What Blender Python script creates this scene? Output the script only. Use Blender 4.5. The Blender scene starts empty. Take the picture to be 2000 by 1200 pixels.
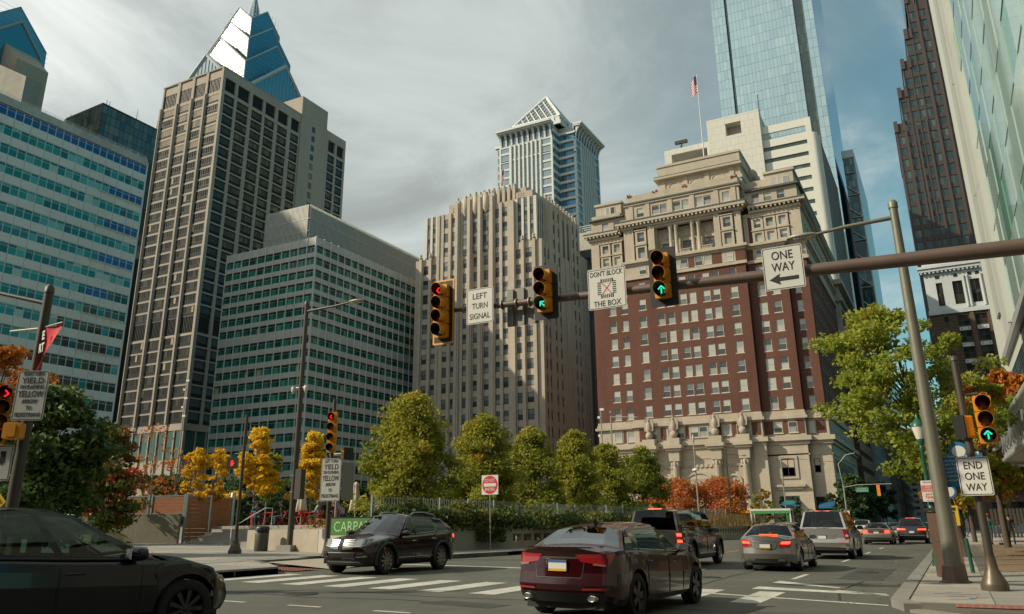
import bpy, bmesh, math, random
import numpy as np
from mathutils import Vector, Matrix
random.seed(7); RNG = np.random.default_rng(7)
SC = bpy.context.scene; COL = SC.collection
R = math.radians

# ---------------------------------------------------------------- camera
CAMZ = 1.45
cam_d = bpy.data.cameras.new('camera'); cam = bpy.data.objects.new('camera', cam_d); COL.objects.link(cam)
cam_d.sensor_width = 36; cam_d.lens = 28.008; cam_d.shift_y = -0.0335
cam_d.clip_start = 0.1; cam_d.clip_end = 4000
yaw, pitch, roll = R(27.8), math.atan(496/1556), 0.0102
fh = Vector((-math.sin(yaw), math.cos(yaw), 0)); rt = Vector((math.cos(yaw), math.sin(yaw), 0)); up = Vector((0, 0, 1))
fw = math.cos(pitch)*fh+math.sin(pitch)*up; uu = -math.sin(pitch)*fh+math.cos(pitch)*up
RR = math.cos(roll)*rt-math.sin(roll)*uu; UU = math.cos(roll)*uu+math.sin(roll)*rt
cam.matrix_world = Matrix(((RR.x, UU.x, -fw.x, 0), (RR.y, UU.y, -fw.y, 0), (RR.z, UU.z, -fw.z, CAMZ), (0, 0, 0, 1)))
SC.camera = cam
SC.render.resolution_x, SC.render.resolution_y = 1024, 614

# ---------------------------------------------------------------- sky, sun, exposure
SUN_EL = R(35); SUN_AZ = math.atan2(-.59, -.81)      # direction TO the sun in the ground plane
to_sun = Vector((math.cos(SUN_AZ)*math.cos(SUN_EL), math.sin(SUN_AZ)*math.cos(SUN_EL), math.sin(SUN_EL)))
W = bpy.data.worlds.new('World'); SC.world = W; W.use_nodes = True
nt = W.node_tree; nt.nodes.clear(); N = nt.nodes.new; LK = nt.links.new
out = N('ShaderNodeOutputWorld'); bg = N('ShaderNodeBackground'); LK(bg.outputs[0], out.inputs[0])
sky = N('ShaderNodeTexSky'); sky.sky_type = 'NISHITA'; sky.sun_disc = False
sky.sun_elevation = SUN_EL; sky.sun_rotation = math.pi/2-SUN_AZ
sky.air_density = 1.0; sky.dust_density = 1.2; sky.ozone_density = 1.6; sky.altitude = 50
bg.inputs['Strength'].default_value = 0.145
def vmath(op, a, b=None):
    n = N('ShaderNodeVectorMath'); n.operation = op
    for i, v in enumerate((a, b)):
        if v is None: continue
        if hasattr(v, 'is_linked'): LK(v, n.inputs[i])
        else: n.inputs[i].default_value = v
    return n
def fmath(op, a, b=0.0, clamp=False):
    n = N('ShaderNodeMath'); n.operation = op; n.use_clamp = clamp
    for i, v in enumerate((a, b)):
        if hasattr(v, 'is_linked'): LK(v, n.inputs[i])
        else: n.inputs[i].default_value = v
    return n.outputs[0]
tc = N('ShaderNodeTexCoord'); dirv = tc.outputs['Generated']
sep = N('ShaderNodeSeparateXYZ'); LK(dirv, sep.inputs[0])
# clouds lie on a layer overhead: project the view direction on to it
zz = fmath('MAXIMUM', sep.outputs['Z'], 0.0); den = fmath('ADD', zz, 0.16)
comb = N('ShaderNodeCombineXYZ'); LK(fmath('DIVIDE', sep.outputs['X'], den), comb.inputs[0]); LK(fmath('DIVIDE', sep.outputs['Y'], den), comb.inputs[1])
mp = N('ShaderNodeMapping'); LK(comb.outputs[0], mp.inputs[0]); mp.inputs['Rotation'].default_value = (0, 0, R(20)); mp.inputs['Scale'].default_value = (1.0, 0.8, 1)
def noise(vec, scale, det, rough, dist=0.0):
    n = N('ShaderNodeTexNoise'); LK(vec, n.inputs['Vector']); n.inputs['Scale'].default_value = scale
    n.inputs['Detail'].default_value = det; n.inputs['Roughness'].default_value = rough; n.inputs['Distortion'].default_value = dist
    return n.outputs['Fac']
n1 = noise(mp.outputs[0], 1.9, 10, 0.60, 0.7); n2 = noise(mp.outputs[0], 0.7, 6, 0.5, 0.2)
# a bank of cloud fills the sky on the sun's side and thins out to wisps on the far side
def lin(f, a, b):
    m = N('ShaderNodeMapRange'); m.interpolation_type = 'SMOOTHSTEP'
    LK(f, m.inputs['Value']); m.inputs['From Min'].default_value = a; m.inputs['From Max'].default_value = b
    return m.outputs[0]
side = vmath('DOT_PRODUCT', dirv, (-0.97, -0.24, 0)).outputs['Value']
bank = lin(fmath('ADD', side, fmath('MULTIPLY', fmath('SUBTRACT', n2, 0.5), 0.9)), -0.60, 0.30)
wisp = lin(n1, 0.46, 0.70)
cover = fmath('ADD', fmath('MULTIPLY', bank, 0.98), fmath('MULTIPLY', fmath('MULTIPLY', wisp, 0.55), fmath('SUBTRACT', 1.0, bank)), True)
sund = vmath('DOT_PRODUCT', dirv, tuple(to_sun)).outputs['Value']
glow = lin(fmath('ADD', sund, fmath('MULTIPLY', fmath('SUBTRACT', n1, 0.5), 0.22)), 0.50, 0.66)
cr = N('ShaderNodeMix'); cr.data_type = 'RGBA'; LK(glow, cr.inputs['Factor'])
cr.inputs['A'].default_value = (2.62, 2.86, 2.76, 1); cr.inputs['B'].default_value = (4.0, 4.12, 3.95, 1)
shade = N('ShaderNodeMix'); shade.data_type = 'RGBA'; shade.blend_type = 'MULTIPLY'; shade.inputs['Factor'].default_value = 1
LK(cr.outputs['Result'], shade.inputs['A'])
sv = fmath('ADD', fmath('MULTIPLY', lin(n1, 0.32, 0.70), 0.50), 0.74); cmb = N('ShaderNodeCombineColor')
for i in range(3): LK(sv, cmb.inputs[i])
LK(cmb.outputs[0], shade.inputs['B'])
tint = N('ShaderNodeMix'); tint.data_type = 'RGBA'; tint.blend_type = 'MULTIPLY'; tint.inputs['Factor'].default_value = 1
LK(sky.outputs[0], tint.inputs['A']); tint.inputs['B'].default_value = (0.30, 0.71, 0.59, 1)
mx = N('ShaderNodeMix'); mx.data_type = 'RGBA'; LK(cover, mx.inputs['Factor']); LK(tint.outputs['Result'], mx.inputs['A']); LK(shade.outputs['Result'], mx.inputs['B'])
LK(mx.outputs['Result'], bg.inputs['Color'])
sun_d = bpy.data.lights.new('sun', 'SUN'); sun = bpy.data.objects.new('sun', sun_d); COL.objects.link(sun)
sun_d.energy = 3.5; sun_d.angle = R(0.8); sun_d.color = (1.0, 0.90, 0.68)
sun.rotation_euler = to_sun.to_track_quat('Z', 'Y').to_euler(); sun.location = (-60, -40, 120)
SC.view_settings.view_transform = 'Standard'; SC.view_settings.look = 'None'
SC.view_settings.exposure = 0.42; SC.view_settings.gamma = 1.0; SC.view_settings.use_curve_mapping = False
SC.cycles.max_bounces = 6; SC.cycles.transparent_max_bounces = 12; SC.cycles.caustics_reflective = False; SC.cycles.caustics_refractive = False
SC.cycles.sample_clamp_indirect = 4.0
try: SC.cycles.use_denoising = True
except Exception: pass

# ---------------------------------------------------------------- materials
def _bsdf(name):
    m = bpy.data.materials.new(name); m.use_nodes = True
    return m, m.node_tree, m.node_tree.nodes['Principled BSDF']
def _rgb(c): return (c[0], c[1], c[2], 1)
def mat(name, col, rough=0.7, metal=0.0, var=0.0, scale=1.0, bump=0.0, bscale=None, coat=0.0, stain=0.0, spec=0.5, emit=0.0, var2=None):
    """plain surface; var = grain of the colour, stain = large soft wear, bump = fine relief"""
    m, t, b = _bsdf(name)
    b.inputs['Base Color'].default_value = _rgb(col); b.inputs['Roughness'].default_value = rough
    b.inputs['Metallic'].default_value = metal; b.inputs['Coat Weight'].default_value = coat; b.inputs['Coat Roughness'].default_value = 0.03
    b.inputs['Specular IOR Level'].default_value = spec
    if emit:
        b.inputs['Emission Color'].default_value = _rgb(col); b.inputs['Emission Strength'].default_value = emit
    if var or stain or bump:
        g = t.nodes.new('ShaderNodeNewGeometry'); pos = g.outputs['Position']
        def nz(s, d=5, r=0.6, st=False):
            n = t.nodes.new('ShaderNodeTexNoise'); src = pos
            if st:      # rain runs stains down the walls
                mp = t.nodes.new('ShaderNodeMapping'); mp.inputs['Scale'].default_value = (1, 1, .22); t.links.new(pos, mp.inputs[0]); src = mp.outputs[0]
            t.links.new(src, n.inputs['Vector']); n.inputs['Scale'].default_value = s
            n.inputs['Detail'].default_value = d; n.inputs['Roughness'].default_value = r; return n.outputs['Fac']
        cur = None
        for amt, s in ((var, scale), (stain, scale*0.13)):
            if not amt: continue
            mr = t.nodes.new('ShaderNodeMapRange'); t.links.new(nz(s, st=amt is stain and s < scale), mr.inputs['Value'])
            mr.inputs['From Min'].default_value = 0.25; mr.inputs['From Max'].default_value = 0.75
            mr.inputs['To Min'].default_value = 1-amt; mr.inputs['To Max'].default_value = 1+amt
            x = t.nodes.new('ShaderNodeVectorMath'); x.operation = 'SCALE'
            if cur is None: x.inputs[0].default_value = col[:3]
            else: t.links.new(cur, x.inputs[0])
            t.links.new(mr.outputs[0], x.inputs['Scale']); cur = x.outputs[0]
        if cur is not None: t.links.new(cur, b.inputs['Base Color'])
        if bump:
            bm = t.nodes.new('ShaderNodeBump'); bm.inputs['Strength'].default_value = min(1, bump*2); bm.inputs['Distance'].default_value = bump
            t.links.new(nz(bscale or scale*6, 4), bm.inputs['Height']); t.links.new(bm.outputs[0], b.inputs['Normal'])
    return m
def masonry(name, c1, c2, mortar, bw, bh, ms=0.02, var=0.15, rough=0.85, axis='xz', stain=0.1):
    """coursed stone or brick: the courses are far too small to build singly at this distance"""
    m, t, b = _bsdf(name); L = t.links.new
    g = t.nodes.new('ShaderNodeNewGeometry'); s = t.nodes.new('ShaderNodeSeparateXYZ'); L(g.outputs['Position'], s.inputs[0])
    ad = t.nodes.new('ShaderNodeMath'); ad.operation = 'ADD'; L(s.outputs[0], ad.inputs[0]); L(s.outputs[1], ad.inputs[1])
    c = t.nodes.new('ShaderNodeCombineXYZ'); L(ad.outputs[0], c.inputs[0]); L(s.outputs[2], c.inputs[1])
    br = t.nodes.new('ShaderNodeTexBrick'); L(c.outputs[0], br.inputs['Vector'])
    br.inputs['Color1'].default_value = _rgb(c1); br.inputs['Color2'].default_value = _rgb(c2); br.inputs['Mortar'].default_value = _rgb(mortar)
    br.inputs['Scale'].default_value = 1; br.inputs['Brick Width'].default_value = bw; br.inputs['Row Height'].default_value = bh; br.inputs['Mortar Size'].default_value = ms
    mp = t.nodes.new('ShaderNodeMapping'); mp.inputs['Scale'].default_value = (1, 1, .3); L(g.outputs['Position'], mp.inputs[0]); n = t.nodes.new('ShaderNodeTexNoise'); L(mp.outputs[0], n.inputs['Vector']); n.inputs['Scale'].default_value = 0.35; n.inputs['Detail'].default_value = 8; n.inputs['Roughness'].default_value = 0.7
    mr = t.nodes.new('ShaderNodeMapRange'); L(n.outputs['Fac'], mr.inputs['Value']); mr.inputs['From Min'].default_value = .25; mr.inputs['From Max'].default_value = .75
    mr.inputs['To Min'].default_value = 1-var; mr.inputs['To Max'].default_value = 1+var
    x = t.nodes.new('ShaderNodeVectorMath'); x.operation = 'SCALE'; L(br.outputs['Color'], x.inputs[0]); L(mr.outputs[0], x.inputs['Scale'])
    L(x.outputs[0], b.inputs['Base Color']); b.inputs['Roughness'].default_value = rough; b.inputs['Specular IOR Level'].default_value = 0.25
    return m
def _rand(t):
    """a number per pane: differs between objects that share a mesh and between panes joined in one mesh"""
    L = t.links.new
    o = t.nodes.new('ShaderNodeObjectInfo'); g = t.nodes.new('ShaderNodeNewGeometry')
    a = t.nodes.new('ShaderNodeMath'); a.operation = 'ADD'; L(o.outputs['Random'], a.inputs[0]); L(g.outputs['Random Per Island'], a.inputs[1])
    f = t.nodes.new('ShaderNodeMath'); f.operation = 'FRACT'; L(a.outputs[0], f.inputs[0]); return f.outputs[0]
def glass(name, stops, rough=0.04, metal=0.0, wave=0.0, wscale=0.15, spec=0.6):
    """window glass seen from the street; stops = colours that panes are dealt out of (room behind, blind, reflection tint)"""
    m, t, b = _bsdf(name); L = t.links.new
    r = t.nodes.new('ShaderNodeValToRGB'); r.color_ramp.interpolation = 'CONSTANT'
    e = r.color_ramp.elements
    while len(e) > 1: e.remove(e[0])
    e[0].position = 0; e[0].color = _rgb(stops[0][1])
    acc = stops[0][0]; tot = sum(s[0] for s in stops)
    for wgt, c in stops[1:]:
        q = e.new(acc/tot); q.color = _rgb(c); acc += wgt
    L(_rand(t), r.inputs[0]); L(r.outputs[0], b.inputs['Base Color'])
    b.inputs['Roughness'].default_value = rough; b.inputs['Metallic'].default_value = metal; b.inputs['Specular IOR Level'].default_value = spec
    if wave:
        g = t.nodes.new('ShaderNodeNewGeometry'); n = t.nodes.new('ShaderNodeTexNoise'); L(g.outputs['Position'], n.inputs['Vector']); n.inputs['Scale'].default_value = wscale; n.inputs['Detail'].default_value = 2
        bm = t.nodes.new('ShaderNodeBump'); bm.inputs['Strength'].default_value = 1; bm.inputs['Distance'].default_value = wave; L(n.outputs['Fac'], bm.inputs['Height']); L(bm.outputs[0], b.inputs['Normal'])
    return m
def clear_glass(name, tint=(0.5, 0.6, 0.58), mixf=0.3, rough=0.02):
    m = bpy.data.materials.new(name); m.use_nodes = True; t = m.node_tree; t.nodes.clear(); L = t.links.new
    o = t.nodes.new('ShaderNodeOutputMaterial'); mxs = t.nodes.new('ShaderNodeMixShader'); tr = t.nodes.new('ShaderNodeBsdfTransparent'); gl = t.nodes.new('ShaderNodeBsdfGlossy')
    tr.inputs[0].default_value = _rgb(tint); gl.inputs['Roughness'].default_value = rough; gl.inputs['Color'].default_value = (.9, .95, .95, 1)
    # reflection rises towards grazing views, the same from either side of the pane
    g = t.nodes.new('ShaderNodeNewGeometry'); dt = t.nodes.new('ShaderNodeVectorMath'); dt.operation = 'DOT_PRODUCT'; L(g.outputs['Normal'], dt.inputs[0]); L(g.outputs['Incoming'], dt.inputs[1])
    def mth(op, x, y=None):
        n = t.nodes.new('ShaderNodeMath'); n.operation = op; n.use_clamp = op == 'ADD'; L(x, n.inputs[0])
        if y is not None: n.inputs[1].default_value = y
        return n.outputs[0]
    inv = t.nodes.new('ShaderNodeMath'); inv.operation = 'SUBTRACT'; inv.inputs[0].default_value = 1; L(mth('ABSOLUTE', dt.outputs['Value']), inv.inputs[1])
    class _O: pass
    a = _O(); a.outputs = [mth('ADD', mth('MULTIPLY', mth('POWER', inv.outputs[0], 4.0), .9), mixf)]
    L(a.outputs[0], mxs.inputs[0]); L(tr.outputs[0], mxs.inputs[1]); L(gl.outputs[0], mxs.inputs[2]); L(mxs.outputs[0], o.inputs[0])
    return m
def leafmat(name, ramp, transl=0.35):
    m, t, b = _bsdf(name); L = t.links.new
    at = t.nodes.new('ShaderNodeAttribute'); at.attribute_name = 'tint'; r = t.nodes.new('ShaderNodeValToRGB')
    e = r.color_ramp.elements
    while len(e) > 1: e.remove(e[0])
    e[0].position = ramp[0][0]; e[0].color = _rgb(ramp[0][1])
    for p, c in ramp[1:]:
        q = e.new(p); q.color = _rgb(c)
    L(at.outputs['Fac'], r.inputs[0]); L(r.outputs[0], b.inputs['Base Color']); b.inputs['Roughness'].default_value = 0.55; b.inputs['Specular IOR Level'].default_value = 0.3
    tl = t.nodes.new('ShaderNodeBsdfTranslucent'); L(r.outputs[0], tl.inputs[0]); ms = t.nodes.new('ShaderNodeMixShader'); ms.inputs[0].default_value = transl
    o = t.nodes['Material Output']; L(b.outputs[0], ms.inputs[1]); L(tl.outputs[0], ms.inputs[2]); L(ms.outputs[0], o.inputs[0])
    return m

# ---------------------------------------------------------------- mesh helpers
class MB:
    def __init__(s): s.v = []; s.f = []; s.m = []; s.sm = []
    def add(s, vs, fs, m=0, smooth=False):
        o = len(s.v); s.v += [tuple(v) for v in vs]
        for f in fs: s.f.append(tuple(i+o for i in f)); s.m.append(m); s.sm.append(smooth)
        return s
    def box(s, x0, x1, y0, y1, z0, z1, m=0):
        if x0 > x1: x0, x1 = x1, x0
        if y0 > y1: y0, y1 = y1, y0
        if z0 > z1: z0, z1 = z1, z0
        v = [(x0, y0, z0), (x1, y0, z0), (x1, y1, z0), (x0, y1, z0), (x0, y0, z1), (x1, y0, z1), (x1, y1, z1), (x0, y1, z1)]
        return s.add(v, [(0, 3, 2, 1), (4, 5, 6, 7), (0, 1, 5, 4), (1, 2, 6, 5), (2, 3, 7, 6), (3, 0, 4, 7)], m)
    def poly(s, pts, m=0): return s.add(pts, [tuple(range(len(pts)))], m)
    def prism(s, pts, z0, z1, m=0):
        """polygon (x,y) counter-clockwise, pulled up from z0 to z1 (numbers or per-corner lists)"""
        n = len(pts); a = z0 if hasattr(z0, '__len__') else [z0]*n; b = z1 if hasattr(z1, '__len__') else [z1]*n
        v = [(p[0], p[1], a[i]) for i, p in enumerate(pts)]+[(p[0], p[1], b[i]) for i, p in enumerate(pts)]
        f = [tuple(range(n-1, -1, -1)), tuple(range(n, 2*n))]+[(i, (i+1) % n, n+(i+1) % n, n+i) for i in range(n)]
        return s.add(v, f, m)
    def slab(s, pts, y0, y1, m=0):
        """outline in x,z (counter-clockwise seen from -y) given thickness along y"""
        n = len(pts); v = [(p[0], y0, p[1]) for p in pts]+[(p[0], y1, p[1]) for p in pts]
        f = [tuple(range(n)), tuple(range(2*n-1, n-1, -1))]+[((i+1) % n, i, n+i, n+(i+1) % n) for i in range(n)]
        return s.add(v, f, m)
    def tube(s, pts, rad, n=10, m=0, caps=True, smooth=True):
        pts = [Vector(p) for p in pts]; k = len(pts); rad = rad if hasattr(rad, '__len__') else [rad]*k
        vs = []; ref = None
        for i, p in enumerate(pts):
            d = (pts[min(i+1, k-1)]-pts[max(i-1, 0)]).normalized()
            if ref is None: ref = Vector((1, 0, 0)) if abs(d.x) < 0.8 else Vector((0, 1, 0))
            a = (ref-d*ref.dot(d)).normalized(); b = d.cross(a); ref = a
            for j in range(n):
                t = 2*math.pi*j/n; vs.append(p+(a*math.cos(t)+b*math.sin(t))*rad[i])
        fs = [(i*n+j, i*n+(j+1) % n, (i+1)*n+(j+1) % n, (i+1)*n+j) for i in range(k-1) for j in range(n)]
        s.add(vs, fs, m, smooth)
        if caps: s.add(vs[:n], [tuple(range(n-1, -1, -1))], m); s.add(vs[-n:], [tuple(range(n))], m)
        return s
    def lathe(s, prof, c=(0, 0, 0), n=16, m=0, smooth=True, axis='z', caps=True):
        """profile of (radius, height) turned about an axis through c"""
        vs = []; k = len(prof)
        for r, h in prof:
            for j in range(n):
                t = 2*math.pi*j/n; a, b = r*math.cos(t), r*math.sin(t)
                vs.append({'z': (c[0]+a, c[1]+b, c[2]+h), 'y': (c[0]+b, c[1]+h, c[2]+a), 'x': (c[0]+h, c[1]+a, c[2]+b)}[axis])
        fs = [(i*n+j, i*n+(j+1) % n, (i+1)*n+(j+1) % n, (i+1)*n+j) for i in range(k-1) for j in range(n)]
        s.add(vs, fs, m, smooth)
        if caps: s.add(vs[:n], [tuple(range(n-1, -1, -1))], m); s.add(vs[-n:], [tuple(range(n))], m)
        return s
    def grid(s, P, m=0, smooth=True, flip=False):
        a = len(P); b = len(P[0]); vs = [p for row in P for p in row]
        fs = [(i*b+j, i*b+j+1, (i+1)*b+j+1, (i+1)*b+j) for i in range(a-1) for j in range(b-1)]
        if flip: fs = [tuple(reversed(f)) for f in fs]
        return s.add(vs, fs, m, smooth)
    def xf(s, M):
        s.v = [tuple(M @ Vector(v)) for v in s.v]; return s
    def merge(s, o, M=None, m=None):
        vs = [tuple(M @ Vector(v)) for v in o.v] if M else o.v
        k = len(s.v); s.v += vs; s.f += [tuple(i+k for i in f) for f in o.f]; s.m += o.m if m is None else [m]*len(o.m); s.sm += o.sm; return s
    def mesh(s, name, mats):
        me = bpy.data.meshes.new(name); me.from_pydata(s.v, [], s.f)
        for q in (mats if isinstance(mats, (list, tuple)) else [mats]): me.materials.append(q)
        me.polygons.foreach_set('material_index', s.m); me.polygons.foreach_set('use_smooth', s.sm); me.update()
        return me
    def build(s, name, mats, parent=None, loc=None, rz=None):
        return place(name, s.mesh(name, mats), parent, loc, rz)
def place(name, me, parent=None, loc=None, rz=None):
    o = bpy.data.objects.new(name, me); COL.objects.link(o)
    if parent is not None: o.parent = parent
    if loc is not None: o.location = loc
    if rz is not None: o.rotation_euler = (0, 0, rz)
    return o
def tag(o, label=None, cat=None, group=None, kind=None):
    if label: o['label'] = label
    if cat: o['category'] = cat
    if group: o['group'] = group
    if kind: o['kind'] = kind
    return o
def thing(name, label, cat, loc=(0, 0, 0), rz=0.0, group=None):
    o = bpy.data.objects.new(name, None); COL.objects.link(o); o.empty_display_size = 0.3
    o.location = loc; o.rotation_euler = (0, 0, rz); return tag(o, label, cat, group)
def kids(o): return [c for c in bpy.data.objects if c.parent == o]
def copy_tree(o, loc=None, rz=None, label=None, group=None):
    lut = {}
    for c in bpy.data.objects:
        if c.parent: lut.setdefault(c.parent.name, []).append(c)
    def rec(a, par):
        b = a.copy(); COL.objects.link(b)
        if par is not None: b.parent = par
        for ch in lut.get(a.name, []): rec(ch, b)
        return b
    c = rec(o, None)
    if loc is not None: c.location = loc
    if rz is not None: c.rotation_euler = (0, 0, rz)
    if label: c['label'] = label
    if group: c['group'] = group
    return c
def gz(x, y=0): return -0.0135*min(x, 0.0)         # the ground climbs gently to the left
FONT = {}
def text_part(name, s, m, parent, h, loc, width=None, rot=(R(90), 0, 0), bold=0.0, depth=0.002, align='CENTER'):
    """raised print: capitals of height h, squeezed to a given width"""
    cu = bpy.data.curves.new(name, 'FONT'); cu.body = s; cu.align_x = align; cu.align_y = 'CENTER'; cu.size = h*1.37; cu.offset = bold*h; cu.extrude = depth; cu.resolution_u = 3
    o = bpy.data.objects.new(name+'_c', cu); COL.objects.link(o)
    dg = bpy.context.evaluated_depsgraph_get(); me = bpy.data.meshes.new_from_object(o.evaluated_get(dg)); me.name = name
    bpy.data.objects.remove(o); bpy.data.curves.remove(cu)
    xs = [v.co.x for v in me.vertices]; ys = [v.co.y for v in me.vertices]
    if xs:
        w = max(xs)-min(xs); k = (width/w) if width else 1.0; cx = (max(xs)+min(xs))/2 if align == 'CENTER' else min(xs); cy = (max(ys)+min(ys))/2
        for v in me.vertices: v.co.x = (v.co.x-cx)*k; v.co.y = (v.co.y-cy)
    me.materials.clear(); me.materials.append(m)
    q = place(name, me, parent, loc); q.rotation_euler = rot; return q
def rrect(w, h, r, n=4, cx=0, cz=0):
    p = []
    for qx, qz, a0 in ((1, -1, -90), (1, 1, 0), (-1, 1, 90), (-1, -1, 180)):
        for i in range(n+1):
            t = R(a0+90*i/n); p.append((cx+qx*(w/2-r)+r*math.cos(t), cz+qz*(h/2-r)+r*math.sin(t)))
    return p
def ring(mb, outer, inner, y, m=0):
    n = len(outer); v = [(p[0], y, p[1]) for p in outer]+[(p[0], y, p[1]) for p in inner]
    mb.add(v, [(i, (i+1) % n, n+(i+1) % n, n+i) for i in range(n)], m)
PLACED = {}
def pieces(parent, name, spots, limit=300):
    """spots: list of (mesh, Matrix). The ones that show largest become parts, the rest one joined part."""
    camp = Vector((0, 0, CAMZ)); pm = parent.matrix_basis
    key = [((pm @ s[1].translation)-camp).length for s in spots]; order = sorted(range(len(spots)), key=lambda i: key[i])
    used = PLACED.setdefault((parent.name, name), 0); room = max(0, limit-used)
    for i in order[:room]:
        o = bpy.data.objects.new(name, spots[i][0]); COL.objects.link(o); o.parent = parent; o.matrix_basis = spots[i][1]
    PLACED[(parent.name, name)] += min(room, len(spots))
    rest = order[room:]
    if rest:
        V = []; F = []; MI = []; mats = []; k = 0; cache = {}
        for i in rest:
            me, M = spots[i]
            if me.name not in cache:
                cache[me.name] = (np.array([v.co[:] for v in me.vertices]), [tuple(p.vertices) for p in me.polygons], [p.material_index for p in me.polygons], list(me.materials))
            v, f, mi, ms = cache[me.name]; A = np.array(M)
            V.append(v @ A[:3, :3].T+A[:3, 3]); F += [tuple(j+k for j in q) for q in f]
            idx = []
            for q in ms:
                if q not in mats: mats.append(q)
                idx.append(mats.index(q))
            MI += [idx[j] for j in mi]; k += len(v)
        me = bpy.data.meshes.new(name); me.from_pydata(np.concatenate(V).tolist(), [], F)
        for q in mats: me.materials.append(q)
        me.polygons.foreach_set('material_index', MI); me.update()
        tag(place(name+'_field', me, parent), kind='stuff')
def frame(origin, udir, ndir):
    """local (u along the wall, d outward, z up) to world"""
    u = Vector(udir).normalized(); n = Vector(ndir).normalized(); o = Vector(origin)
    # columns: local x = u, local y = -n (so a face looking to -y looks outward), local z = up
    return Matrix(((u.x, -n.x, 0, o.x), (u.y, -n.y, 0, o.y), (u.z, -n.z, 1, o.z), (0, 0, 0, 1)))
def window_mesh(name, w, h, mats, fr=0.06, cols=1, rows=1, mull=0.04, depth=0.08, sill=None, seam=None, vsplit=None):
    """frame, glazing bars and panes; local origin at the centre of the opening, looking to -y. mats: frame, glass"""
    b = MB(); x0, x1, z0, z1 = -w/2, w/2, -h/2, h/2
    for a in ((x0, x1, z1-fr, z1), (x0, x1, z0, z0+fr), (x0, x0+fr, z0+fr, z1-fr), (x1-fr, x1, z0+fr, z1-fr)): b.box(a[0], a[1], -depth*.5, depth*.5, a[2], a[3], 0)
    gx = [x0+fr+(w-2*fr)*i/cols for i in range(cols+1)]
    gzz = [z0+fr+(h-2*fr)*i/rows for i in range(rows+1)] if vsplit is None else [z0+fr]+[z0+fr+(h-2*fr)*q for q in vsplit]+[z1-fr]
    for x in gx[1:-1]: b.box(x-mull/2, x+mull/2, -depth*.4, depth*.4, z0+fr, z1-fr, 0)
    for z in gzz[1:-1]: b.box(x0+fr, x1-fr, -depth*.36, depth*.36, z-mull/2, z+mull/2, 0)
    for i in range(cols):
        for j in range(len(gzz)-1):
            y = 0.012*(j % 2); b.poly([(gx[i], y, gzz[j]), (gx[i+1], y, gzz[j]), (gx[i+1], y, gzz[j+1]), (gx[i], y, gzz[j+1])], 1)
    if sill: b.box(x0-sill, x1+sill, -0.16, 0.0, z0-0.12, z0, 0)
    return b.mesh(name, mats)
def T(x, y, z): return Matrix.Translation((x, y, z))
def punched(mb, cols, rows, u0, u1, z0, z1, d, m=0, msp=None, sp_rec=0.0, back=0.0):
    """a wall with openings: piers between columns, spandrels between rows. local y: -front"""
    cs = sorted(cols); x = u0
    for a, b_ in cs+[(u1, u1)]:
        if a-x > 0.005: mb.box(x, a, 0, d, z0, z1, m)
        x = b_
    rs = sorted(rows)
    for a, b_ in cs:
        z = z0
        for c, e in rs+[(z1, z1)]:
            if c-z > 0.005: mb.box(a, b_, sp_rec, d, z, c, m if msp is None else msp)
            z = e

# ================================================================ GROUND
asphalt = mat('asphalt', (.082, .082, .066), .85, var=.22, scale=1.3, bump=.006, bscale=60, stain=.26)
concrete = mat('pale_concrete_walk', (.30, .275, .235), .9, var=.10, scale=1.5, stain=.10, bump=.003, bscale=30)
def tsheet(name, pts, dz, m, kind='structure', parent=None):
    """flat sheet lying on the sloping ground, cut at x=0 where the slope ends"""
    mb = MB(); mb.poly([(x, y, gz(x, y)+dz) for x, y in pts]); o = mb.build(name, m, parent)
    return tag(o, kind=kind) if kind else o
mb = MB()
for x0, x1 in ((-1500, 0), (0, 1500)):
    mb.poly([(x0, -600, max(gz(x0), 0) if x0 > -700 else 9.45), (x1, -600, gz(x1)), (x1, 2500, gz(x1)), (x0, 2500, max(gz(x0), 0) if x0 > -700 else 9.45)])
o = mb.build('ground', mat('far_paving', (.17, .16, .14), .9, var=.15, scale=.6, stain=.1)); 
# replace the far-left corner heights so that the sheet stays planar with the near slope
for v in o.data.vertices:
    v.co.z = gz(v.co.x)-.09
tag(o, kind='structure')
road = MB(); road.poly([(x, y, gz(x)-.002) for x, y in ((-95, -60), (0, -60), (0, 640), (-95, 640))]); road.poly([(0, -60, -.002), (60, -60, -.002), (60, 640, -.002), (0, 640, -.002)])
tag(road.build('road', asphalt), kind='structure')
paint = mat('road_paint', (.46, .445, .40), .75, var=.28, scale=7, stain=.22); paint_y = mat('yellow_road_paint', (.50, .24, .04), .75, var=.2, scale=2)
def mark(name, pts, m=paint, dz=.004): tsheet(name, pts, dz, m)
for i in range(9):
    x = -17.1+i*1.31
    mark('crosswalk_stripe', [(x, 15.4), (x+.62, 15.4), (x+.62, 18.45), (x, 18.45)])
for i in range(3): x = -4.9+i*.001-1.31*(2-i)*0; 
for i in range(2):
    x = -5.3+i*1.31; mark('crosswalk_stripe', [(x, 16.2), (x+.55, 16.2), (x+.55, 19.0), (x, 19.0)])
mark('stop_line', [(-4.3, 19.6), (-1.5, 19.25), (-1.5, 19.65), (-4.3, 20.4)]); mark('stop_line', [(-4.25, 21.8), (-2.6, 20.75), (-2.55, 20.98), (-4.2, 22.5)])
mark('crosswalk_edge', [(-5.0, 17.9), (-1.3, 16.9), (-1.3, 17.08), (-5.0, 18.12)]); mark('crosswalk_edge', [(-2.6, 19.9), (-1.45, 19.1), (-1.42, 19.35), (-2.5, 20.2)])
for x in (-20.1, -17.6, -15.1, -12.6, -10.8, -8.9, -6.8): mark('guide_dash', [(x, 11.68), (x+.75, 11.68), (x+.75, 11.8), (x, 11.8)])
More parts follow.
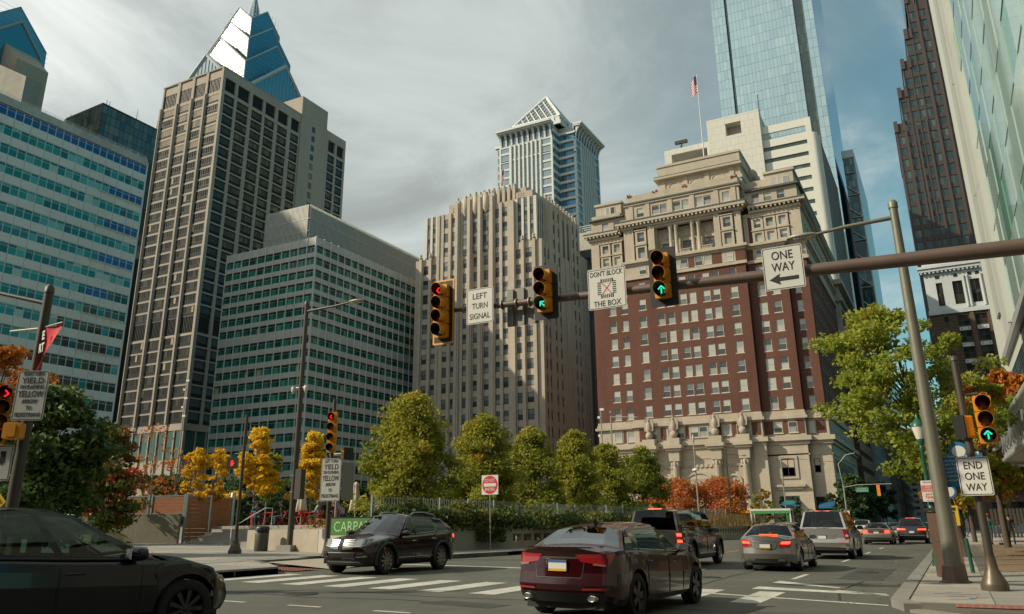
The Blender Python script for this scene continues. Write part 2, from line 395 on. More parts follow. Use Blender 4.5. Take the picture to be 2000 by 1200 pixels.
for y in (23.3, 34.2, 43.5, 51.8, 61, 71, 82, 95, 110): mark('lane_dash', [(-4.08, y), (-3.94, y), (-3.94, y+2.4), (-4.08, y+2.4)])
for y in (24.4, 33.5, 43, 53, 64): mark('lane_dash', [(-7.35, y), (-7.2, y), (-7.2, y+2.4), (-7.35, y+2.4)])
mark('centre_line', [(-10.3, 34), (-10.18, 34), (-10.18, 120), (-10.3, 120)], paint_y)
mark('stop_line', [(-17.3, 24.2), (-11.2, 24.2), (-11.2, 24.55), (-17.3, 24.55)])
for y in (33, 41, 50, 60): mark('lane_dash', [(-13.8, y), (-13.65, y), (-13.65, y+2.4), (-13.8, y+2.4)])
patch = mat('asphalt_patch', (.045, .044, .042), .85, var=.2, scale=2, bump=.004, bscale=70)
mark('road_patch', [(-9.0, 13.2), (-7.4, 13.0), (-7.3, 13.7), (-8.8, 13.9)], patch, .002); mark('road_patch', [(-3.0, 24), (-1.9, 24), (-1.9, 30), (-3.0, 30)], patch, .002)
iron = mat('manhole_iron', (.035, .033, .03), .6, .4, var=.3, scale=20, bump=.01, bscale=25); crackm = mat('tar_seam', (.022, .022, .021), .7)
for x, y in ((-8.2, 17.0), (-12.2, 13.6), (-2.6, 27.5), (-6.2, 23.0)):
    t = thing('manhole_cover', ['iron manhole cover near the crosswalk behind the maroon sedan', 'iron manhole cover left of the maroon sedan', 'iron manhole cover by the right kerb', 'iron manhole cover in the middle lane'][((-8.2, -12.2, -2.6, -6.2)).index(x)], 'manhole cover', (x, y, gz(x))); MB().lathe([(.36, -.03), (.36, .006), (.33, .009), (.01, .009)], (0, 0, 0), 24).build('lid', iron, t)
for pts in ([(-16, 12.9), (-13.4, 13.3), (-11.6, 13.1), (-9.6, 13.6), (-7.6, 13.3)], [(-5.6, 20), (-5.75, 24), (-5.6, 29), (-5.8, 36)], [(-14, 26.5), (-12.2, 26.9), (-10.5, 26.6)], [(-2.2, 17.6), (-2.5, 20), (-2.3, 23.5)], [(-9.9, 20), (-9.7, 23), (-10, 27)], [(-11.5, 14.6), (-9.4, 14.4), (-6.9, 14.8), (-4.4, 14.5), (-1.8, 14.9)]):
    for (xa, ya), (xb, yb) in zip(pts, pts[1:]):
        d = Vector((xb-xa, yb-ya, 0)).normalized(); n = Vector((-d.y, d.x, 0))*.022; mark('tar_seam', [(xa-n.x, ya-n.y), (xb-n.x, yb-n.y), (xb+n.x, yb+n.y), (xa+n.x, ya+n.y)], crackm, .0035)

# ================================================================ BUILDINGS
stone_tan = mat('tan_concrete', (.37, .315, .26), .85, var=.08, scale=.8, stain=.14)
stone_cream = masonry('cream_limestone', (.45, .385, .305), (.415, .35, .28), (.32, .27, .215), 1.3, .62, .012, .16)
stone_deco = masonry('deco_limestone', (.455, .385, .315), (.425, .36, .29), (.35, .29, .235), 1.6, .8, .012, .16)
stone_plain = mat('plain_limestone', (.425, .365, .29), .85, var=.08, scale=1.2, stain=.16)
stone_deco_plain = mat('deco_stone', (.43, .365, .295), .85, var=.1, scale=1.0, stain=.18)
brick_red = masonry('red_brick', (.135, .054, .038), (.108, .043, .031), (.13, .08, .065), .42, .13, .012, .2)
brick_brown = masonry('brown_brick', (.13, .085, .06), (.11, .07, .05), (.12, .09, .07), .42, .13, .012, .2)
roof_dark = mat('roof_gravel', (.12, .115, .11), .9, var=.2, scale=2)
metal_dark = mat('dark_bronze_metal', (.05, .045, .04), .45, .4, var=.1)
metal_grey = mat('grey_metal', (.42, .43, .43), .45, .5, var=.06, scale=3)
steel_white = mat('white_metal', (.62, .63, .61), .5, .1, var=.05, scale=2)
panel_white = mat('white_panel', (.54, .55, .52), .6, var=.05, scale=.5, stain=.1)
black_void = mat('dark_interior', (.012, .013, .013), .8)
frame_pale = mat('pale_window_frame', (.50, .45, .37), .6)
frame_dark = mat('dark_window_frame', (.03, .032, .03), .5)
cornice_green = mat('weathered_copper_edge', (.10, .105, .09), .8, var=.2, scale=1)

g_teal = glass('teal_office_glass', [(.3, (.34, .46, .42)), (4, (.010, .19, .20)), (3, (.02, .25, .255)), (2, (.07, .33, .32)), (2, (.010, .13, .14)), (1, (.15, .40, .38))], .06, .0, spec=.25)  # the rare pale first stop paints lamp-lit rooms
g_blue = glass('blue_reflection_glass', [(3, (.006, .085, .21)), (1, (.008, .10, .25))], .05, .15, spec=.4)  # blue reflections painted as the colour of chosen panes
g_refl = glass('dim_reflection_glass', [(3, (.015, .05, .05)), (2, (.05, .09, .07)), (1, (.03, .12, .12))], .06, .1, spec=.35)  # a dim greenish reflection put into the pane colour
g_dark = glass('dark_office_glass', [(.25, (.42, .34, .22)), (5, (.018, .018, .014)), (3, (.04, .038, .028)), (2, (.07, .065, .05)), (1, (.012, .02, .02))], .08, .0, spec=.25)  # first stop: a few lit rooms painted as warm panes
g_tan = glass('sunlit_tan_glass', [(4, (.30, .22, .14)), (3, (.24, .18, .115)), (1, (.15, .11, .07))], .12, .0)  # sunlight and reflection on the upper rows, painted as tan panes
g_green = glass('green_office_glass', [(.2, (.40, .42, .28)), (5, (.014, .15, .11)), (4, (.025, .22, .165)), (2, (.07, .32, .24)), (3, (.008, .07, .055))], .06, .0, spec=.4)  # first stop stands for lit rooms, painted into the glass
g_sash = glass('sash_window_glass', [(5, (.40, .40, .37)), (3, (.27, .28, .27)), (3, (.05, .055, .055)), (2, (.14, .16, .16))], .08)
g_deco = glass('tall_sash_glass', [(4, (.10, .115, .125)), (3, (.17, .18, .185)), (3, (.04, .045, .045)), (2, (.26, .27, .25))], .06)
g_sky = glass('pale_sky_glass', [(4, (.38, .52, .57)), (3, (.40, .545, .59)), (1, (.35, .49, .545)), (1, (.44, .575, .61))], .06, .55)
g_skyblue = glass('blue_curtain_glass', [(3, (.03, .22, .38)), (2, (.05, .28, .44))], .04, .8)
g_lib = glass('sunlit_tower_glass', [(3, (.12, .21, .25)), (2, (.14, .24, .27)), (1, (.10, .19, .23))], .35, .0, spec=.4)  # sunlit side painted paler, with its cloud reflection in the colour
g_libblue = glass('blue_tower_glass', [(3, (.06, .28, .42)), (2, (.08, .32, .46)), (1, (.045, .23, .36))], .1, .1)
g_mell = glass('grey_blue_glass', [(3, (.30, .38, .42)), (2, (.34, .42, .46)), (1, (.24, .31, .35))], .06, .4)  # lightened to carry the distance haze in the colour
g_mellb = glass('shaded_blue_glass', [(2, (.06, .24, .37)), (1, (.09, .29, .42)), (1, (.08, .15, .19))], .06, .4)  # side panes darker and bluer: shade put into the glass colour
g_brown = glass('dark_teal_glass', [(3, (.018, .055, .058)), (2, (.03, .075, .078)), (1, (.09, .12, .12))], .06, .2)
g_conv = glass('pale_green_glass', [(6, (.46, .58, .52)), (4, (.42, .54, .48)), (2, (.34, .48, .41)), (1, (.18, .36, .28))], .05, .3, wave=.008, wscale=.2)

class Bld:
    """a building: an Empty at its base; walls and windows are given in street coordinates"""
    def __init__(s, name, label, loc, cat='building', group=None):
        s.root = thing(name, label, cat, loc, 0, group); s.off = Matrix.Translation(-Vector(loc)); s.cache = {}
    def part(s, mb, name, mats, parent=None): 
        mb.xf(s.off); return mb.build(name, mats, parent or s.root)
    def split(s, mb, name, mats):
        """every box of the builder becomes a part of its own"""
        for i in range(0, len(mb.v), 8):
            q = MB(); q.v = mb.v[i:i+8]; q.f = [tuple(k-i for k in f) for f in mb.f if i <= f[0] < i+8]; q.m = [0]*len(q.f); q.sm = [False]*len(q.f); s.part(q, name, mats)
    def put(s, name, spots, limit=300): pieces(s.root, name, [(m, s.off @ M) for m, M in spots], limit)
    def win(s, key, maker):
        if key not in s.cache: s.cache[key] = maker()
        return s.cache[key]

def rows_at(zc, h): return [(z-h/2, z+h/2) for z in zc]
def cols_at(uc, w): return [(u-w/2, u+w/2) for u in uc]

# ---------------------------------------------------------------- white banded office (left)
B = Bld('white_banded_office', 'long white office slab with rows of turquoise windows at the left edge', (-170, 85, 0))
zt = [80.1-3.81*k for k in range(20)]; y0, y1, X = 61.0, 107.3, -150.0
mb = MB().box(-190, X-.32, y0, y1-.15, 0, 80.6); B.part(mb, 'wall', black_void)
mb = MB().box(-190.2, X+.02, y0-.2, y1, 80.3, 82.0); mb.box(-190, X-.2, y0, y1-.2, 82.0, 82.02, 0); B.part(mb, 'parapet', mat('stained_parapet', (.36, .36, .33), .9, var=.14, scale=.9, stain=.2))
mb = MB()
for z in (82.45, 82.8): mb.tube([(X-.5, y0, z), (X-.5, y1-.4, z)], .035, 6)
for i in range(24): mb.tube([(X-.5, y0+.5+i*1.98, 82), (X-.5, y0+.5+i*1.98, 82.8)], .03, 5)
B.part(mb, 'roof_railing', metal_grey)
pm = MB().box(-1.62, 1.62, -.02, .30, -.86, .86).mesh('spandrel_panel', panel_white)
spots = []; wins = []
wt = [window_mesh('window', 1.60, 2.05, [steel_white, g], .05, 1, 2, .05, vsplit=[.72]) for g in (g_teal, g_blue, g_refl)]
ncol = 28; pitch_y = (y1-y0)/ncol
for k, z in enumerate(zt):
    for j in range(ncol//2):
        yy = y0+pitch_y*(2*j+1); spots.append((pm, frame((X, yy, z-2.05-.88), (0, 1, 0), (1, 0, 0))))
    for j in range(ncol):
        q = 0
        if k == 0: q = 1
        elif (k, ) and k in (2, 4, 6) and j >= ncol-5: q = 1
        elif k == 8 and ncol-6 <= j < ncol-3: q = 1
        elif k >= 8 and j > ncol-4-(k-8)*3 and (j*7+k*3) % 5 != 0: q = 2
        wins.append((wt[q], frame((X-.12, y0+pitch_y*(j+.5), z-1.03), (0, 1, 0), (1, 0, 0))))
B.put('spandrel_panel', spots); B.put('window', wins)
mb = MB().box(-190.1, X-.05, y1-.05, y1+.3, 0, 81.2); B.part(mb, 'end_wall', panel_white)
mb = MB()
for k in (2, 4, 6, 9, 11): mb.box(X-.02, X+.32, y1-10.5, y1, zt[k]-2.2, zt[k]-2.06)
B.split(mb, 'ledge', panel_white)

# ---------------------------------------------------------------- dark chamfered glass block behind it
B = Bld('dark_glass_block', 'dark gridded glass block with a chamfered corner behind the white office', (-190, 122, 0))
fp = [(x*.72, y*.72) for x, y in ((-250.2, 157.8), (-250.2, 181.1), (-285, 181.1), (-285, 168), (-277.6, 160.3), (-272.5, 158.6))]
ZT = 107.7; B.part(MB().prism(fp, 0, ZT), 'core', black_void)
g_dk = glass('smoked_grid_glass', [(3, (.085, .11, .105)), (2, (.11, .135, .12)), (1, (.15, .155, .115)), (1, (.05, .08, .08))], .05, .4)
sp = []; pane = MB().box(-.67, .67, -.04, .07, -1.12, 1.12).mesh('pane', g_dk)
for (a, b_) in ((5, 0), (0, 1), (4, 5)):
    p, q = Vector((*fp[a], 0)), Vector((*fp[b_], 0)); d = q-p; L = d.length; n = max(1, round(L/1.44)); nrm = (d.y, -d.x, 0)
    for i in range(n):
        for k in range(16): sp.append((pane, frame(p+d*((i+.5)/n)+Vector((0, 0, ZT-1.3-k*2.38)), d, nrm) @ Matrix.Scale(L/n/1.44, 4, (1, 0, 0))))
B.put('pane', sp)
B.part(MB().prism(fp, ZT-.05, ZT+.4), 'parapet', metal_dark)
for x, y, h in ((-274, 161, 3.5), (-272.6, 160.8, 2.6), (-251.5, 160, 3), (-250.9, 160.8, 2.6), (-250.6, 172, 5), (-250.6, 181, 4.5)): B.part(MB().tube([(x*.72, y*.72, ZT), (x*.72, y*.72, ZT+h*.72)], .1, 6), 'antenna', steel_white)

# ---------------------------------------------------------------- tan grid tower
B = Bld('tan_grid_tower', 'tall tan concrete tower with a grid of dark windows and open top bays', (-240, 215, 0))
XF0, XF1, YF, XR = -257.8, -223.75, 187.0, -223.75
fc = [(-257.0, -249.3), (-247.7, -241.0), (-239.5, -233.3), (-231.9, -224.9)]
sc_ = [(188.4, 193.6), (194.9, 200.9), (202.6, 208.4), (209.7, 215.2), (216.9, 222.7), (224.6, 229.5)]
zr = []
z = 161.6
while z > 76: zr.append((z-3.85, z)); z -= 4.45
zr2 = []
z = 66.4
while z > 36: zr2.append((z-3.95, z)); z -= 4.45
top = [(163.0, 168.6)]; mech = [(67.3, 73.9)]
rws = top+zr+mech+zr2
mbw = MB(); mbw.box(XF0+.2, XR-1.0, YF+1.0, 229.9, 30, 171.8)
B.part(mbw, 'core', black_void)
mb = MB(); punched(mb, [(a-XF0, b_-XF0) for a, b_ in fc], rws, 0, XF1-XF0, 33.5, 172.3, .98, 0, None, .42); mb.xf(frame((XF0, YF, 0), (1, 0, 0), (0, -1, 0)))
m2 = MB(); punched(m2, [(a-YF, b_-YF) for a, b_ in sc_], rws, 0.99, 43, 33.5, 172.3, .98); m2.xf(frame((XR, YF, 0), (0, 1, 0), (1, 0, 0))); mb.merge(m2)
B.part(mb, 'wall', stone_tan)
mb = MB()
for a, b_ in fc[:1]+fc[1:]: pass
for u in [XF0+.02]+[(fc[i][1]+fc[i+1][0])/2 for i in range(3)]: mb.box(u-.42, u+.42, YF-.45, YF-.005, 36, 163)
B.part(mb, 'pier', stone_tan)
mb = MB().box(XF0-.06, XR+.06, YF-.06, 229.95, 172.3, 172.9); B.part(mb, 'parapet', mat('stained_coping', (.30, .255, .20), .9, var=.2, scale=.6, stain=.25))
bay_sp = mat('bay_spandrel', (.022, .021, .018), .7, spec=.2)
def bay(w, h, gm, key):
    def mk():
        b = MB(); zs = -h/2+h*.34; n = max(3, round(w/1.15))
        b.box(-w/2, w/2, .02, .12, -h/2, zs, 2); b.box(-w/2, w/2, -.05, .12, zs, zs+.12, 0); b.box(-w/2, w/2, -.02, .1, -h/2, -h/2+.3, 0)
        for i in range(n):
            a, c = -w/2+w*i/n, -w/2+w*(i+1)/n; b.poly([(a+.05, .05, zs+.12), (c-.05, .05, zs+.12), (c-.05, .05, h/2), (a+.05, .05, h/2)], 1)
            b.box(c-.05, c+.05, 0, .1, zs+.12, h/2, 0)
        return b.mesh('window', [frame_dark, gm, bay_sp])
    return B.win((round(w, 1), round(h, 1), key), mk)
sp = []
for ci, (a, b_) in enumerate(fc):
    for ri, (c, e) in enumerate(zr+zr2):
        lit = ri < 5 or (ri < 8 and (ri*5+ci*3) % 4 == 0 and ri < 7)
        sp.append((bay(b_-a, e-c, g_tan if lit and (ri+ci*2) % 3 != 1 else g_dark, ('t' if lit and (ri+ci*2) % 3 != 1 else 'd')), frame(((a+b_)/2, YF+.5, (c+e)/2), (1, 0, 0), (0, -1, 0))))
g_nav = glass('dark_blue_office_glass', [(3, (.012, .04, .055)), (2, (.02, .055, .07)), (1, (.03, .045, .045))], .05, .3)
g_olive = glass('olive_streaked_glass', [(3, (.07, .065, .042)), (2, (.11, .10, .065)), (3, (.04, .04, .03)), (1, (.15, .13, .085))], .07, .25, wave=.05, wscale=.6)
for ci, (a, b_) in enumerate(sc_):
    for ri, (c, e) in enumerate(zr+zr2):
        g, k = ((g_nav, 'n') if ci == 0 or ri > 14 else (g_olive, 'o'))
        sp.append((bay(b_-a, e-c, g, k), frame((XR-.5, (a+b_)/2, (c+e)/2), (0, 1, 0), (1, 0, 0))))
B.put('window', sp)
sp = []; lv = {}
def louver(w, h):
    b = MB(); n = 9
    b.box(-w/2, w/2, .25, .3, -h/2, h/2, 0)
    for i in range(n): b.box(-w/2+w*i/n, -w/2+w*(i+.25)/n, 0, .25, -h/2, h/2, 1)
    return b.mesh('louver', [black_void, frame_dark])
for (c, e) in top+mech:
    for a, b_ in fc: sp.append((B.win(('l', round(b_-a, 1), round(e-c, 1)), lambda: louver(b_-a, e-c)), frame(((a+b_)/2, YF+.55, (c+e)/2), (1, 0, 0), (0, -1, 0))))
    for a, b_ in sc_: sp.append((B.win(('l', round(b_-a, 1), round(e-c, 1)), lambda: louver(b_-a, e-c)), frame((XR-.55, (a+b_)/2, (c+e)/2), (0, 1, 0), (1, 0, 0))))
B.put('louver', sp)
# service core and rear wing
mb = MB().box(-236, XR+.25, 230.2, 246.5, 30, 181.6); mb.box(-236.1, XR+.3, 230.1, 246.6, 172.6, 173.0)
B.part(mb, 'service_core', stone_tan)
w = window_mesh('window', 1.9, 2.7, [frame_dark, g_nav], .1); B.put('window', [(w, frame((XR+.27, 238.0, 168.6-4.45*k), (0, 1, 0), (1, 0, 0))) for k in range(14)])
mb = MB().box(-250, XR-1.0, 246.7, 260, 30, 172.5); B.part(mb, 'wing_core', black_void)
wc = [(248.3, 252.9), (254.2, 258.9)]
mb = MB(); punched(mb, [(a-246.6, b_-246.6) for a, b_ in wc], top+zr, 0, 13.5, 33.5, 172.9, .98); mb.xf(frame((XR, 246.6, 0), (0, 1, 0), (1, 0, 0))); B.part(mb, 'wing_wall', stone_tan)
sp = [(bay(b_-a, e-c, g_nav, 'n'), frame((XR-.5, (a+b_)/2, (c+e)/2), (0, 1, 0), (1, 0, 0))) for a, b_ in wc for c, e in zr]
B.put('window', sp)
mb = MB().box(XF0+.3, XR-.6, YF+.6, 229, 24, 33.4); B.part(mb, 'lobby_glass', glass('lobby_glass', [(1, (.10, .22, .18)), (1, (.07, .15, .13))], .06, .2))
mb = MB()
for i in range(9): mb.box(XF0+i*4.2, XF0+i*4.2+.5, YF+.2, YF+.58, 2, 33.4)
for i in range(10): mb.box(XR-.58, XR-.2, YF+1+i*4.5, YF+1.5+i*4.5, 2, 33.4)
mb.box(XF0+.3, XR-.7, YF+.7, 228.5, 0, 24); B.part(mb, 'lobby_column', stone_tan)

# ---------------------------------------------------------------- green office
B = Bld('green_window_office', 'mid-rise office with bands of green windows and a louvred grey roof screen', (-152, 180, 0))
XG0, XG, YG, YG1 = -168.2, -136.2, 149.0, 212.0
zc = [71.0-3.3*k for k in range(7)]+[46.9-3.45*k for k in range(12)]
spm = mat('green_office_spandrel', (.50, .465, .42), .85, var=.06, scale=1.5, stain=.12)
mb = MB().box(XG0, XG-.5, YG+.5, YG1, 0, 73.7); B.part(mb, 'core', black_void)
nf, ns = 11, 22; wf, ws = (XG-XG0)/nf, (YG1-YG)/ns
bands = sorted(zc); mb = MB(); lo = 7.0
for z in bands:
    if z-1.0 > lo: mb.box(XG0, XG, YG, YG+.48, lo, z-1.02); mb.box(XG-.48, XG, YG+.485, YG1, lo, z-1.02)
    lo = z+1.02
mb.box(XG0, XG, YG, YG+.48, lo, 74.2); mb.box(XG-.48, XG, YG+.485, YG1, lo, 74.2); B.part(mb, 'spandrel', spm)
fin = MB().box(-.09, .09, -.22, .0, 7, 74.35).mesh('fin', mat('pale_fin', (.58, .57, .54), .6))
B.put('fin', [(fin, frame((XG0+i*wf, YG, 0), (1, 0, 0), (0, -1, 0))) for i in range(nf+1)]+[(fin, frame((XG, YG+.1+i*ws, 0), (0, 1, 0), (1, 0, 0))) for i in range(ns+1)])
def gw(w):
    b = MB(); h = 2.04; b.box(-w/2, w/2, .0, .2, h/2-.36, h/2, 2); b.box(-w/2, w/2, -.06, .05, -h/2, -h/2+.08, 0)
    x = -w/2+w*.55
    b.poly([(-w/2, .1, -h/2), (x, .1, -h/2), (x, .1, h/2-.3), (-w/2, .1, h/2-.3)], 1); b.poly([(x, .12, -h/2), (w/2, .12, -h/2), (w/2, .12, h/2-.3), (x, .12, h/2-.3)], 1)
    b.box(x-.04, x+.04, .02, .14, -h/2, h/2-.36, 2); b.box(-w/2, w/2, .02, .14, h/2-.62, h/2-.56, 0); return b.mesh('window', [spm, g_green, frame_dark])
w1, w2 = gw(wf), gw(ws)
B.put('window', [(w1, frame((XG0+(i+.5)*wf, YG+.25, z), (1, 0, 0), (0, -1, 0))) for i in range(nf) for z in zc]+[(w2, frame((XG-.25, YG+.1+(i+.5)*ws, z), (0, 1, 0), (1, 0, 0))) for i in range(ns) for z in zc])
lvm = mat('louvre_grey', (.42, .41, .38), .6, .2, var=.12, scale=.7)
mb = MB().box(-158.3, -143.1, 153.2, 211, 74, 85.6); B.part(mb, 'roof_screen', mat('louvre_back', (.20, .195, .18), .7, var=.1))
lm = MB().box(-.14, .14, -.35, .0, 74, 86.1).mesh('louvre_blade', lvm)
B.put('louvre_blade', [(lm, frame((-158.3+.45*i, 153.2, 0), (1, 0, 0), (0, -1, 0))) for i in range(34)]+[(lm, frame((-143.1, 153.4+.5*i, 0), (0, 1, 0), (1, 0, 0))) for i in range(115)])
mb = MB().box(-158.4, -142.7, 152.8, 211, 81.9, 82.1); mb.box(-158.4, -142.7, 152.8, 211, 78.2, 78.35); B.part(mb, 'screen_rail', lvm)
mb = MB().box(XG0+2, XG-2, YG+2, YG1, 0, 7); B.part(mb, 'recessed_base', metal_dark)

# ---------------------------------------------------------------- setback limestone tower (Art Deco)
B = Bld('setback_limestone_tower', 'stepped limestone tower with ribbed piers and knobbed finials along its roof', (-109, 200, 0))
Y = 185.0
floor = [86.6-4.42*k for k in range(19)]; fl_low = [f for f in floor if f < 75]
g_spn = mat('dark_spandrel', (.028, .035, .034), .5); whitet = mat('pale_terracotta', (.56, .53, .46), .8, var=.06, scale=1.5)
def sash(w, h): return B.win((w, h), lambda: window_mesh('window', w, h, [frame_dark, g_deco], .07, 1, 2, .07, .1, sill=.08))
sp = []
def seg(x0, x1, z0, z1, y, uc, w, rows, d=.6, m=stone_deco, msp=stone_deco_plain, h=2.6, nm='wall', face='f', rec=.22):
    mb = MB(); punched(mb, [(c-w/2-x0, c+w/2-x0) for c in uc], [(r-h/2, r+h/2) for r in rows], 0, x1-x0, z0, z1, d, 0, 1, rec)
    if face == 'f': fr = lambda u, z, dd: frame((u, y+dd, z), (1, 0, 0), (0, -1, 0)); mb.xf(frame((x0, y, 0), (1, 0, 0), (0, -1, 0)))
    else: fr = lambda u, z, dd: frame((y-dd, u, z), (0, 1, 0), (1, 0, 0)); mb.xf(frame((y, x0, 0), (0, 1, 0), (1, 0, 0)))
    B.part(mb, nm, [m, msp])
    for c in uc:
        for r in rows: sp.append((sash(w, h), fr(c, r, rec+.12)))
Z0 = 4
mb = MB().box(-129.6, -88.9, Y+.62, 218, 0, 75.8); mb.box(-126.8, -90.4, Y+1.2, 216, 75.7, 89.2); B.part(mb, 'core', stone_deco_plain)
seg(-129.7, -121.3, Z0, 76.6, Y, [-126.1, -122.95], 1.9, fl_low)
seg(-121.3, -115.1, Z0, 89.6, Y-.35, [-119.1, -116.3], 1.55, floor, d=1.5)
seg(-115.1, -103.3, Z0, 89.0, Y-.1, [-112.6, -109.15, -105.75], 1.6, fl_low, d=1.3, rec=.35)
seg(-103.3, -96.9, Z0, 89.6, Y-.35, [-102.0, -99.5], 1.55, floor, d=1.5)
seg(-96.9, -88.3, Z0, 76.6, Y, [-95.3, -92.4], 2.0, fl_low)
seg(-127.2, -121.35, 76.4, 90.0, Y+.6, [-125.75, -123.85, -122.0], 1.1, [86.1, 81.8, 77.6], d=.5, m=whitet, msp=g_spn, h=2.7, nm='upper_bay', rec=.15)
seg(-96.8, -90.0, 76.4, 90.0, Y+.6, [-95.3, -93.4, -91.5], 1.15, [86.1, 81.8, 77.6], d=.5, m=whitet, msp=g_spn, h=2.7, nm='upper_bay', rec=.15)
for c in (-112.6, -109.15, -105.75):     # tall dark strips of the centre bays
    mb = MB().box(c-.85, c+.85, Y-.12, Y+.2, 75.9, 88.2); B.part(mb, 'dark_bay', g_spn)
    for r in (86.3, 81.9, 77.5): sp.append((B.win('slit', lambda: window_mesh('window', 1.4, 2.4, [frame_dark, g_deco], .06, 1, 2, .06)), frame((c, Y-.18, r), (1, 0, 0), (0, -1, 0))))
# side faces
seg(185.6, 190.4, Z0, 76.6, -88.3, [187.1, 189.3], 1.2, fl_low, face='s', nm='side_wall')
seg(186, 190.5, 76.4, 90.0, -90.0, [187.0, 188.3, 189.6], .85, [86.1, 81.8, 77.6], d=.5, m=whitet, msp=g_spn, h=2.7, nm='upper_bay', rec=.15, face='s')
seg(190.4, 199.0, Z0, 89.4, -88.5, [193.8, 197.0], 1.3, floor, face='s', nm='side_wall', d=1.5)
seg(199.0, 205.6, Z0, 88.4, -88.7, [200.8, 203.9], 1.5, fl_low, face='s', nm='side_wall', d=1.5, rec=.4)
seg(205.6, 212.2, Z0, 89.4, -88.5, [207.4, 210.3], 1.3, floor, face='s', nm='side_wall', d=1.5)
seg(212.2, 218.0, Z0, 80.0, -88.6, [214.0, 216.3], 1.3, fl_low, face='s', nm='side_wall')
for c in (200.8, 203.9): B.part(MB().box(-89.2, -88.69, c-.75, c+.75, 75.9, 87), 'dark_bay', g_spn)
B.put('window', sp)
# ribs and finials
def knob(mb, x, y, z, r=.42): mb.lathe([(r*1.05, -.3), (r*1.15, 0), (r*.8, .12), (r, .4), (r*.95, .75), (r*.5, 1.05), (.03, 1.1)], (x, y, z), 8)
ribs = [(-127.7, 77.3), (-124.35, 77.3), (-121.6, 89.4), (-117.7, 89.4), (-115.0, 92.8), (-110.9, 93.2), (-107.4, 93.2), (-103.4, 92.8), (-100.75, 89.4), (-97.0, 89.4), (-94.0, 77.3), (-90.5, 77.3)]
for x, zt_ in ribs:
    big = zt_ > 90; mb = MB(); wv = .75 if big else .45
    mb.box(x-wv, x+wv, Y-.85 if big else Y-.62, Y+.1, Z0, zt_); 
    if big: mb.box(x-wv*.5, x+wv*.5, Y-1.15, Y-.85, Z0, zt_-.8)
    if zt_ != 89.4: knob(mb, x, Y-.45, zt_)
    B.part(mb, 'rib', stone_deco_plain)
for c in (-112.6, -109.15, -105.75):
    mb = MB().lathe([(.25, 87.6), (.95, 88.8), (.95, 92.8), (.6, 93.0)], (c, Y-.1, 0), 8); knob(mb, c, Y-.1, 93.0, .6); B.part(mb, 'corbelled_boss', stone_deco_plain)
for i, x in enumerate((-113.2, -111.0, -108.2, -106.6, -104.9, -103.2, -101.5, -99.8, -98.1)):
    mb = MB().box(x-.45, x+.45, Y+2.6, Y+3.6, 89, 95.2); knob(mb, x, Y+3.1, 95.2, .5); B.part(mb, 'roof_finial', stone_deco_plain)
for i in range(11):
    mb = MB().box(-90.3, -89.4, 191.0+i*2.1, 191.8+i*2.1, 87, 91.2); knob(mb, -89.8, 191.4+i*2.1, 91.2, .5); B.part(mb, 'roof_finial', stone_deco_plain)
mb = MB().box(-119.4, -114.9, Y+1.6, 205, 89, 93.0); mb.box(-96.8, -91.6, Y+1.6, 205, 89, 92.4); mb.box(-112, -94.2, Y+4, 206, 89, 94.7); mb.box(-97.4, -94.6, Y+3.6, 200, 89, 94.6)
B.part(mb, 'penthouse', stone_deco)
B.put('window', [(sash(1.9, 1.2), frame((x, Y+1.62, 91.2), (1, 0, 0), (0, -1, 0))) for x in (-117, -95.2)])
mb = MB().tube([(-102.4, 190, 94), (-102.4, 190, 103.6)], [.12, .06], 6); B.part(mb, 'flagpole', metal_grey)
# low annexe with pipes at its back
B = Bld('grey_annexe', 'narrow grey stepped annexe with rooftop pipes between limestone tower and brick block', (-80, 226, 0))
mb = MB().box(-92, -70, 220, 236, 0, 84); mb.box(-91.5, -88.6, 218.4, 219.9, 0, 80); B.part(mb, 'wall', masonry('grey_annexe_stone', (.13, .13, .12), (.11, .11, .10), (.08, .08, .08), 1.6, .9, .03))
w = window_mesh('window', 2.0, 2.6, [frame_dark, g_dark], .08, 2, 2); B.put('window', [(w, frame((-89.4+i*3.0, 219.9, 80-4.4*k), (1, 0, 0), (0, -1, 0))) for i in range(3) for k in range(5)])
mb = MB().box(-91.8, -72, 220.2, 235, 84, 90)
for i in range(7): mb.tube([(-91.5, 220.5+i*1.7, 90), (-91.5, 220.5+i*1.7, 92.2), (-84, 220.5+i*1.7, 92.2)], .16, 5)
mb.tube([(-91.6, 220, 92), (-91.6, 234, 92)], .12, 5); mb.tube([(-91.6, 220, 91), (-91.6, 234, 91)], .12, 5); B.part(mb, 'pipework', mat('roof_plant', (.42, .41, .36), .7, var=.2, scale=2))

# ---------------------------------------------------------------- pyramid topped tower
B = Bld('pyramid_tower', 'pale granite skyscraper with flared cornices and an openwork pyramid on top', (-148, 325, 0))
granite = mat('hazed_granite', (.60, .62, .60), .7, var=.05, scale=.4, stain=.06)  # granite lightened, distance haze put into its colour
def flare(mb, x0, x1, zb, zt_, out, m=0, n=9, wv=.5):
    """curved brackets standing out from y=0 toward -y"""
    for i in range(n):
        x = x0+(x1-x0)*i/(n-1)
        pr = [(0, zb)]+[(-out*(1-math.cos(R(90*t/5))), zb+(zt_-zb)*math.sin(R(90*t/5))*.97) for t in range(6)]+[(0, zt_)]
        v = [(x-wv, p[0], p[1]) for p in pr]+[(x+wv, p[0], p[1]) for p in pr]; k = len(pr)
        mb.add(v, [tuple(range(k)), tuple(range(2*k-1, k-1, -1))]+[((j+1) % k, j, k+j, k+(j+1) % k) for j in range(k)], m)
sp = []
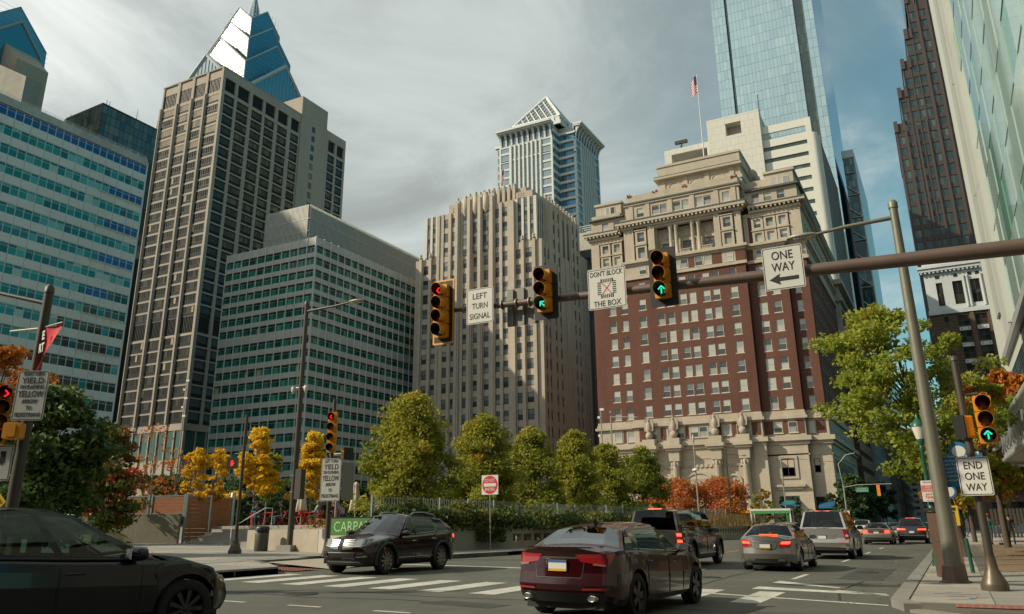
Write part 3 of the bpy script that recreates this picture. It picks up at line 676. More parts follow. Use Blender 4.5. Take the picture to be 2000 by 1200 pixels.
def mface(fr, w, zt_, gl, pref, cols_mid, gm2):
    mb = MB(); e = w*.19
    mb.box(0, w, 0, 1, zt_-8.2, zt_-7.4); mb.box(0, w, 0, 1, zt_-15.2, zt_-14.5)
    mb.box(-.4, w+.4, -3.4, 1, zt_-.9, zt_); mb.box(-.2, w+.2, -2.6, 1, zt_-1.6, zt_-.9)
    flare(mb, .8, w-.8, zt_-8.2, zt_-1.6, 2.6, n=10, wv=.45)
    for x in (0, e, w-e-.9, w-.9): mb.box(x, x+.9, -.1, 1, 60, zt_-7)
    for i in range(cols_mid+1):
        x = e+.9+(w-2*e-1.8)*i/cols_mid; mb.box(x-.42, x+.42, -.5, 1, 60, zt_-7.5)
    z = zt_-10.6
    for k in range(26):
        mb.box(.9, e, 0, .5, z-1.0, z); mb.box(w-e, w-.9, 0, .5, z-1.0, z); z -= 4.1
    mb.xf(fr); B.part(mb, pref, granite)
    pn = MB()
    pn.poly([(0, .45, 60), (w, .45, 60), (w, .45, zt_-1), (0, .45, zt_-1)], 0); pn.xf(fr); B.part(pn, 'glass_backing', gl)
    m = window_mesh('window', (w-2*e-1.8)/cols_mid-.84, 3.9, [frame_pale, gl], .05, 2, 2, .06)
    for i in range(cols_mid):
        for k in range(9): sp.append((m, fr @ T(e+.9+(w-2*e-1.8)*(i+.5)/cols_mid, .3, zt_-10.0-4.1*k)))
    m = window_mesh('window', e-.9, 2.7, [frame_pale, gm2], .06, 1, 1)
    for x in ((e+.9)/2, w-(e+.9)/2):
        for k in range(10): sp.append((m, fr @ T(x, .25, zt_-9.2-4.1*k)))
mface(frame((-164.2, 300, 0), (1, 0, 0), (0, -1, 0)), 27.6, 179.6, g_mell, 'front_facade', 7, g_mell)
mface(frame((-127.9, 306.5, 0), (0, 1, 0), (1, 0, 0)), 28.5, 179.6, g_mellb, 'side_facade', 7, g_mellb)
mb = MB().box(-164, -137, 301.1, 340, 0, 179); mb.box(-168, -164, 304, 336, 0, 175); mb.box(-136.7, -129, 307.6, 334.5, 0, 178.9); B.part(mb, 'core', mat('shaded_granite', (.42, .44, .43), .7, var=.05, scale=.4))  # darker copy of the granite, with shade in its colour
mb = MB(); mb.box(-168.6, -164.3, 303.4, 337, 174.4, 175.6); 
for k in range(12): mb.box(-136.6, -128.2, 306.4, 307.5, 176-4.1*k-1.2, 176-4.1*k)
for k in range(12): mb.box(-136.6, -136.1, 300.3, 307.5, 176-4.1*k-1.6, 176-4.1*k)
B.split(mb, 'notch_band', granite)
m = window_mesh('window', 3.2, 2.7, [frame_pale, g_mellb], .05, 2, 1); m3 = window_mesh('window', 2.0, 2.7, [frame_pale, g_mellb], .05, 1, 1)
for k in range(12):
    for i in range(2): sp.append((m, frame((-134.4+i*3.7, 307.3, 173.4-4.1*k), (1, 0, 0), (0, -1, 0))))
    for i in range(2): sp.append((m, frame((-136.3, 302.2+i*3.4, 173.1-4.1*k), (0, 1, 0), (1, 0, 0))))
    sp.append((m3, frame((-166, 303.7, 171.8-4.1*k), (1, 0, 0), (0, -1, 0))))
B.put('window', sp)
# stepped base and open lattice pyramid
mb = MB().box(-159, -134.5, 304, 331, 179.5, 184.2); mb.box(-160.5, -133.5, 303, 333, 179.5, 181.2); mb.box(-133.5, -130.5, 312, 322, 179, 183)
for i in range(7): mb.box(-157.5+i*3.1, -155.7+i*3.1, 303.6, 304.1, 181.6, 183.6)
B.part(mb, 'pyramid_base', granite)
cx, cy, hw, zb, zt_ = -146.9, 317.0, 12.4, 184.0, 203.4
mb = MB(); ap = Vector((cx, cy, zt_)); cs = [Vector((cx-hw, cy-hw, zb)), Vector((cx+hw, cy-hw, zb)), Vector((cx+hw, cy+hw, zb)), Vector((cx-hw, cy+hw, zb))]
inner = [c+(Vector((cx, cy, zb))-c)*.09 for c in cs]; iap = ap-Vector((0, 0, 2))
for i in range(4): mb.poly([inner[i], inner[(i+1) % 4], iap], 1)
for i in range(4):
    a, b_ = cs[i], cs[(i+1) % 4]; mb.tube([a, ap], .8, 6, 0, smooth=False); mb.tube([a, b_], .8, 6, 0, smooth=False)
    for k in range(1, 8):
        t = k/8; mb.tube([a+(b_-a)*t, a+(ap-a)*t], .34, 5, 0, smooth=False); mb.tube([a+(b_-a)*t, b_+(ap-b_)*(1-t)], .34, 5, 0, smooth=False)
B.part(mb, 'lattice_pyramid', [granite, mat('pyramid_shade', (.14, .17, .18), .5)])  # dark inner faces stand in for shade behind the lattice

# ---------------------------------------------------------------- brick and limestone block with an engraved arch
B = Bld('brick_limestone_block', 'big red brick block with limestone base, columned upper storeys and crowded cornices', (-40, 170, 0))
YC, YW, XR = 149.3, 150.6, -17.2
lime, lime2 = stone_cream, stone_plain
dark_edge = cornice_green  # dark strips along the cornice tops
def fr_f(u, y, z): return frame((u, y, z), (1, 0, 0), (0, -1, 0))
def fr_s(x, y, z): return frame((x, y, z), (0, 1, 0), (1, 0, 0))
g_mats = [frame_pale, g_sash]
w_std = window_mesh('window', 1.45, 2.3, g_mats, .09, 1, 2, .07, .12, sill=.14)
w_small = window_mesh('window', 1.55, 1.9, g_mats, .09, 1, 2, .07, .12, sill=.1)
w_narrow = window_mesh('window', 1.0, 2.1, g_mats, .08, 1, 2, .06, .12, sill=.1)
def fw_(w, h):          # window in a limestone surround
    def mk():
        b = MB(); q = window_mesh('tmp', w, h, g_mats, .09, 1, 2, .07, .12); 
        b.v = [v.co[:] for v in q.vertices]; b.f = [tuple(p.vertices) for p in q.polygons]; b.m = [p.material_index for p in q.polygons]; b.sm = [False]*len(b.f)
        t = .42
        for a in ((-w/2-t, -w/2, -h/2-t, h/2+t), (w/2, w/2+t, -h/2-t, h/2+t), (-w/2, w/2, h/2, h/2+t), (-w/2, w/2, -h/2-t, -h/2)): b.box(a[0], a[1], -.32, .05, a[2], a[3], 2)
        b.box(-w/2-t-.15, w/2+t+.15, -.5, .05, h/2+t, h/2+t+.18, 2)
        return b.mesh('window', g_mats+[lime2])
    return B.win(('fw', w, h), mk)
sp = []
rowz = [22.4+3.57*k for k in range(8)]
mb = MB().box(-59.6, -21.1, YW+.7, 196, 0, 60); mb.box(-21.1, XR-.65, YW+2.1, 196, 0, 60); mb.box(-51.6, -28.6, YC+2.3, YW+2.4, 0, 61); mb.box(-58.8, -18, YW+1.5, 192, 60, 65.2); B.part(mb, 'core', brick_red)
def brick_seg(x0, x1, y, uc, d):
    m_ = MB(); punched(m_, [(c-.72-x0, c+.72-x0) for c in uc], [(r-1.15, r+1.15) for r in rowz], 0, x1-x0, 20.9, 49.2, d); m_.xf(fr_f(x0, y, 0)); 
    for c in uc:
        for r in rowz: sp.append((w_std, fr_f(c, y+.14, r)))
    return m_
mb = brick_seg(-52.2, -28.1, YC, [-49.1, -45.3, -43.3, -40.7, -38.8, -36.0, -34.1, -30.7], .9)
mb.merge(brick_seg(-60.1, -52.25, YW, [-55.95, -53.3], .7)); mb.merge(brick_seg(-28.05, -20.9, YW, [-25.8, -23.2], .7))
m_ = MB(); punched(m_, [(.95, 1.95)], [(r-1.05, r+1.05) for r in rowz], 0, 3.5, 20.9, 49.2, .6); m_.xf(fr_f(-20.85, YW+1.4, 0)); mb.merge(m_)
for r in rowz: sp.append((w_narrow, fr_f(-19.4, YW+1.54, r)))
sideY = [155.5+3.1*k for k in range(12)]
m_ = MB(); punched(m_, [(c-.6-152, c+.6-152) for c in sideY], [(r-1.05, r+1.05) for r in rowz], .4, 42, 20.9, 49.2, .6); m_.xf(fr_s(XR, 152, 0)); mb.merge(m_)
for c in sideY:
    for r in rowz: sp.append((w_narrow, fr_s(XR-.14, c, r)))
B.part(mb, 'brick_wall', brick_red)
# belt of limestone at the top of the brick: z 49-53
def band(mb, z0, z1, out, x0=-60.1, x1=-20.9, ret=True, cx0=-52.2, cx1=-28.1):
    """a course that follows the projecting centre, the wings, the corner and the side"""
    if x0 < cx0: mb.box(x0-out, cx0-out, YW-out, YW+.9, z0, z1)
    mb.box(cx0-out, cx1+out, YC-out, YW+1.0, z0, z1)
    if x1 > cx1: mb.box(cx1+out, x1+out, YW-out, YW+.9, z0, z1)
    if ret: mb.box(x1+out, XR+out, YW+1.4-out, YW+2.2, z0, z1); mb.box(XR-1, XR+out, YW+2.2, 194, z0, z1)
mb = MB(); band(mb, 49.2, 49.8, .35); band(mb, 52.2, 52.6, .3); band(mb, 52.6, 53.1, .75); band(mb, 49.8, 52.2, .06); B.part(mb, 'belt_course', lime)
for c in (-48.5, -41.6, -39.9, -37.0, -35.2, -31.0, -43.2, -25.3, -22.9, -56.8, -54.3): sp.append((w_small, fr_f(c, (YC if -52 < c < -28 else YW)-.08, 51.0)))
mb = MB()
for c in (-46.2, -38.5, -33.4, -28.9): mb.box(c-.9, c+.9, YC-.12, YC, 49.95, 52.05)
for c in (-58.6, -27.3): mb.box(c-.6, c+.6, YW-.12, YW, 49.95, 52.05)
B.split(mb, 'brick_panel', brick_red)
# columned storeys z 53-60
mb = MB(); mb.box(-52.2, -50.1, YC-.05, YC+1, 53.1, 60.2); mb.box(-47.0, -45.6, YC-.25, YC+1, 53.1, 60.2); mb.box(-33.4, -32.2, YC-.25, YC+1, 53.1, 60.2); mb.box(-29.4, -28.1, YC-.05, YC+1, 53.1, 60.2)
mb.box(-45.6, -33.4, YC-.05, YC+1, 59.7, 60.2)
mb.box(-60.1, -58.3, YW-.1, YW+.8, 53.1, 58.8); mb.box(-19.3, XR, YW-.1, YW+2.2, 53.1, 58.8); mb.box(-60.1, -52.3, YW-.1, YW+.8, 58.7, 59.4); mb.box(-28, XR, YW-.1, YW+2.2, 58.7, 59.4); mb.box(-28, -27.1, YW-.1, YW+.8, 53.1, 58.8)
mb.box(-20, XR, YW+2, 193, 53.1, 59.4); B.part(mb, 'pilaster', lime)
mb = MB(); mb.box(-50.1, -47.0, YC+.12, YC+1, 53.1, 60.2); mb.box(-32.2, -29.4, YC+.12, YC+1, 53.1, 60.2); mb.box(-58.3, -52.3, YW+.1, YW+.8, 53.1, 58.7); mb.box(-27.1, -19.3, YW+.1, YW+.8, 53.1, 58.7); B.split(mb, 'brick_panel', brick_red)
mb = MB().box(-45.6, -33.4, YC+1.9, YC+2.2, 53.1, 59.7); mb.box(-45.6, -45.4, YC+1, YC+1.9, 53.1, 59.7); mb.box(-33.6, -33.4, YC+1, YC+1.9, 53.1, 59.7)
for c in (-43.6, -39.3, -34.9):
    mb.box(c-1.35, c-1.0, YC+1.7, YC+1.95, 53.1, 57); mb.box(c+1.0, c+1.35, YC+1.7, YC+1.95, 53.1, 57); mb.box(c-1.4, c+1.4, YC+1.65, YC+1.95, 56.4, 57.0); mb.tube([(c+.8*math.cos(R(a)), YC+1.9, 58.2+.8*math.sin(R(a))) for a in range(0, 361, 24)], .14, 5)
B.part(mb, 'loggia', lime2)
wl = window_mesh('window', 2.0, 3.1, [frame_dark, g_deco], .1, 3, 4, .05); B.put('loggia_window', [(wl, fr_f(c, YC+1.85, 54.75)) for c in (-43.6, -39.3, -34.9)])
for c in (-42.35, -41.2, -37.85, -36.6):
    B.part(MB().lathe([(.5, 53.3), (.5, 53.6), (.4, 53.75), (.39, 56), (.33, 58.9), (.45, 59.1), (.5, 59.3), (.5, 59.7)], (c, YC+.4, 0), 12), 'column', lime2)
mb = MB().box(-46, -33, YC-.3, YC+1, 53.1, 53.35)
for c in (-43.6, -39.4, -35.0):
    for i in range(8): mb.lathe([(.1, 0), (.14, .2), (.07, .5), (.1, .6)], (c-.9+i*.25, YC-.1, 53.35), 6)
    mb.box(c-1.1, c+1.1, YC-.25, YC+.05, 53.95, 54.1)
B.part(mb, 'balustrade', lime2)
for c in (-48.5, -30.8): sp.append((fw_(1.5, 2.0), fr_f(c, YC+.02, 58.1))); sp.append((fw_(1.5, 2.3), fr_f(c, YC+.02, 54.7)))
mb = MB()
for c in (-48.5, -30.8): mb.slab([(c-1.4, 56.35), (c+1.4, 56.35), (c, 57.0)], YC-.5, YC, 0)
B.part(mb, 'pediment', lime2)
for c in (-56.8, -54.25, -25.3, -22.95, -20.6):
    sp.append((fw_(1.35, 1.7), fr_f(c, YW, 57.1))); sp.append((fw_(1.35, 1.7), fr_f(c, YW, 54.3)))
for k in range(11):
    sp.append((w_small, fr_s(XR-.0, 155+3.4*k, 57.2))); sp.append((w_small, fr_s(XR-.0, 155+3.4*k, 54.4)))
# main cornice, attic, parapets
mb = MB()
mb.box(-52.7, -27.6, YC-.5, YC+1, 60.2, 60.8); mb.box(-53.5, -26.8, YC-1.3, YW+1, 61.0, 61.6)
for i in range(32): mb.box(-53.2+i*.83, -52.85+i*.83, YC-1.2, YC, 60.55, 61.0)
mb.box(-60.6, -53.6, YW-.5, YW+1, 59.4, 59.9); mb.box(-61.3, -53.6, YW-1.2, YW+1, 60.3, 60.8)
for i in range(10): mb.box(-60.9+i*.83, -60.55+i*.83, YW-1.1, YW, 59.9, 60.3)
mb.box(-26.7, -17.0, YW-.5, YW+1, 59.4, 59.9); mb.box(-26.7, XR+1.2, YW-1.2, YW+1, 60.3, 60.8)
for i in range(12): mb.box(-26.6+i*.83, -26.25+i*.83, YW-1.1, YW, 59.9, 60.3)
mb.box(XR-1, XR+.5, YW+1, 194, 59.4, 59.9); mb.box(XR-1, XR+1.2, YW+1, 195, 60.3, 60.8)
for i in range(50): mb.box(XR, XR+1.1, YW+1.2+i*.86, YW+1.55+i*.86, 59.9, 60.3)
B.part(mb, 'cornice', lime2)
mb = MB().box(-53.6, -26.7, YC-1.4, YW+1, 61.6, 61.85); mb.box(-61.4, -53.7, YW-1.3, YW+1, 60.8, 61.0); mb.box(-26.6, XR+1.3, YW-1.3, YW+1, 60.8, 61.0); mb.box(XR-1, XR+1.3, YW+1.05, 195, 60.8, 61.0)
mb.box(-51.9, -27.5, YC-.6, YC+1, 65.7, 66.0); mb.box(-60.3, -52.4, YW-.5, YW+1.5, 64.0, 64.25); mb.box(-27.0, -16.9, YW-.5, YW+2, 64.0, 64.25); mb.box(-46.0, -27.6, YC+3.4, 172, 72.1, 72.35); mb.box(-17.5, -16.7, YW+2, 190, 64.0, 64.25)
B.part(mb, 'cornice_flashing', dark_edge)
mb = MB(); punched(mb, [(c-.75+51.5, c+.75+51.5) for c in (-48.3, -45.0, -43.3, -40.5, -38.7, -35.9, -34.2, -30.5)], [(62.45, 64.55)], 0, 23.6, 61.85, 65.3, .8); mb.xf(fr_f(-51.5, YC-.1, 0)); mb.box(-51.8, -27.6, YC-.4, YC+2, 65.3, 65.7); mb.box(-51.4, -28, YC+.1, YC+3, 66.0, 67.7)
for c in (-50.3, -46.7, -41.9, -37.3, -32.4, -29): mb.box(c-.45, c+.45, YC-.28, YC-.1, 62.0, 65.2)
m_ = MB(); punched(m_, [(c-.7+60, c+.7+60) for c in (-56.8, -54.2)], [(61.6, 63.2)], 0, 8.2, 61.0, 64.0, .7); m_.xf(fr_f(-60, YW+.2, 0)); mb.merge(m_)
m_ = MB(); punched(m_, [(c-.7+27.3, c+.7+27.3) for c in (-25.2, -22.9, -20.4)], [(61.7, 63.5)], 0, 9.9, 61.0, 64.0, .7); m_.xf(fr_f(-27.3, YW+.2, 0)); mb.merge(m_)
mb.box(-17.8, -17.3, YW+1, 190, 61.0, 64.0); mb.box(-52.4, -27.3, YW+.95, YW+2, 61.0, 66); mb.box(-60, -53.5, YW+.6, 165, 64.25, 65.4)
B.part(mb, 'attic', lime)
for c in (-48.3, -45.0, -43.3, -40.5, -38.7, -35.9, -34.2, -30.5): sp.append((w_small, fr_f(c, YC+.05, 63.5)))
for c in (-56.8, -54.2): sp.append((w_small, fr_f(c, YW+.35, 62.4)))
for c in (-25.2, -22.9, -20.4): sp.append((w_small, fr_f(c, YW+.35, 62.6)))
for k in range(9): sp.append((w_narrow, fr_s(-17.28, 155+3.6*k, 62.5)))
mb = MB().box(-59.4, -53.6, YW+1.8, 165, 65.4, 68.0); mb.box(-59.7, -53.3, YW+1.5, 165, 68.0, 68.5); mb.box(-53.7, -48.4, YW+3, 165, 65, 68.2)
mb.box(-23.2, -17.9, YW+1.8, 190, 64.25, 67.8); mb.box(-23.5, -17.6, YW+1.5, 190, 67.8, 68.3); mb.box(-28, -23.3, YW+3, 180, 64.25, 67.4)
B.split(mb, 'corner_pavilion', lime2)
w3 = window_mesh('window', 3.2, 1.7, [frame_pale, g_sash], .1, 3, 1, .28); sp += [(w3, fr_f(-56.6, YW+1.75, 66.6)), (w3, fr_f(-20.4, YW+1.75, 65.9)), (window_mesh('window', 1.6, 1.0, g_mats, .1, 3, 1), fr_f(-25.3, YW+2.95, 65.6))]
mb = MB().box(-48.6, -27.6, YC+2.8, 175, 66, 68.2); mb.box(-48.8, -27.4, YC+2.6, 175, 68.2, 68.9); mb.box(-45.2, -28.0, YC+4.4, 170, 68.9, 72.2); mb.box(-46.1, -27.5, YC+3.3, 171, 71.7, 72.1); mb.box(-45.3, -27.9, YC+4.2, 170, 72.35, 74.6); mb.box(-45.5, -27.7, YC+4.0, 170.2, 74.6, 75.1)
for i, c in enumerate((-41.8, -37.2, -32.6)): mb.tube([(c+1.5*math.cos(R(a)), YC+4.4, 69.2+1.5*math.sin(R(a))) for a in range(0, 181, 15)], .13, 5)
for c in (-44.3, -39.5, -34.9, -29.8): mb.box(c-.5, c+.5, YC+4.2, YC+4.4, 68.9, 71.8)
mb.lathe([(.6, 0), (1.1, .6), (.9, 1.4), (.4, 1.9)], (-27.3, 163, 72.2), 10); mb.lathe([(.6, 0), (1.1, .6), (.9, 1.4), (.4, 1.9)], (-27.3, 166, 72.2), 10)
B.part(mb, 'upper_block', lime2)
# lower band with brick panels z 15.6-20.9
mb = MB(); band(mb, 19.4, 19.9, .55); band(mb, 19.9, 20.4, .25); band(mb, 20.4, 20.9, .12); band(mb, 16.3, 19.4, .02); band(mb, 15.5, 16.3, .9); band(mb, 14.9, 15.5, .45); band(mb, 13.0, 13.25, .2)
B.part(mb, 'lower_cornice', lime)
mb = MB(); mb.box(-60.4, -52.3, YW-.2, YW+.9, 0, 14.9); mb.box(-52.3, -28.0, YC-.1, YW+1, 0, 14.9); mb.box(-28.0, -20.9, YW-.2, YW+.9, 0, 14.9); mb.box(-20.9, XR, YW+1.3, YW+2.2, 0, 14.9); mb.box(XR-1, XR+.05, YW+2.2, 194, 0, 14.9); mb.box(-30, -27.7, YC-.3, YC, 0, 14.9)
B.part(mb, 'limestone_base', lime)
mb = MB()
for c, w_ in ((-54.7, .5), (-50.3, 1.9), (-46.5, 1.0), (-41.9, .6), (-35.8, .6), (-32.9, 1.1), (-29.2, 1.5)):
    y = YC if -52 < c < -28 else YW; mb.box(c-w_/2, c+w_/2, y-.1, y+.1, 16.8, 19.1)
for c, w_ in ((-27.2, 1.5), (-24.3, .7), (-21.8, 1.4)): mb.box(c-w_/2, c+w_/2, YW-.1, YW+.1, 16.8, 19.1)
mb.box(-19.3, -17.7, YW+1.3, YW+1.5, 16.8, 19.0); B.split(mb, 'brick_panel', brick_red)
for c in (-56.0, -53.4): sp.append((w_small, fr_f(c, YW-.08, 17.9)))
for c in (-48.3, -44.9, -43.2, -40.5, -38.8, -37.2, -34.4, -31.9): sp.append((w_small, fr_f(c, YC-.08, 17.9)))
for c in (-25.6, -23.0): sp.append((w_small, fr_f(c, YW-.08, 17.9)))
sp.append((w_narrow, fr_f(-20.0, YW+1.32, 17.9)))
for k in range(10): sp.append((w_narrow, fr_s(XR+.02, 155+3.4*k, 17.9)))
B.put('window', sp)
for c in (-49.0, -44.2, -36.4, -31.4):      # engaged columns, broken entablature and eagle statues
    mb = MB().lathe([(.95, 0), (.95, 1.2), (.85, 1.6), (.72, 1.9), (.70, 6), (.60, 11.4), (.72, 11.6), (.62, 11.7), (.95, 13.0)], (c, YC-1.0, 0), 16)
    mb.box(c-.95, c+.95, YC-1.9, YC-.1, 12.7, 13.1)
    for q in range(8):
        t = q*math.pi/4; mb.lathe([(.1, 11.7), (.24, 12.3), (.13, 12.65)], (c+.72*math.cos(t), YC-1.0+.72*math.sin(t), 0), 5)
    B.part(mb, 'column', lime2)
    mb = MB().box(c-1.0, c+1.0, YC-1.9, YC-.1, 13.1, 14.9); mb.box(c-1.7, c+1.7, YC-2.6, YC-.1, 15.0, 15.6); mb.box(c-1.4, c+1.4, YC-2.3, YC-.1, 14.6, 15.0); mb.box(c-1.2, c+1.2, YC-1.9, YC-.1, 15.6, 16.9); B.part(mb, 'entablature_block', lime2)
    mb = MB().lathe([(.1, 16.9), (.55, 17.1), (.75, 17.6), (.6, 18.1), (.3, 18.3)], (c, YC-1.0, 0), 10); mb.lathe([(.25, 18.1), (.55, 18.7), (.6, 19.4), (.4, 20.1), (.25, 20.4), (.3, 20.7), (.12, 20.9)], (c, YC-1.0, 0), 10)
    for s_ in (-1, 1): mb.slab([(c+s_*.3, 18.3), (c+s_*.85, 18.6), (c+s_*1.0, 19.9), (c+s_*.75, 20.7), (c+s_*.45, 20.2)][::s_], YC-1.2, YC-.7)
    mb.slab([(c-.1, 20.4), (c+.1, 20.4), (c, 20.65)], YC-1.5, YC-1.1); B.part(mb, 'eagle_statue', mat('statue_stone', (.40, .33, .26), .9, var=.2, scale=2) if c == -49.0 else bpy.data.materials['statue_stone'])
mb = MB()
for c in (-46.6, -33.9): mb.lathe([(1.55, 0), (1.55, -.22), (1.25, -.25), (1.2, -.05), (0.0, -.05)], (c, YC-.1, 8.6), 20, axis='y')
for k in range(2):
    c = (-46.6, -33.9)[k]; mb.lathe([(.55, -.05), (.45, -.3), (.1, -.4)], (c-.1, YC-.1, 8.2), 10, axis='y'); mb.lathe([(.28, -.05), (.2, -.3), (.05, -.4)], (c+.1, YC-.1, 9.1), 8, axis='y'); mb.tube([(c+.2, YC-.3, 8.6), (c+.7, YC-.25, 8.0)], .16, 6); mb.tube([(c-.4, YC-.3, 7.9), (c-.9, YC-.2, 8.3)], .2, 6)
B.part(mb, 'carved_roundel', lime2)
mb = MB(); cx = -40.3
mb.box(cx-3.55, cx-3.2, YC-.3, YC-.1, 0, 7.2); mb.box(cx+3.2, cx+3.55, YC-.3, YC-.1, 0, 7.2)
for i in range(18):
    a0, a1 = R(180*i/18), R(180*(i+1)/18); mb.slab([(cx+3.55*math.cos(a0), 7.2+3.55*math.sin(a0)), (cx+3.55*math.cos(a1), 7.2+3.55*math.sin(a1)), (cx+3.2*math.cos(a1), 7.2+3.2*math.sin(a1)), (cx+3.2*math.cos(a0), 7.2+3.2*math.sin(a0))][::-1], YC-.3, YC-.1)
B.part(mb, 'arch_moulding', lime2)
mb = MB()
for cx0, n in ((-47.9, 4), (-43.2, 8), (-35.2, 4)):
    for i in range(n):
        x = cx0+i*.86
        for q in range(5): a = R(200+35*q); a2 = R(200+35*(q+1)); mb.tube([(x+.4*math.cos(a), YC-.2, 11.9+.42*math.sin(a)), (x+.4*math.cos(a2), YC-.2, 11.9+.42*math.sin(a2))], .11, 5)
B.part(mb, 'swag_frieze', lime2)
engr = mat('engraved_letters', (.27, .22, .17), .9)
for s_, z, w_ in (('INSURANCE', 9.2, 3.4), ('COMPANY OF', 8.1, 4.0), ('NORTH AMERICA', 7.0, 4.8)): text_part('engraved_lettering', s_, engr, B.root, .55, Vector((-40.3, YC-.12, z))-Vector((-40, 170, 0)), w_)
wb = window_mesh('base_window', 2.3, 3.0, [frame_dark, g_dark], .12, 2, 2, .1); wn = window_mesh('base_window', 1.0, 2.4, [frame_dark, g_dark], .1, 1, 2)
B.put('base_window', [(wb, fr_f(-24.6, YW-.2, 10.9)), (wn, fr_f(-19.85, YW+1.3, 11.2))]+[(wn, fr_s(XR+.06, 155+2.2*k, 11.2)) for k in range(14)]+[(wn, fr_s(XR+.06, 155+2.2*k, 4.5)) for k in range(14)])
mb = MB()
for a in ((-26.3, -25.8, 9.0, 12.9), (-23.4, -22.9, 9.0, 12.9), (-25.8, -23.4, 12.45, 12.9), (-25.8, -23.4, 9.0, 9.35)): mb.box(a[0], a[1], YW-.4, YW-.15, a[2], a[3])
mb.box(-27.2, -21.9, YW-.9, YW, 7.6, 8.0); mb.box(-26.8, -22.3, YW-.6, YW, 7.2, 7.6); B.part(mb, 'window_surround', lime2)
dk = window_mesh('shop_door', 2.8, 5.4, [frame_dark, g_dark], .12, 2, 3, .1)
B.put('shop_door', [(dk, fr_f(-24.7, YW-.22, 3.4)), (dk, fr_f(-33.5, YC-.12, 3.4)), (dk, fr_f(-19.4, YW+1.28, 3.2))])
awm = mat('blue_awning', (.01, .10, .20), .7)
for x, y, z, w_ in ((-24.7, YW-.2, 4.3, 3.0), (-33.4, YC-.1, 4.0, 2.2), (-19.0, YW+1.3, 3.9, 2.6)):
    B.part(MB().add([(x-w_/2, y, z+1.1), (x+w_/2, y, z+1.1), (x+w_/2, y-1.7, z+.3), (x-w_/2, y-1.7, z+.3), (x-w_/2, y-1.7, z), (x+w_/2, y-1.7, z), (x-w_/2, y, z), (x+w_/2, y, z)], [(0, 3, 2, 1), (3, 4, 5, 2), (0, 6, 4, 3), (1, 2, 5, 7), (0, 1, 7, 6)]), 'awning', awm)
B.part(MB().tube([(-36.1, 158, 74), (-36.1, 158, 97.6)], [.14, .06], 6), 'flagpole', steel_white)
ivy = mat('rust_ivy', (.30, .09, .03), .8)
mb = MB()
for (x, z) in ((-50.4, 67.6), (-44.9, 67.5), (-38.7, 67.5), (-28.7, 67.4)):
    for i in range(14): a = random.uniform(-.6, .6); b_ = random.uniform(-.1, .5); mb.box(x+a-.09, x+a+.09, YC+.0+random.uniform(-.2, .2), YC+.3, z+b_-.08, z+b_+.08)
B.part(mb, 'parapet_weeds', ivy)
# rear wing of the block along the side street
B = Bld('brick_rear_wing', 'dark brick wing with a pale stone top standing behind the corner block', (-22, 215, 0))
mb = MB().box(-40, -16.6, 199, 232, 0, 44); B.part(mb, 'wall', brick_red)
mb = MB().box(-41, -15.6, 198, 233, 44, 45); mb.box(-40, -16.5, 199, 232, 45, 56); mb.box(-40.8, -15.8, 198.2, 232.8, 52, 52.7); mb.box(-41.3, -15.3, 197.7, 233.3, 56, 57.2); mb.box(-39, -18, 200, 231, 57.2, 60)
B.part(mb, 'stone_top', lime)
mb = MB()
for i in range(5): mb.box(-16.62, -16.4, 201+i*6, 204.5+i*6, 46.5, 50.5)
B.split(mb, 'brick_panel', brick_red)
B.put('window', [(w_narrow, frame((-16.58, 202+3.4*i, 8+3.57*k), (0, 1, 0), (1, 0, 0))) for i in range(9) for k in range(10)])

# ---------------------------------------------------------------- white terraced office behind the brick block
B = Bld('white_strip_office', 'white panelled office with ribbon windows and a square opening high in its front', (-40, 250, 0))
wp = masonry('square_white_panels', (.60, .58, .51), (.585, .565, .50), (.40, .39, .35), 2.4, 2.4, .05, .04, .6)
wps = mat('smooth_white_panel', (.62, .60, .53), .55, var=.03, scale=.5)
Y = 230.0
mb = MB(); punched(mb, [(5.7, 10.4)], [(116.3, 120.5)], 0, 16.1, 40, 123, 3.0); mb.xf(frame((-50.5, Y-1.5, 0), (1, 0, 0), (0, -1, 0)))
mb.box(-50.4, -34.5, Y+1.6, 272, 40, 122.6); mb.box(-65.3, -50.6, Y+.5, 240, 115.0, 116.9); mb.box(-65.3, -63, Y+.5, 240, 100, 115); mb.box(-51.5, -50.6, Y+.5, 240, 100, 115)
B.part(mb, 'panel_wall', wp)
B.part(MB().box(-44.7, -40.1, Y+1.52, Y+1.58, 116.3, 120.5), 'opening_back', mat('opening_back', (.33, .29, .23), .8))
mb = MB(); zs = [109.6-3.82*k for k in range(18)]
lo = 40
for z in sorted(zs):
    mb.box(-34.4, -21.8, Y, Y+.8, lo, z-.65); lo = z+.65
mb.box(-34.4, -21.8, Y, Y+.8, lo, 112.7); mb.box(-34.4, -21.8, Y, Y+.8, 114.9, 117.3); mb.box(-21.8, -20.2, Y-.1, Y+.8, 40, 117.3)
arc = [(-20.2+1.5*math.sin(R(a)), Y+1.4-1.5*math.cos(R(a))) for a in range(0, 91, 15)]
mb.prism([(-20.2, Y+.8)]+[(x, y) for x, y in arc]+[(-19.4, Y+1.4)], 40, 112.2)
mb.box(-34.4, -19.2, Y+.9, 275, 40, 111.8); B.part(mb, 'ribbon_wall', wps)
m = window_mesh('window', 2.05, 1.3, [frame_dark, glass('ribbon_glass', [(2, (.05, .085, .07)), (1, (.09, .13, .10))], .06, .2)], .05)
B.put('window', [(m, fr_f(-33.2+2.08*i, Y+.35, z)) for z in zs for i in range(6)])
gl_side = glass('blue_ribbon_glass', [(2, (.05, .24, .40)), (1, (.07, .29, .45))], .05, .15)
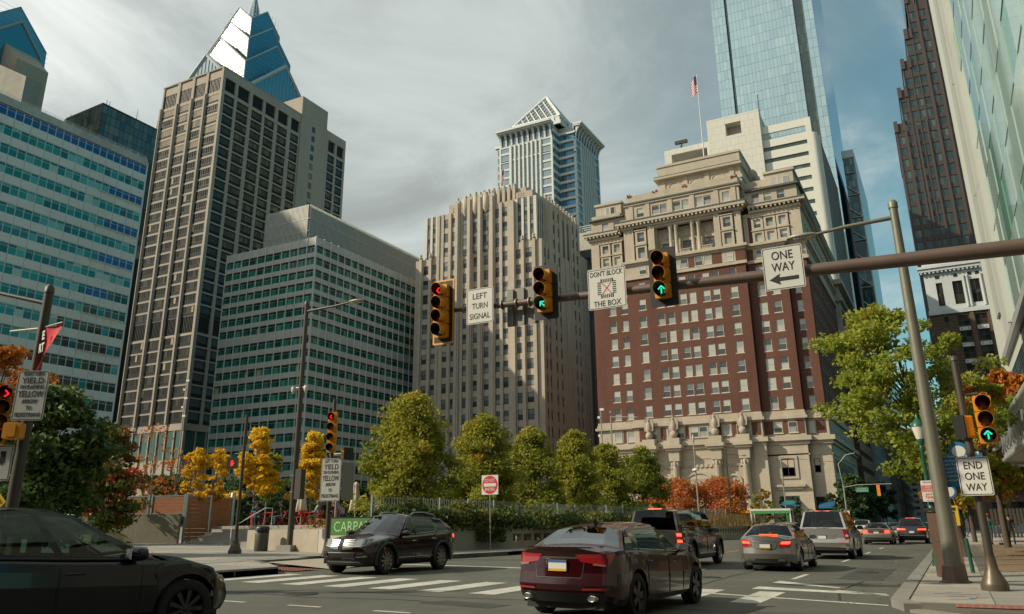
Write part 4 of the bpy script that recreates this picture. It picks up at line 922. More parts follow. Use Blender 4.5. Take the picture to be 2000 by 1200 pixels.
B.part(MB().poly([(-18.66, Y+2.2, 40), (-18.66, 275, 40), (-18.66, 275, 111), (-18.66, Y+2.2, 111)]), 'side_glass', gl_side)
mb = MB()
for k in range(36): mb.box(-18.7, -18.45, Y+2.0, 275.2, 110.6-1.91*k, 111.0-1.91*k)
mb.box(-18.72, -18.4, Y+1.5, Y+2.4, 40, 111.4); mb.box(-18.72, -18.4, 274.6, 275.4, 40, 111.4)
for x, z in ((-18.45, 0),): pass
B.part(mb, 'side_fin', wps)
mb = MB().tube([(-35, 234, 122.6), (-35, 234, 131)], .15, 6); mb.tube([(-60, 231, 116.8), (-60, 233, 119)], .3, 5); mb.box(-61.5, -57.5, 230, 231, 118.3, 119.3); B.part(mb, 'roof_mast', metal_dark)

# ---------------------------------------------------------------- tall glass tower, cut off by the top of the picture
def curtain(B, fr, w, z0, z1, pw, ph, gm, key, sp, fm):
    """panes hung in a grid of joints; one pane unit per floor and bay"""
    n = max(1, round(w/pw)); k = max(1, round((z1-z0)/ph)); W_, H_ = w/n, (z1-z0)/k
    me = B.win((key, round(W_, 2), round(H_, 2)), lambda: MB().box(-W_/2+.035, W_/2-.035, -.05, .06, -H_/2+.05, H_/2-.05).mesh('pane', gm))
    for i in range(n):
        for j in range(k): sp.append((me, fr @ T((i+.5)*W_, -.02, z0+(j+.5)*H_)))
joint = mat('curtain_joint', (.16, .23, .25), .4, .3)
B = Bld('glass_skyscraper', 'very tall pale blue glass skyscraper with two dark vertical slots', (-42, 350, 0))
mb = MB().box(-63.8, -57.8, 320, 384, 60, 300); mb.box(-57.8, -56.6, 321.6, 380, 60, 300); mb.box(-56.6, -28.7, 320, 384, 60, 305); mb.box(-28.7, -24.7, 322.4, 380, 60, 300); mb.box(-24.7, -20.9, 320, 384, 60, 300)
B.part(mb, 'core', joint); sp = []
g_sl = glass('slot_glass', [(2, (.10, .15, .14)), (1, (.14, .19, .17))], .06, .4)
for x0, x1, gm, key, yy in ((-63.8, -57.8, g_sky, 'a', 320), (-56.6, -28.7, g_sky, 'b', 320), (-24.7, -20.9, g_sky, 'c', 320), (-57.8, -56.6, g_sl, 'd', 321.6), (-28.7, -24.7, g_sl, 'e', 322.4)):
    curtain(B, frame((x0, yy, 0), (1, 0, 0), (0, -1, 0)), x1-x0, 110, 250, 1.55, 4.6, gm, key, sp, joint)
curtain(B, frame((-28.7, 320, 0), (0, 1, 0), (1, 0, 0)), 2.4, 110, 250, 2.4, 4.6, g_sl, 's1', sp, joint)
B.put('pane', sp); sp = []
curtain(B, frame((-20.9, 320, 0), (0, 1, 0), (1, 0, 0)), 64, 60, 300, 64, 4.6, g_skyblue, 's2', sp, joint); B.put('side_pane', sp)

# ---------------------------------------------------------------- slender braced tower
B = Bld('braced_glass_tower', 'slender dark glass tower with white diagonal braces right of the glass skyscraper', (-17, 370, 0))
mb = MB().box(-19.2, -14.8, 340, 400, 30, 149.5); B.part(mb, 'core', black_void); sp = []
g_bt = glass('braced_tower_glass', [(3, (.015, .06, .075)), (2, (.03, .11, .13)), (1, (.08, .17, .18))], .05, .4)
curtain(B, frame((-19.2, 340, 0), (1, 0, 0), (0, -1, 0)), 4.3, 40, 149.5, .86, 3.4, g_bt, 'f', sp, joint); B.put('pane', sp)
mb = MB().box(-19.4, -14.7, 339.6, 401, 149.5, 153); B.part(mb, 'crown', mat('crown_glass', (.30, .38, .38), .3, .4))
mb = MB().box(-14.85, -14.4, 339.7, 400, 30, 151); B.part(mb, 'side_wall', mat('side_panel', (.38, .42, .43), .35, .4, var=.05))
mb = MB()
for k in range(11):
    z = 142.4-10.05*k; mb.tube([(-19.3, 339.5, z), (-14.7, 339.5, z)], .22, 6)
    if k: mb.tube([(-19.3, 339.5, z+4.2), (-14.7, 339.5, z)], .3, 6)
B.part(mb, 'brace', mat('white_brace', (.55, .54, .50), .5))

# ---------------------------------------------------------------- stepped brown granite tower
B = Bld('stepped_brown_tower', 'dark brown granite skyscraper rising in steps at the right', (20, 280, 0))
brg = mat('brown_granite', (.062, .043, .037), .55, var=.08, scale=1, stain=.08); brs = mat('brown_spandrel', (.05, .037, .034), .5)
Y = 260.0; tiers = [(1.9, 4.6, 123), (4.6, 6.9, 134.5), (6.9, 9.4, 144.5), (9.4, 11.2, 155), (11.2, 30, 168)]
mb = MB(); 
for x0, x1, z1 in tiers: mb.box(x0+.3, x1+.05, Y+.8, 300, 20, z1-1)
B.part(mb, 'core', black_void); sp = []; wm = window_mesh('window', 1.9, 2.5, [frame_dark, g_brown], .08, 2, 1)
ucs = [3.3+3.05*i for i in range(9)]
mb = MB(); zrow = [121-3.95*k for k in range(-12, 24)]
for ti, (x0, x1, z1) in enumerate(tiers):
    uc = [u for u in ucs if x0+.6 < u < x1+.4 and u-.95 > x0 and u+.95 < x1+.6] if ti in (0, 4) else [(x0+x1)/2]
    rr = [z for z in zrow if 25 < z < z1-4]
    m_ = MB(); punched(m_, [(u-.95-x0, u+.95-x0) for u in uc], [(z-1.25, z+1.25) for z in rr], 0, x1-x0, 20, z1, .7, 0, 1, .2); m_.xf(frame((x0, Y-.02*ti, 0), (1, 0, 0), (0, -1, 0))); mb.merge(m_)
    for u in uc:
        for z in rr: sp.append((wm, fr_f(u, Y+.35, z)))
    mb.box(x0-.25, x0+.9, Y-.35, Y+1.2, z1-3, z1+.8); mb.box(x1-.5, x1+.3, Y-.35, Y+1.2, z1-3, z1+.8)
    for k in range(4): mb.box(x0-.2, x0+.02, Y+.5, 300, z1-3-k*.001, z1) if k == 0 else None
mb.box(1.85, 1.95, Y+.7, 300, 20, 123); 
for u in [ (ucs[i]+ucs[i+1])/2 for i in range(8)]: mb.box(u-.28, u+.28, Y-.4, Y-.1, 20, 168 if u > 11.2 else 122)
B.part(mb, 'wall', [brg, brs]); B.put('window', sp)
mb = MB().box(11.4, 30, Y+.6, 295, 168, 200); B.part(mb, 'glass_crown', glass('crown_dark_glass', [(1, (.02, .07, .085))], .06, .4))
mb = MB()
for i in range(14): mb.box(11.3+i*1.4, 11.55+i*1.4, Y+.3, Y+.59, 168, 200)
mb.tube([(13.5, Y-.5, 164), (15.0, Y-.5, 170)], .12, 5); B.part(mb, 'crown_rib', brg)

# ---------------------------------------------------------------- terracotta topped brown brick building
B = Bld('terracotta_top_building', 'brown brick building with white terracotta top storeys behind the street trees', (12, 215, 0))
terra = mat('white_terracotta', (.50, .52, .52), .7, var=.08, scale=1, stain=.14); Y = 200.0
sp = []; bays = [(4.2, 5.5), (7.5, 9.5), (11.0, 12.9), (14.6, 16.6)]
mb = MB().box(2.4, 26, Y+.8, 230, 0, 57.5); B.part(mb, 'core', black_void)
mb = MB(); punched(mb, [(a-2.0, b_-2.0) for a, b_ in bays], [(48.2, 53.6)], 0, 18, 46.6, 57.8, .9); mb.xf(frame((2.0, Y, 0), (1, 0, 0), (0, -1, 0)))
mb.box(1.2, 20, Y-.9, Y+1, 56.3, 57.0); mb.box(1.0, 20, Y-1.2, Y+1, 57.0, 57.6); mb.box(1.8, 20, Y-.4, Y+1, 46.2, 47.2); mb.box(2, 20, Y-.2, Y+1, 57.6, 59)
for i in range(22): mb.box(1.4+i*.85, 1.8+i*.85, Y-.8, Y, 55.9, 56.3)
for c in (9.9, 10.6, 13.3, 14.1): mb.lathe([(.3, 47.3), (.27, 54), (.4, 54.5)], (c, Y-.25, 0), 8)
for c in (6.5, 11.6, 15.5): mb.lathe([(.3, 59), (.9, 59.4), (.7, 60.4), (.2, 60.8)], (c, Y, 0), 8)
B.part(mb, 'terracotta_storeys', terra)
mb = MB()
for c, w_ in ((4.7, .8), (8.4, .8), (11.2, .8), (12.7, .8)): mb.box(c-w_/2, c+w_/2, Y-.08, Y+.2, 54.6, 55.3)
B.part(mb, 'attic_opening', black_void)
for a, b_ in bays: sp.append((B.win(('t', b_-a), lambda: window_mesh('tall_window', b_-a, 5.4, [frame_dark, g_dark], .1, 2, 2, .1, vsplit=[.42, .55])), fr_f((a+b_)/2, Y+.3, 50.9)))
B.put('tall_window', sp); sp = []
rows = [44.7-3.66*k for k in range(12)]
mb = MB(); punched(mb, [(2.6, 3.6), (5.3, 7.6), (8.8, 11.1), (12.4, 14.6)], [(z-1.5, z+.9) for z in rows], 0, 18, 0, 46.2, .7); mb.xf(frame((2.0, Y+.05, 0), (1, 0, 0), (0, -1, 0)))
for z in [45.9-.75*k for k in range(40)]: mb.box(2.0, 4.3, Y-.05, Y+.04, z, z+.38); mb.box(5.85, 7.1, Y-.05, Y+.04, z, z+.38)
mb.box(9.8, 10.6, Y-.3, Y+.04, 2, 46); mb.box(13.4, 14.2, Y-.3, Y+.04, 2, 46)
B.part(mb, 'brick_wall', brick_brown)
wb2 = window_mesh('window', 2.2, 2.35, [frame_dark, g_dark], .08, 2, 2, .1); wb1 = window_mesh('window', 1.0, 2.35, [frame_dark, g_dark], .08, 1, 2, .08)
B.put('window', [(wb2, fr_f(c, Y+.3, z-.3)) for c in (8.45, 11.95, 15.5) for z in rows]+[(wb1, fr_f(5.1, Y+.3, z-.3)) for z in rows])
pm = MB().box(-1.1, 1.1, -.12, .1, -.42, .42); pm.box(-.75, -.62, -.13, 0, -.25, .25, 1); pm.box(.62, .75, -.13, 0, -.25, .25, 1); pm = pm.mesh('terracotta_panel', [terra, black_void])
B.put('terracotta_panel', [(pm, fr_f(c, Y-.02, z-2.2)) for c in (8.45, 11.95, 15.5) for z in rows[:8]])

# ---------------------------------------------------------------- pale glass hall on the right, near
B = Bld('pale_glass_hall', 'pale green glass and white panel hall leaning over the right side of the picture', (12, 70, 0))
X = 7.0; sp = []
mb = MB().box(X+.35, 30, 79.6, 106.5, 16, 96); mb.box(X+.3, 30, 8, 79.5, 17.9, 98); mb.box(X+.6, 30, 79.6, 103, 8, 16); B.part(mb, 'core', mat('hall_core', (.42, .44, .40), .7))
frx = lambda y, z: frame((X, y, z), (0, -1, 0), (-1, 0, 0))
gp = [MB().box(-1.6, 1.6, -.06+.05*q, .1, -2.02, 2.02).mesh('glass_pane', g_conv) for q in range(2)]
for i in range(22):
    for k in range(19): sp.append((gp[(i*3+k) % 2], frx(78.0-3.23*i, 20.1+4.08*k)))
B.put('glass_pane', sp); sp = []
clad = mat('hall_cladding', (.32, .345, .315), .6, var=.05, scale=.3, stain=.1); clad2 = mat('hall_cladding_pale', (.37, .38, .355), .6, var=.04, scale=.3, stain=.08)
cp = {}
for i in range(8):
    d = (0, .1, .34, .38, .2, .5, .56, .7)[i]; z = 17.9 if i < 4 else 21.8
    while z < 96:
        h = min(13.5+(i*5 % 4)*1.7, 97-z) if z > 25 else 9+(i*3 % 5)*2.0
        me = cp.setdefault((round(h, 1), i % 2), MB().box(-1.66, 1.66, -.1, 1.2, -h/2+.04, h/2-.04).mesh('cladding_panel', [clad, clad2][i % 2])); sp.append((me, frx(81.3+3.36*i, z+h/2) @ T(0, d, 0))); z += h
B.put('cladding_panel', sp)
mb = MB().box(X-.35, X+.2, 79.3, 79.8, 17.9, 98); B.part(mb, 'edge_fin', mat('edge_fin', (.46, .46, .43), .5))
mb = MB().box(X-.1, 30, 8, 97, 17.2, 17.9); B.part(mb, 'soffit', metal_grey)
sp = []; me = window_mesh('lobby_pane', 3.1, 4.6, [metal_dark, glass('lobby_blue_glass', [(2, (.05, .16, .20)), (1, (.09, .22, .27)), (1, (.03, .08, .10))], .05, .4)], .12, 2, 2, .1)
for i in range(24):
    for k in range(2): sp.append((me, frame((X+.4, 95-3.2*i, 14.8-4.7*k), (0, -1, 0), (-1, 0, 0))))
B.put('lobby_pane', sp)
mb = MB().box(X+.6, 30, 8, 96.9, 0, 17.2); B.part(mb, 'lobby', mat('lobby_stone', (.24, .23, .21), .7, var=.1))
# canopy with a tubular railing
mb = MB().add([(2.7, 66, 4.55), (6.9, 66, 4.55), (6.9, 30, 4.2), (3.1, 30, 4.2), (2.7, 66, 4.75), (6.9, 66, 4.75), (6.9, 30, 4.45), (3.1, 30, 4.45)], [(0, 1, 2, 3), (7, 6, 5, 4), (0, 4, 5, 1), (1, 5, 6, 2), (2, 6, 7, 3), (3, 7, 4, 0)])
mb.tube([(2.6, 66.2, 6.15), (3.0, 30, 5.95)], .17, 8); mb.tube([(2.7, 66.1, 4.7), (3.1, 30, 4.4)], .15, 8); mb.box(2.55, 2.75, 66, 66.15, 4.6, 6.1)
B.part(mb, 'canopy', mat('canopy_metal', (.42, .44, .44), .4, .4, var=.05))
mb = MB()
for i in range(40):
    y = 65.5-.9*i; x = 2.72+.4*(66-y)/36; mb.tube([(x, y, 4.7), (x, y-.1, 6.05)], .05, 5)
    mb.tube([(x-.05, y, 4.9+.1*(i % 3)), (x+.05, y-.25, 5.5), (x-.05, y-.5, 4.9+.15*(i % 2)), (x, y-.7, 5.8)], .07, 5)
B.part(mb, 'canopy_grille', mat('bright_aluminium', (.55, .57, .57), .3, .7))

# ---------------------------------------------------------------- blue tower with stacked gables
B = Bld('gabled_blue_tower', 'blue glass tower whose top steps back in stacked gables to a spire', (-412, 366, 0))
cx, cy = -412.0, 366.0
libroof = mat('ribbed_metal_roof', (.085, .12, .13), .55, .1, var=.12, scale=.5); trim = mat('silver_trim', (.36, .40, .40), .65)
tiers = [(37.5, 279.5, 317.0), (27.5, 309.5, 337.0), (20.7, 334.0, 354.4), (14.0, 357.0, 371.0)]
for ti, (h, ez, az) in enumerate(tiers):
    zb = 150 if ti == 0 else tiers[ti-1][1]
    cor = [(cx-h, cy-h), (cx+h, cy-h), (cx+h, cy+h), (cx-h, cy+h)]; mids = [(cx, cy-h), (cx+h, cy), (cx, cy+h), (cx-h, cy)]
    faces = MB(); blues = MB()
    for i in range(4):
        a, b_, m_ = cor[i], cor[(i+1) % 4], mids[i]; tgt = faces if i in (0, 3) else blues
        tgt.poly([(*a, zb), (*b_, zb), (*b_, ez), (*m_, az), (*a, ez)])
    lo = MB(); fa = B.part(faces, 'front_gable', g_lib if ti else g_mell); B.part(blues, 'side_gable', g_libblue)
    rf = MB(); c = (cx, cy, az)
    for i in range(4):
        m_ = (*mids[i], az); rf.poly([m_, (*cor[(i+1) % 4], ez), c]); rf.poly([m_, c, (*cor[i], ez)])
    B.part(rf, 'roof', libroof)
    mb = MB(); st = MB()
    for i in range(4):
        a, b_, m_ = cor[i], cor[(i+1) % 4], mids[i]; wt_ = 1.4 if ti == 0 else .55
        mb.tube([(*a, ez), (*m_, az)], wt_, 5, smooth=False); mb.tube([(*m_, az), (*b_, ez)], wt_, 5, smooth=False); mb.tube([(*a, zb), (*a, ez)], .45, 5, smooth=False)
        for w_ in (.35, .7):
            q = Vector((*cor[i], ez)); c_ = Vector(c); m3 = Vector((*mids[i], az)); mb.tube([q+(c_-q)*w_, m3+(c_-m3)*w_], .22, 4, smooth=False); q = Vector((*cor[(i+1) % 4], ez)); mb.tube([q+(c_-q)*w_, m3+(c_-m3)*w_], .22, 4, smooth=False)
        d = Vector((b_[0]-a[0], b_[1]-a[1], 0)).normalized(); nn = Vector((d.y, -d.x, 0)); L = 2*h; z = zb+1
        if ti == 0 and i in (0, 1):
            n = 22
            for k in range(1, n):
                u = L*k/n; zt2 = ez+min(u, L-u)*(az-ez)/h-1.5; p = Vector((a[0], a[1], 0))+d*u+nn*.15; st.tube([p+Vector((0, 0, 200)), p+Vector((0, 0, zt2))], .3, 4, smooth=False)
        else:
            while z < az-1:
                half = h if z < ez else h*(az-z)/(az-ez); p = Vector((*m_, z))+nn*.1; st.tube([p-d*half, p+d*half], .16, 4, smooth=False); z += 3.6
    B.part(mb, 'gable_trim', trim); tag(B.part(st, 'mullion', trim), kind='stuff')
mb = MB().lathe([(5, 366), (4.4, 374), (2.6, 382), (1.6, 386), (1.2, 398), (.3, 425)], (cx, cy, 0), 8, smooth=False); B.part(mb, 'spire', mat('spire_metal', (.30, .38, .40), .35, .6))
mb = MB()
for i in range(-4, 5):
    for j in range(-4, 5):
        if abs(i) == 4 or abs(j) == 4: mb.tube([(cx+i*3.2, cy+j*3.2, 360), (cx+i*3.2, cy+j*3.2, 372.5-.25*(8-abs(i)-abs(j)))], .12, 4)
B.part(mb, 'lightning_rod', metal_grey)

# ---------------------------------------------------------------- second blue tower, cut by the left edge
B = Bld('blue_gable_tower', 'blue glass tower with a chiselled gable at the upper left corner', (-380, 185, 0))
X = -364.0; fL = frame((X, 0, 0), (0, 1, 0), (1, 0, 0))
prof = [(197.6, 60), (198.3, 214), (196.9, 217.5), (196.5, 228), (180.6, 244.8), (150, 214), (150, 60)]
mb = MB().slab(prof[::-1], 0, 45); mb.f = [tuple(reversed(f)) for f in mb.f]; mb.xf(fL); B.part(mb, 'glass_body', g_libblue)
p2 = [(192.3, 60), (192.3, 221), (180.6, 235), (167, 221), (167, 60)]
mb = MB().slab(p2[::-1], -4, -.02); mb.f = [tuple(reversed(f)) for f in mb.f]; mb.xf(fL); B.part(mb, 'front_gable', glass('blue_gable_glass', [(2, (.03, .20, .28)), (1, (.04, .23, .31))], .06, .3))
mb = MB()
for a, b_, y, r in ((p2[1], p2[2], -4.1, .75), (p2[2], p2[3], -4.1, .75), (prof[3], prof[4], 0, .3), (prof[4], prof[5], 0, .3)): mb.tube([(a[0], y, a[1]), (b_[0], y, b_[1])], r, 5, smooth=False)
for i in range(22): mb.box(191.7, 193.1, -4.3, -3.9, 150+3.2*i, 151.6+3.2*i)
mb.xf(fL); B.part(mb, 'gable_trim', mat('grey_gable_trim', (.27, .30, .29), .6))
mb = MB()
for k in range(46):
    z = 130+2.5*k; y1 = 197.5 if z < 228 else 196.5-(z-228)*.946
    if y1 > 181: mb.tube([(151, -.06, z), (y1, -.06, z)], .07, 4, smooth=False)
    if z < 221: mb.tube([(167.2, -4.06, z), (192.2, -4.06, z)], .07, 4, smooth=False)
mb.xf(fL); tag(B.part(mb, 'mullion', trim), kind='stuff')
mb = MB().add([(180.6, .1, 244.9), (180.6, 45, 244.9), (150, 45, 214.1), (150, .1, 214.1)], [(0, 1, 2, 3)]); mb.xf(fL); B.part(mb, 'roof', trim)
B = Bld('concrete_hip_building', 'stained concrete building with a sloping tan top beside the blue gable tower', (-350, 168, 0))
mb = MB().prism([(-317.4, 165), (-317.4, 172), (-362, 172), (-362, 165)], 0, [184.2, 184.2, 209, 209]); B.part(mb, 'wall', mat('stained_concrete_wall', (.26, .245, .21), .9, var=.16, scale=.35, stain=.25))
mb = MB().prism([(-347.2, 175), (-347.2, 190), (-362, 190), (-362, 175)], 100, [208.2, 208.2, 222, 222]); B.part(mb, 'sloping_top', mat('tan_stone_top', (.36, .29, .22), .85, var=.06, scale=.5))

# ---------------------------------------------------------------- buildings farther up the street
def block(name, label, x0, x1, y0, y1, h, wm_, gm, fh_=3.8, bw=3.0, ww=1.9, wh=2.3, sidex=1, group=None, front=True):
    B = Bld(name, label, ((x0+x1)/2, (y0+y1)/2, 0), group=group)
    B.part(MB().box(x0+.3, x1-.3, y0+.3, y1, 0, h-.5), 'core', black_void)
    n = int((h-6)/fh_); rows = [h-3-fh_*k for k in range(n)]; sp = []; mb = MB()
    xs = x1 if sidex > 0 else x0; fr0 = frame((xs, y0 if sidex > 0 else y1, 0), (0, sidex, 0), (sidex, 0, 0)); L = y1-y0; c = max(1, int(L/bw))
    cu = [L*(i+.5)/c for i in range(c)]
    m_ = MB(); punched(m_, cols_at(cu, ww), rows_at(rows, wh), 0, L, 0, h, .4); mb.merge(m_.xf(fr0))
    w_ = window_mesh('window', ww, wh, [frame_dark, gm], .08, 2, 1, .06)
    for u in cu:
        for r in rows: sp.append((w_, fr0 @ T(u, .2, r)))
    if front:
        L = x1-x0-.8; c = max(1, int(L/bw)); cu = [L*(i+.5)/c for i in range(c)]; fr1 = frame((x0+.4, y0, 0), (1, 0, 0), (0, -1, 0))
        m_ = MB(); punched(m_, cols_at(cu, ww), rows_at(rows, wh), 0, L, 0, h, .4); mb.merge(m_.xf(fr1))
        for u in cu:
            for r in rows: sp.append((w_, fr1 @ T(u, .2, r)))
    mb.box(x0-.4, x1+.4, y0-.4, y1, h-.4, h+.5); B.part(mb, 'wall', wm_); B.put('window', sp, 200); return B
block('pale_glass_block', 'pale grey block with tall blue panes beyond the brick corner block', -40, -16.2, 238, 285, 50, mat('pale_blue_panel', (.34, .39, .40), .5), gl_side, 4.2, 4.0, 2.6, 3.2)
block('grey_stone_block', 'dark grey stone block on the left of the far street', -45, -15.8, 292, 345, 46, mat('dim_stone', (.20, .20, .19), .8, var=.1), g_dark)
block('brown_far_block', 'brown masonry block far along the left of the street', -45, -15.5, 352, 430, 60, mat('far_brown', (.17, .12, .09), .8, var=.1), g_dark)
block('far_end_tower', 'dark tower closing the view far up the street', -30, 30, 640, 670, 58, mat('far_dark', (.10, .105, .105), .8), g_dark, 4, 5, 3, 2)
block('far_right_block', 'tan brick block far up the right side of the street', 2.4, 30, 310, 420, 40, mat('far_tan', (.22, .17, .13), .8, var=.1), g_dark, sidex=-1)
dcw = mat('reflection_block_wall', (.028, .032, .034), .35, var=.1)  # near-black walls of the added blocks, so car paint reflects dark
block('reflection_block_right', 'unseen dark block added behind the viewpoint on the right to darken reflections', 14, 60, -75, -8, 42, dcw, g_dark, 4, 6, 3.6, 2.4, sidex=-1, front=False)  # added out of view to darken what cars and glass reflect
block('reflection_block_rear', 'unseen dark block added across the street behind the viewpoint to darken reflections', -70, 8, -75, -48, 34, dcw, g_dark, 4, 6, 3.6, 2.4, sidex=1, front=False)  # second unseen block, put in for dark reflections

# ================================================================ PAVEMENTS, KERBS, PLAZA
kerbm = mat('kerb_granite', (.20, .19, .17), .9, var=.16, scale=3, stain=.15, bump=.004, bscale=40)
slabm = [mat('paving_slab_%s' % n, c, .9, var=.09, scale=2.5, bump=.002, bscale=50, stain=.1) for n, c in (('warm', (.27, .245, .205)), ('grey', (.235, .225, .20)), ('pale', (.30, .275, .235)))]
joint_dirt = mat('joint_dirt', (.10, .09, .075), .95)
def pavement(name, pts, h, m):
    mb = MB(); n = len(pts); mb.prism(pts, [gz(x)-.05 for x, y in pts], [gz(x)+h for x, y in pts]); return tag(mb.build(name, m), kind='structure')
def paving(root, inside, x0, x1, y0, y1, s, h):
    me = [MB().box(-s/2+.008, s/2-.008, -s/2+.008, s/2-.008, -.06, .0).mesh('paving_slab', m) for m in slabm]
    nx, ny = int((x1-x0)/s), int((y1-y0)/s); sp = []
    tilt = Matrix.Rotation(math.atan(.0135), 4, 'Y') if x1 <= 0.1 else Matrix()
    for i in range(nx):
        for j in range(ny):
            x, y = x0+(i+.5)*s, y0+(j+.5)*s
            if inside(x, y): sp.append((me[(i*7+j*5+(i*j) % 3) % 3], T(x, y, gz(x)+h+.006+.003*((i*3+j*7) % 3)) @ tilt))
    pieces(root, 'paving_slab', sp)
def kerb(name, line, h, w=.3):
    root = bpy.data.objects.new(name, None); COL.objects.link(root); tag(root, kind='structure'); root.location = (line[0][0], line[0][1], 0)
    for (xa, ya), (xb, yb) in zip(line, line[1:]):
        d = Vector((xb-xa, yb-ya, 0)); L = d.length; n = max(1, round(L/1.6)); d.normalize(); nn = Vector((-d.y, d.x, 0))*w
        for k in range(n):
            p, q = Vector((xa, ya, 0))+d*(L*k/n+.008), Vector((xa, ya, 0))+d*(L*(k+1)/n-.008)
            pts = [p, q, q+nn, p+nn]; mb = MB().prism([(v.x-line[0][0], v.y-line[0][1]) for v in pts], [gz(v.x)-.1 for v in pts], [gz(v.x)+h for v in pts]); mb.build('kerb_stone', kerbm, root)
rsw = [(-.95, 16.9), (-.7, 16.1), (0, 15.5), (1.0, 15.1), (9, 14.9), (9, 118), (-.95, 118)]
o = pavement('right_pavement', rsw, .115, joint_dirt)
paving(o, lambda x, y: y > 16.3 and not (y > 27.5 and x > .9 and x < 5.5 and y < 57) and y < 60, -.93, 7.0, 15.2, 60, 1.32, .12)
tag(MB().box(-.95, 9, 60, 118, .1, .13).build('far_pavement', concrete), kind='structure')
tag(MB().box(.9, 5.5, 27.6, 57, .06, .127).build('bare_earth_strip', mat('leafy_earth', (.17, .115, .065), .95, var=.3, scale=4, stain=.2, bump=.01, bscale=30)), kind='structure')
kerb('right_kerb', [(-.7, 16.1), (-.95, 16.9), (-.95, 60), (-.95, 118)], .13)
kerb('corner_kerb', [(1.2, 15.05), (0, 15.45), (-.7, 16.1)], .05)
tile = mat('tactile_red', (.27, .105, .085), .8, var=.12, scale=4)
def tactile(name, x0, x1, y0, y1, h):
    mb = MB().poly([(x0, y0, gz(x0)+h), (x1, y0, gz(x1)+h), (x1, y1, gz(x1)+h), (x0, y1, gz(x0)+h)]); nx, ny = int((x1-x0)/.12), int((y1-y0)/.12)
    for i in range(nx):
        for j in range(ny): x, y = x0+.06+i*.12, y0+.06+j*.12; mb.box(x-.025, x+.025, y-.025, y+.025, gz(x)+h, gz(x)+h+.008)
    tag(mb.build(name, tile), kind='structure')
tactile('tactile_paving', -.2, 1.5, 15.75, 16.35, .132); tactile('tactile_paving', -18.9, -17.5, 19.2, 20.3, .03)
# sprayed utility marks on the corner
for c, pts in (((.45, .10, .08), [(-.35, 17.9, -.05, 17.95), (.0, 17.6, .3, 17.75), (.9, 18.6, 1.3, 18.55), (-.6, 18.5, .2, 18.45)]), ((.12, .36, .45), [(-.3, 17.3, .1, 17.45), (-.4, 18.9, -.1, 18.95), (.05, 17.4, .12, 17.9)]), ((.55, .30, .05), [(.9, 17.3, 1.3, 17.4), (.4, 21.5, .7, 21.6)])):
    m = mat('spray_paint', c, .9, var=.3, scale=20)
    for xa, ya, xb, yb in pts:
        d = Vector((xb-xa, yb-ya, 0)).normalized(); nn = Vector((-d.y, d.x, 0))*.03
        tag(MB().poly([(xa-nn.x, ya-nn.y, .141), (xb-nn.x, yb-nn.y, .141), (xb+nn.x, yb+nn.y, .141), (xa+nn.x, ya+nn.y, .141)]).build('spray_mark', m), kind='structure')
# left corner
lsw = [(-17.2, 2), (-17.2, 18.2), (-17.9, 18.9), (-19.6, 20.3), (-21.4, 21.1), (-21.7, 25.2), (-18.1, 28.9), (-17.75, 33), (-17.75, 200), (-140, 200), (-140, 2)]
o = pavement('left_pavement', lsw, .15, concrete)
paving(o, lambda x, y: (y < 18.3 or x < -21.5) and not (x > -22.5 and y > 24), -45.5, -17.5, 8, 34.5, 1.75, .155)
kerb('left_kerb', [(-17.2, 2), (-17.2, 18.2)], .2, .28); kerb('left_inner_kerb', [(-19.6, 20.3), (-21.4, 21.1), (-21.7, 25.2), (-18.1, 28.9), (-17.75, 33), (-17.75, 90)], .17, .3)
MBr = MB().poly([(-17.3, 20.6, gz(-17.3)+.02), (-17.6, 23.6, gz(-17.6)+.03), (-20.9, 24.4, gz(-20.9)+.12), (-20.6, 21.2, gz(-20.6)+.12)])
tag(MBr.build('driveway_ramp', mat('ramp_concrete', (.33, .29, .23), .9, var=.08, scale=2)), kind='structure')
# plaza terrace with steps
PZ = 1.65
tag(MB().prism([(-21.6, 35.6), (-21.0, 38), (-20.6, 55), (-19, 69), (-18, 79), (-60, 110), (-120, 110), (-120, 42), (-43, 41.2), (-39.0, 35.6)], .0, PZ).build('plaza_terrace', mat('plaza_concrete', (.25, .23, .20), .9, var=.1, scale=1, stain=.1)), kind='structure')
root = bpy.data.objects.new('plaza_steps', None); COL.objects.link(root); tag(root, kind='structure')
for k in range(6): MB().box(-38.9+.12*k, -21.7, 33.5+.36*k, 33.5+.36*(k+1)+.02*0-.003, .2, .64+.168*(k+1)).build('step', slabm[2], root)
# retaining wall with hedge on top
wallm = mat('retaining_concrete', (.33, .32, .29), .9, var=.12, scale=1.2, stain=.22)
wl = [(-21.45, 28.3), (-19.75, 37.2), (-19.3, 55), (-17.7, 69), (-16.5, 78), (-18.6, 84)]
def wall_run(mb, a, b_, z0, z1, t):
    d = Vector((b_[0]-a[0], b_[1]-a[1], 0)).normalized(); n = Vector((-d.y, d.x, 0))*t
    mb.prism([(a[0], a[1]), (b_[0], b_[1]), (b_[0]+n.x, b_[1]+n.y), (a[0]+n.x, a[1]+n.y)], z0, z1)
r0 = thing('retaining_wall', 'pale concrete retaining wall under the hanging hedge', 'wall', (wl[0][0], wl[0][1], 0))
def lp(mb, nm, m, par, loc): mb.xf(Matrix.Translation(-Vector(loc))); return mb.build(nm, m, par)
L0 = (wl[0][0], wl[0][1], 0)
mb = MB(); wall_run(mb, wl[0], wl[1], .1, 1.42, .35); lp(mb, 'wall_face', wallm, r0, L0)
mb = MB()
for k in range(5):
    t = k/4.6; a = [wl[0][i]+(wl[1][i]-wl[0][i])*t for i in (0, 1)]; mb.box(a[0]+.02, a[0]+.035, a[1], a[1]+.03, .2, 1.42)
